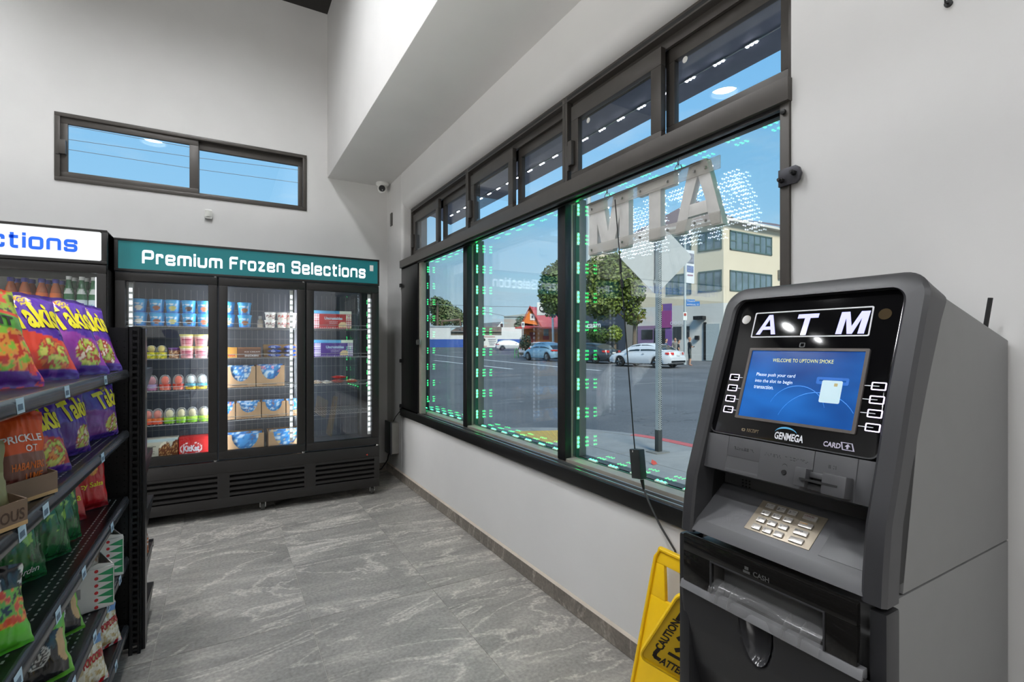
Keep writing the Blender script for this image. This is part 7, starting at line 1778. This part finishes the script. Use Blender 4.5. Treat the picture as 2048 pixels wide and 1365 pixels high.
part('block_wall', g.hexa(lo+hi), mat('grey_block', (164, 166, 160), 0.85, var=0.05, scale=0.5), gb_); part('coping', FG.slab(G(), xg(1007.5), xg(1060), zg_(634.5), zg_(632.5), 0, 0.2), mat('coping_grey', (140, 142, 138), 0.8), gb_)
ro = thing('shingled_house', 'low house with a grey shingle roof behind the lot wall', 'house', at_d(985, V0, 100.0)); DR = 100.0; FH = Facade(at_d(985, V0, DR), Vector((CY, -SY, 0)), Vector((-SY, -CY, 0))); xh = lambda u: (u-985)*DR/F_PX; zh = lambda v: EYE+(V0-v)*DR/F_PX
part('wall', FH.slab(G(), xh(962), xh(1008), 0, zh(654), -8, 0), mat('tan_siding', (150, 136, 120), 0.8), ro)
g = G(); g.add([FH.pt(xh(958), zh(656), 0.4), FH.pt(xh(1000), zh(656), 0.4), FH.pt(xh(1004), zh(642), -4), FH.pt(xh(966), zh(645), -4)], [(0, 1, 2, 3)]); part('roof', g, mat('grey_shingle', (112, 112, 112), 0.9, var=0.12, scale=3), ro, smooth=0)
g = G(); g.add([FH.pt(xh(993), zh(656), 0.6), FH.pt(xh(1008), zh(656), 0.6), FH.pt(xh(1004), zh(643), 0.6)], [(0, 1, 2)]); part('gable', g, M_WWALL, ro, smooth=0)
part('gable_window', FH.slab(G(), xh(1001), xh(1006), zh(655), zh(648), 0.6, 0.7), M_DKGLASS, ro)
rf = thing('shed', 'rusty brown shed roofs rising behind the left part of the wall', 'shed', at_d(915, V0, 92.0)); FSH = Facade(at_d(915, V0, 92.0), Vector((CY, -SY, 0)), Vector((-SY, -CY, 0))); xq = lambda u: (u-915)*92.0/F_PX; zq = lambda v: EYE+(V0-v)*92.0/F_PX
part('wall', FSH.slab(G(), xq(900), xq(1004), 0, zq(664), -5, 0), mat('weathered_board', (120, 112, 100), 0.85, var=0.2, scale=2), rf)
g = G(); g.add([FSH.pt(xq(900), zq(664), 0.5), FSH.pt(xq(1004), zq(662), 0.5), FSH.pt(xq(1000), zq(653), -3), FSH.pt(xq(912), zq(653), -3)], [(0, 1, 2, 3)]); part('roof', g, mat('rusty_roof', (116, 98, 86), 0.85, var=0.2, scale=2), rf, smooth=0)
part('pipe_frame', G().tube([FSH.pt(xq(884), zq(656), 0), FSH.pt(xq(884), zq(643), 0), FSH.pt(xq(920), zq(640), 0), FSH.pt(xq(921), zq(656), 0)], 0.22, 8), mat('rust_pipe', (120, 96, 84), 0.8), rf)

# ---- trees, shrubs, palm
def leaf_mat(c): return mat('leaf_%d_%d_%d' % c, c, 0.6, var=0.35, scale=0.9)
def tree(name, label, base, trunk_h, blobs, lc, n, ls=0.16, bark=(110, 96, 82), group=None):
    t = thing(name, label, 'tree', base, group); rnd = random.Random(int(base.x*31+base.y*7)); g = G()
    top = base+Vector((0.15, 0.1, trunk_h))
    part('trunk', G().tube([base, base+Vector((0.06, 0.03, trunk_h*0.5)), top], [0.16, 0.13, 0.10], 8), mat('bark', bark, 0.9, var=0.2, bump=0.3, bscale=14), t)
    br = G()
    for c, r in blobs: br.tube([top-Vector((0, 0, 0.2)), (top+c)/2+Vector((0, 0, -0.1)), c], [0.07, 0.05, 0.02], 6)
    part('branches', br, MATS['bark'], t)
    tot = sum(r.x*r.y*r.z for c, r in blobs)
    for c, r in blobs:
        for _ in range(int(n*r.x*r.y*r.z/tot)):
            d = Vector((rnd.gauss(0, 1), rnd.gauss(0, 1), rnd.gauss(0, 1))).normalized(); k = 0.45+0.58*rnd.random()**0.5
            p = c+Vector((d.x*r.x, d.y*r.y, d.z*r.z))*k; a = Vector((rnd.gauss(0, 1), rnd.gauss(0, 1), rnd.gauss(0, .6))).normalized()*ls*rnd.uniform(.6, 1.2); b = a.cross(d+Vector((0.01, 0, 0.3))).normalized()*ls*0.6
            g.add([p-a, p+b, p+a, p-b], [(0, 1, 2, 3)])
    part('foliage', g, leaf_mat(lc), t, kind='stuff', smooth=0)
def blob(u, v, d, rx, rz): return (at_d(u, v, d), Vector((rx, rx, rz)))
b = on_ground(1268, 34.5)
tree('street_tree', 'leafy street tree with its trunk behind the dark and white cars', b, 2.9, [blob(1235, 555, 34.5, 1.7, 1.7), blob(1195, 560, 34.8, 1.5, 1.6), blob(1262, 585, 34.2, 1.0, 1.1), blob(1205, 605, 34.3, 1.4, 1.2), blob(1245, 530, 34.6, 1.1, 0.9), blob(1268, 628, 34.2, 0.8, 0.8)], (98, 112, 44), 9000, 0.15)
b = on_ground(1126, 36.0)
tree('street_tree', 'second street tree crown next to the dark window mullion', b, 2.9, [blob(1110, 580, 36, 1.2, 1.9), blob(1132, 560, 36, 1.2, 1.6), blob(1136, 610, 36, 1.0, 1.2), blob(1104, 615, 36, 0.6, 0.8)], (84, 104, 46), 6500, 0.15)
tree('sidewalk_tree', 'small round green tree in front of the dark blue shop', on_ground(1196, 41.0), 1.2, [blob(1196, 672, 41, 0.9, 0.75), blob(1184, 668, 41, 0.6, 0.5)], (96, 122, 52), 900, 0.12)
tree('sidewalk_tree', 'small yellow green tree beside the shop door', on_ground(1229, 40.5), 1.3, [blob(1229, 668, 40.5, 0.6, 0.7)], (132, 150, 60), 600, 0.12)
tree('shrub', 'dark shrub beside the pale blue coupe', on_ground(1051, 44), 0.5, [blob(1051, 684, 44, 0.5, 0.7), blob(1048, 692, 44, 0.45, 0.4)], (62, 78, 58), 700, 0.10)
tree('far_tree', 'hazy olive tree mass behind the white wall at the left', on_ground(890, 112), 3.0, [blob(885, 622, 112, 2.6, 2.6), blob(905, 632, 112, 2.4, 2.2), blob(874, 612, 112, 2.0, 2.2), blob(918, 642, 112, 1.4, 1.5), blob(880, 640, 112, 2.4, 1.6)], (118, 128, 84), 5000, 0.30)
tree('far_tree', 'small dark tree between grey block and orange house', on_ground(1040, 95), 2.0, [blob(1042, 645, 95, 1.0, 1.2), blob(1036, 652, 95, 0.8, 0.8)], (92, 112, 84), 700, 0.22)
pb = on_ground(875, 108); t = thing('palm_tree', 'palm with a ragged crown above the olive trees', 'tree', pb)
pt_ = at_d(875, 601, 108); part('trunk', G().tube([pb, pt_], [0.3, 0.22], 8), MATS['bark'], t)
g = G(); rnd = random.Random(3)
for k in range(26):
    an = 2*pi*k/26+rnd.uniform(-.1, .1); up = rnd.uniform(-0.3, 1.0); dv = Vector((cos(an), sin(an), up)).normalized(); L_ = rnd.uniform(1.3, 2.0); sd = Vector((-sin(an), cos(an), 0))*0.13
    pts = [pt_+dv*L_*q+Vector((0, 0, -0.9*q*q)) for q in (0, .35, .7, 1)]
    for a, b, w0, w1 in zip(pts, pts[1:], (0.4, 1, 0.8), (1, 0.8, 0.1)): g.add([a-sd*w0, a+sd*w0, b+sd*w1, b-sd*w1], [(0, 1, 2, 3)])
part('fronds', g, leaf_mat((96, 110, 84)), t, kind='stuff', smooth=0)

# ---- street furniture
t = thing('lamp_pole', 'slim grey pole carrying a banner and blue street name plates', 'pole', on_ground(1370, 33.0)); dp = 33.0
part('pole', G().cyl(on_ground(1370, dp), at_d(1370, 470, dp), 0.09, 0.07, 12), M_GALV, t)
def quad(u0, v0, u1, v1, d, th, skew=0.0):
    A = [at_d(u0, v1, d), at_d(u1, v1+skew, d), at_d(u1, v0+skew, d), at_d(u0, v0, d)]; o = Vector((SY, CY, 0))*th
    return G().add(A+[q+o for q in A], [(0, 1, 2, 3), (7, 6, 5, 4), (0, 4, 5, 1), (1, 5, 6, 2), (2, 6, 7, 3), (3, 7, 4, 0)])
bn_ = part('banner', quad(1372.5, 500, 1388.5, 566, dp, 0.02, 2), mat('banner_white', (214, 216, 220), 0.7, var=0.05, scale=2), t)
part('banner_photo', quad(1373, 506, 1388, 526, dp-0.02, 0.01, 2), mat('banner_photo', (120, 124, 138), 0.7, var=0.5, scale=5), bn_); part('banner_emblem', quad(1374, 531, 1387, 544, dp-0.02, 0.01, 2), mat('banner_emblem', (96, 116, 160), 0.7, var=0.4, scale=8), bn_)
part('banner_text', quad(1375, 549, 1386, 551.5, dp-0.02, 0.01, 1), mat('line_ink_150', (150, 110, 130), 0.7), bn_)
M_BLUES = mat('street_sign_blue', (40, 112, 180), 0.5)
n1 = part('name_plate', quad(1372, 598.5, 1390, 606, dp, 0.02, 1), M_BLUES, t); n2 = part('name_plate', quad(1372, 604, 1399.5, 613, dp-0.05, 0.02, -1), M_BLUES, t)
nv = Vector((CY, -SY, 0))
part('lettering', G().text('Thorn', at_d(1373.5, 604.8, dp-0.06), nv, (0, 0, 1), w=16*dp/F_PX, lift=0.0), M_PRINT, n1); part('lettering', G().text('UNIVERSAL ST'[:0] or 'IMPERIAL ST', at_d(1374, 611.2, dp-0.12), nv, (0, 0, 1), w=24*dp/F_PX, lift=0.0), M_PRINT, n2)
part('notice_plate', quad(1366.5, 625, 1374, 641, dp-0.1, 0.02), M_WHITE, t); part('notice_print', quad(1368, 627, 1372.5, 632, dp-0.12, 0.01), mat('line_ink_170', (190, 80, 80), 0.7), t)
t = thing('parking_sign', 'small white sign on a thin post near the orange house', 'road sign', on_ground(1046, 50.0))
part('post', G().cyl(on_ground(1046, 50.0), at_d(1046, 644, 50.0), 0.05, 0.05, 8), M_GALV, t); pl_ = part('plate', quad(1043, 644, 1049, 655, 49.9, 0.02), M_WHITE, t); part('plate_mark', quad(1044.5, 646.5, 1047.5, 651, 49.85, 0.01), mat('line_ink_90', (110, 130, 160), 0.6), pl_)
t = thing('bike_rack', 'green hoop bike rack on the far kerb', 'bike rack', on_ground(1033, 45.0)); p = on_ground(1033, 45.0)
pts = [p+Vector((CY, -SY, 0))*(0.17*q)+Vector((0, 0, h)) for q, h in ((-1, 0), (-1, .55), (-.7, .78), (0, .88), (.7, .78), (1, .55), (1, 0))]
part('hoop', G().tube(pts, 0.045, 8), mat('rack_green', (80, 160, 96), 0.5), t); part('cross_bar', G().tube([pts[1]+Vector((0, 0, -.25)), pts[5]+Vector((0, 0, -.25))], 0.03, 6), MATS['rack_green'], t)
mt = thing('lattice_mast', 'tall grey utility mast with cross arms beyond the letters', 'utility pole', at_d(1176, V0, 60.0)); dm_ = 60.0
part('pole', G().cyl(at_d(1176, V0, dm_), at_d(1177, 392, dm_), 0.42, 0.30, 10), M_GALV, mt)
for v in (418, 456): part('cross_arm', G().cyl(at_d(1163, v+4, dm_), at_d(1189, v-4, dm_), 0.14, 0.14, 8), M_GALV, mt)
g = G()
for k in range(18): v = 396+6*k; g.cyl(at_d(1171, v, dm_), at_d(1182, v-1, dm_), 0.04, 0.04, 5)
part('step_pegs', g, M_GALV, mt, kind='stuff')
def wire(name, label, a, b, r): solo(name, G().tube([a, (a+b)/2-Vector((0, 0, (a-b).length*0.006)), b], r, 5), mat('wire_grey', (110, 116, 124), 0.6), label, 'wire', 'overhead wires')
wire('overhead_wire', 'overhead wire crossing the sky above the trees and the red gable', at_d(840, 608, 75), at_d(1118, 615, 75), 0.03)
wire('overhead_wire', 'short overhead wire sloping down to the grey block building', at_d(950, 620, 75), at_d(1008, 632, 75), 0.03)
for k, (va, vb, nm) in enumerate(((250, 327, 'topmost'), (277, 338.5, 'middle'), (297, 364, 'lowest'))):
    A, B = at_y(137, va, 22.0), at_y(596, vb+(0 if k else 0), 22.0); D_ = B-A; wire('overhead_wire', 'faint overhead wire seen through the high window, %s of three' % nm, A-D_*0.4, B+D_*0.4, 0.010)

# ---- people waiting by the white wall
def person(label, u, d, h, psi, top, bottom, hair, lean=0.0, skin=(196, 150, 124), arm='down', shoes=(60, 60, 62)):
    p = on_ground(u, d); t = thing('person', label, 'person', p); s = h/1.75
    J = [((0, 0, .95)), (0, 0, 1.12), (0, .0, 1.38), (0, .0, 1.50), (0, -.02, 1.58), (.16, 0, 1.42), (-.16, 0, 1.42)]
    el = (.23, -.02, 1.12) if arm == 'down' else (.24, -.06, 1.16); ha = (.22, -.10, .90) if arm == 'down' else (.10, -.26, 1.20)
    V = J+[el, ha, (-el[0], el[1], el[2]), (-ha[0], ha[1]-.02, ha[2]), (.09, 0, .90), (.10, -.02, .50), (.10, .02, .09), (.11, -.13, .04), (-.09, 0, .90), (-.11, -.03, .50), (-.12, .02, .09), (-.13, -.13, .04)]
    E = [(0, 1), (1, 2), (2, 3), (3, 4), (2, 5), (5, 7), (7, 8), (2, 6), (6, 9), (9, 10), (0, 11), (11, 12), (12, 13), (13, 14), (0, 15), (15, 16), (16, 17), (17, 18)]
    R = [.135, .13, .145, .06, .055, .065, .065, .045, .032, .045, .032, .085, .06, .042, .035, .085, .06, .042, .035]
    me = bpy.data.meshes.new('body'); me.from_pydata([(a*s, b*s, c*s) for a, b, c in V], E, []); o = link('body', me)
    md_ = o.modifiers.new('skin', 'SKIN'); o.modifiers.new('sub', 'SUBSURF').levels = 1
    for k, r in enumerate(R): me.skin_vertices[0].data[k].radius = (r*s, r*s*.8)
    me.skin_vertices[0].data[0].use_root = True
    dg = bpy.context.evaluated_depsgraph_get(); m2 = bpy.data.meshes.new_from_object(o.evaluated_get(dg)); bpy.data.objects.remove(o)
    m2.name = 'body'
    tm, bm2, sk, sh_ = mat('cloth_%d_%d_%d' % top, top, .8), mat('cloth_%d_%d_%d' % bottom, bottom, .8), mat('skin_tone', skin, .6), mat('shoe_%d' % shoes[0], shoes, .6)
    for m_ in (sk, tm, bm2, sh_): m2.materials.append(m_)
    for f in m2.polygons:
        c = f.center/s; f.use_smooth = True
        f.material_index = 3 if c.z < .08 else (2 if (.46 < c.z < .98 and abs(c.x) < .2 and c.y > -.07) else (1 if 0.95 <= c.z < 1.49 and (abs(c.x) < .20 or c.z > 1.22) else 0))
    b_ = link('body', m2); b_.parent = t
    hd_ = part('head', G().lathe([(.0001, -.12), (.05, -.105), (.075, -.05), (.082, .01), (.075, .06), (.045, .105), (.0001, .12)], (0, -.02*s, 1.655*s), 'z', 16, s, s*1.15), sk, t, local=True)
    part('hair', G().lathe([(.086, .0), (.088, .04), (.075, .085), (.045, .118), (.0001, .128)], (0, .004*s, 1.658*s), 'z', 16, s, s*1.18), mat('hair_%d' % hair[0], hair, .7), hd_, local=True)
    part('nose', G().ball((0, -.115*s, 1.645*s), .014*s, 6, 4, 1.4), sk, hd_, local=True)
    for q in (-1, 1): part('eye', G().ball((q*.03*s, -.098*s, 1.672*s), .010*s, 6, 4), M_INK, hd_, local=True); part('ear', G().ball((q*.082*s, -.01*s, 1.655*s), .02*s, 6, 4, 1.5), sk, hd_, local=True)
    part('mouth', G().box(-.022*s, .022*s, -.112*s, -.100*s, 1.607*s, 1.614*s), mat('lip_tone', (150, 90, 80), .6), hd_, local=True)
    t.rotation_euler = (lean, 0, psi)
person('person in dark clothes with dark hair behind the white sedan boot, leftmost', 1332, 33.5, 1.70, radians(20), (70, 84, 110), (50, 52, 60), (50, 40, 36))
person('person in a grey top standing behind the white sedan', 1350, 34.5, 1.76, radians(-30), (130, 126, 120), (60, 62, 70), (90, 66, 50))
person('person in a dark shirt bending behind the white sedan', 1357, 33.2, 1.62, radians(40), (44, 46, 52), (44, 46, 52), (40, 34, 32), lean=0.0)
person('person in a dark vest over white sleeves and shorts by the white sedan', 1379, 31.4, 1.78, radians(60), (40, 44, 48), (70, 76, 74), (150, 110, 84), skin=(206, 160, 132), arm='up', shoes=(170, 120, 100))
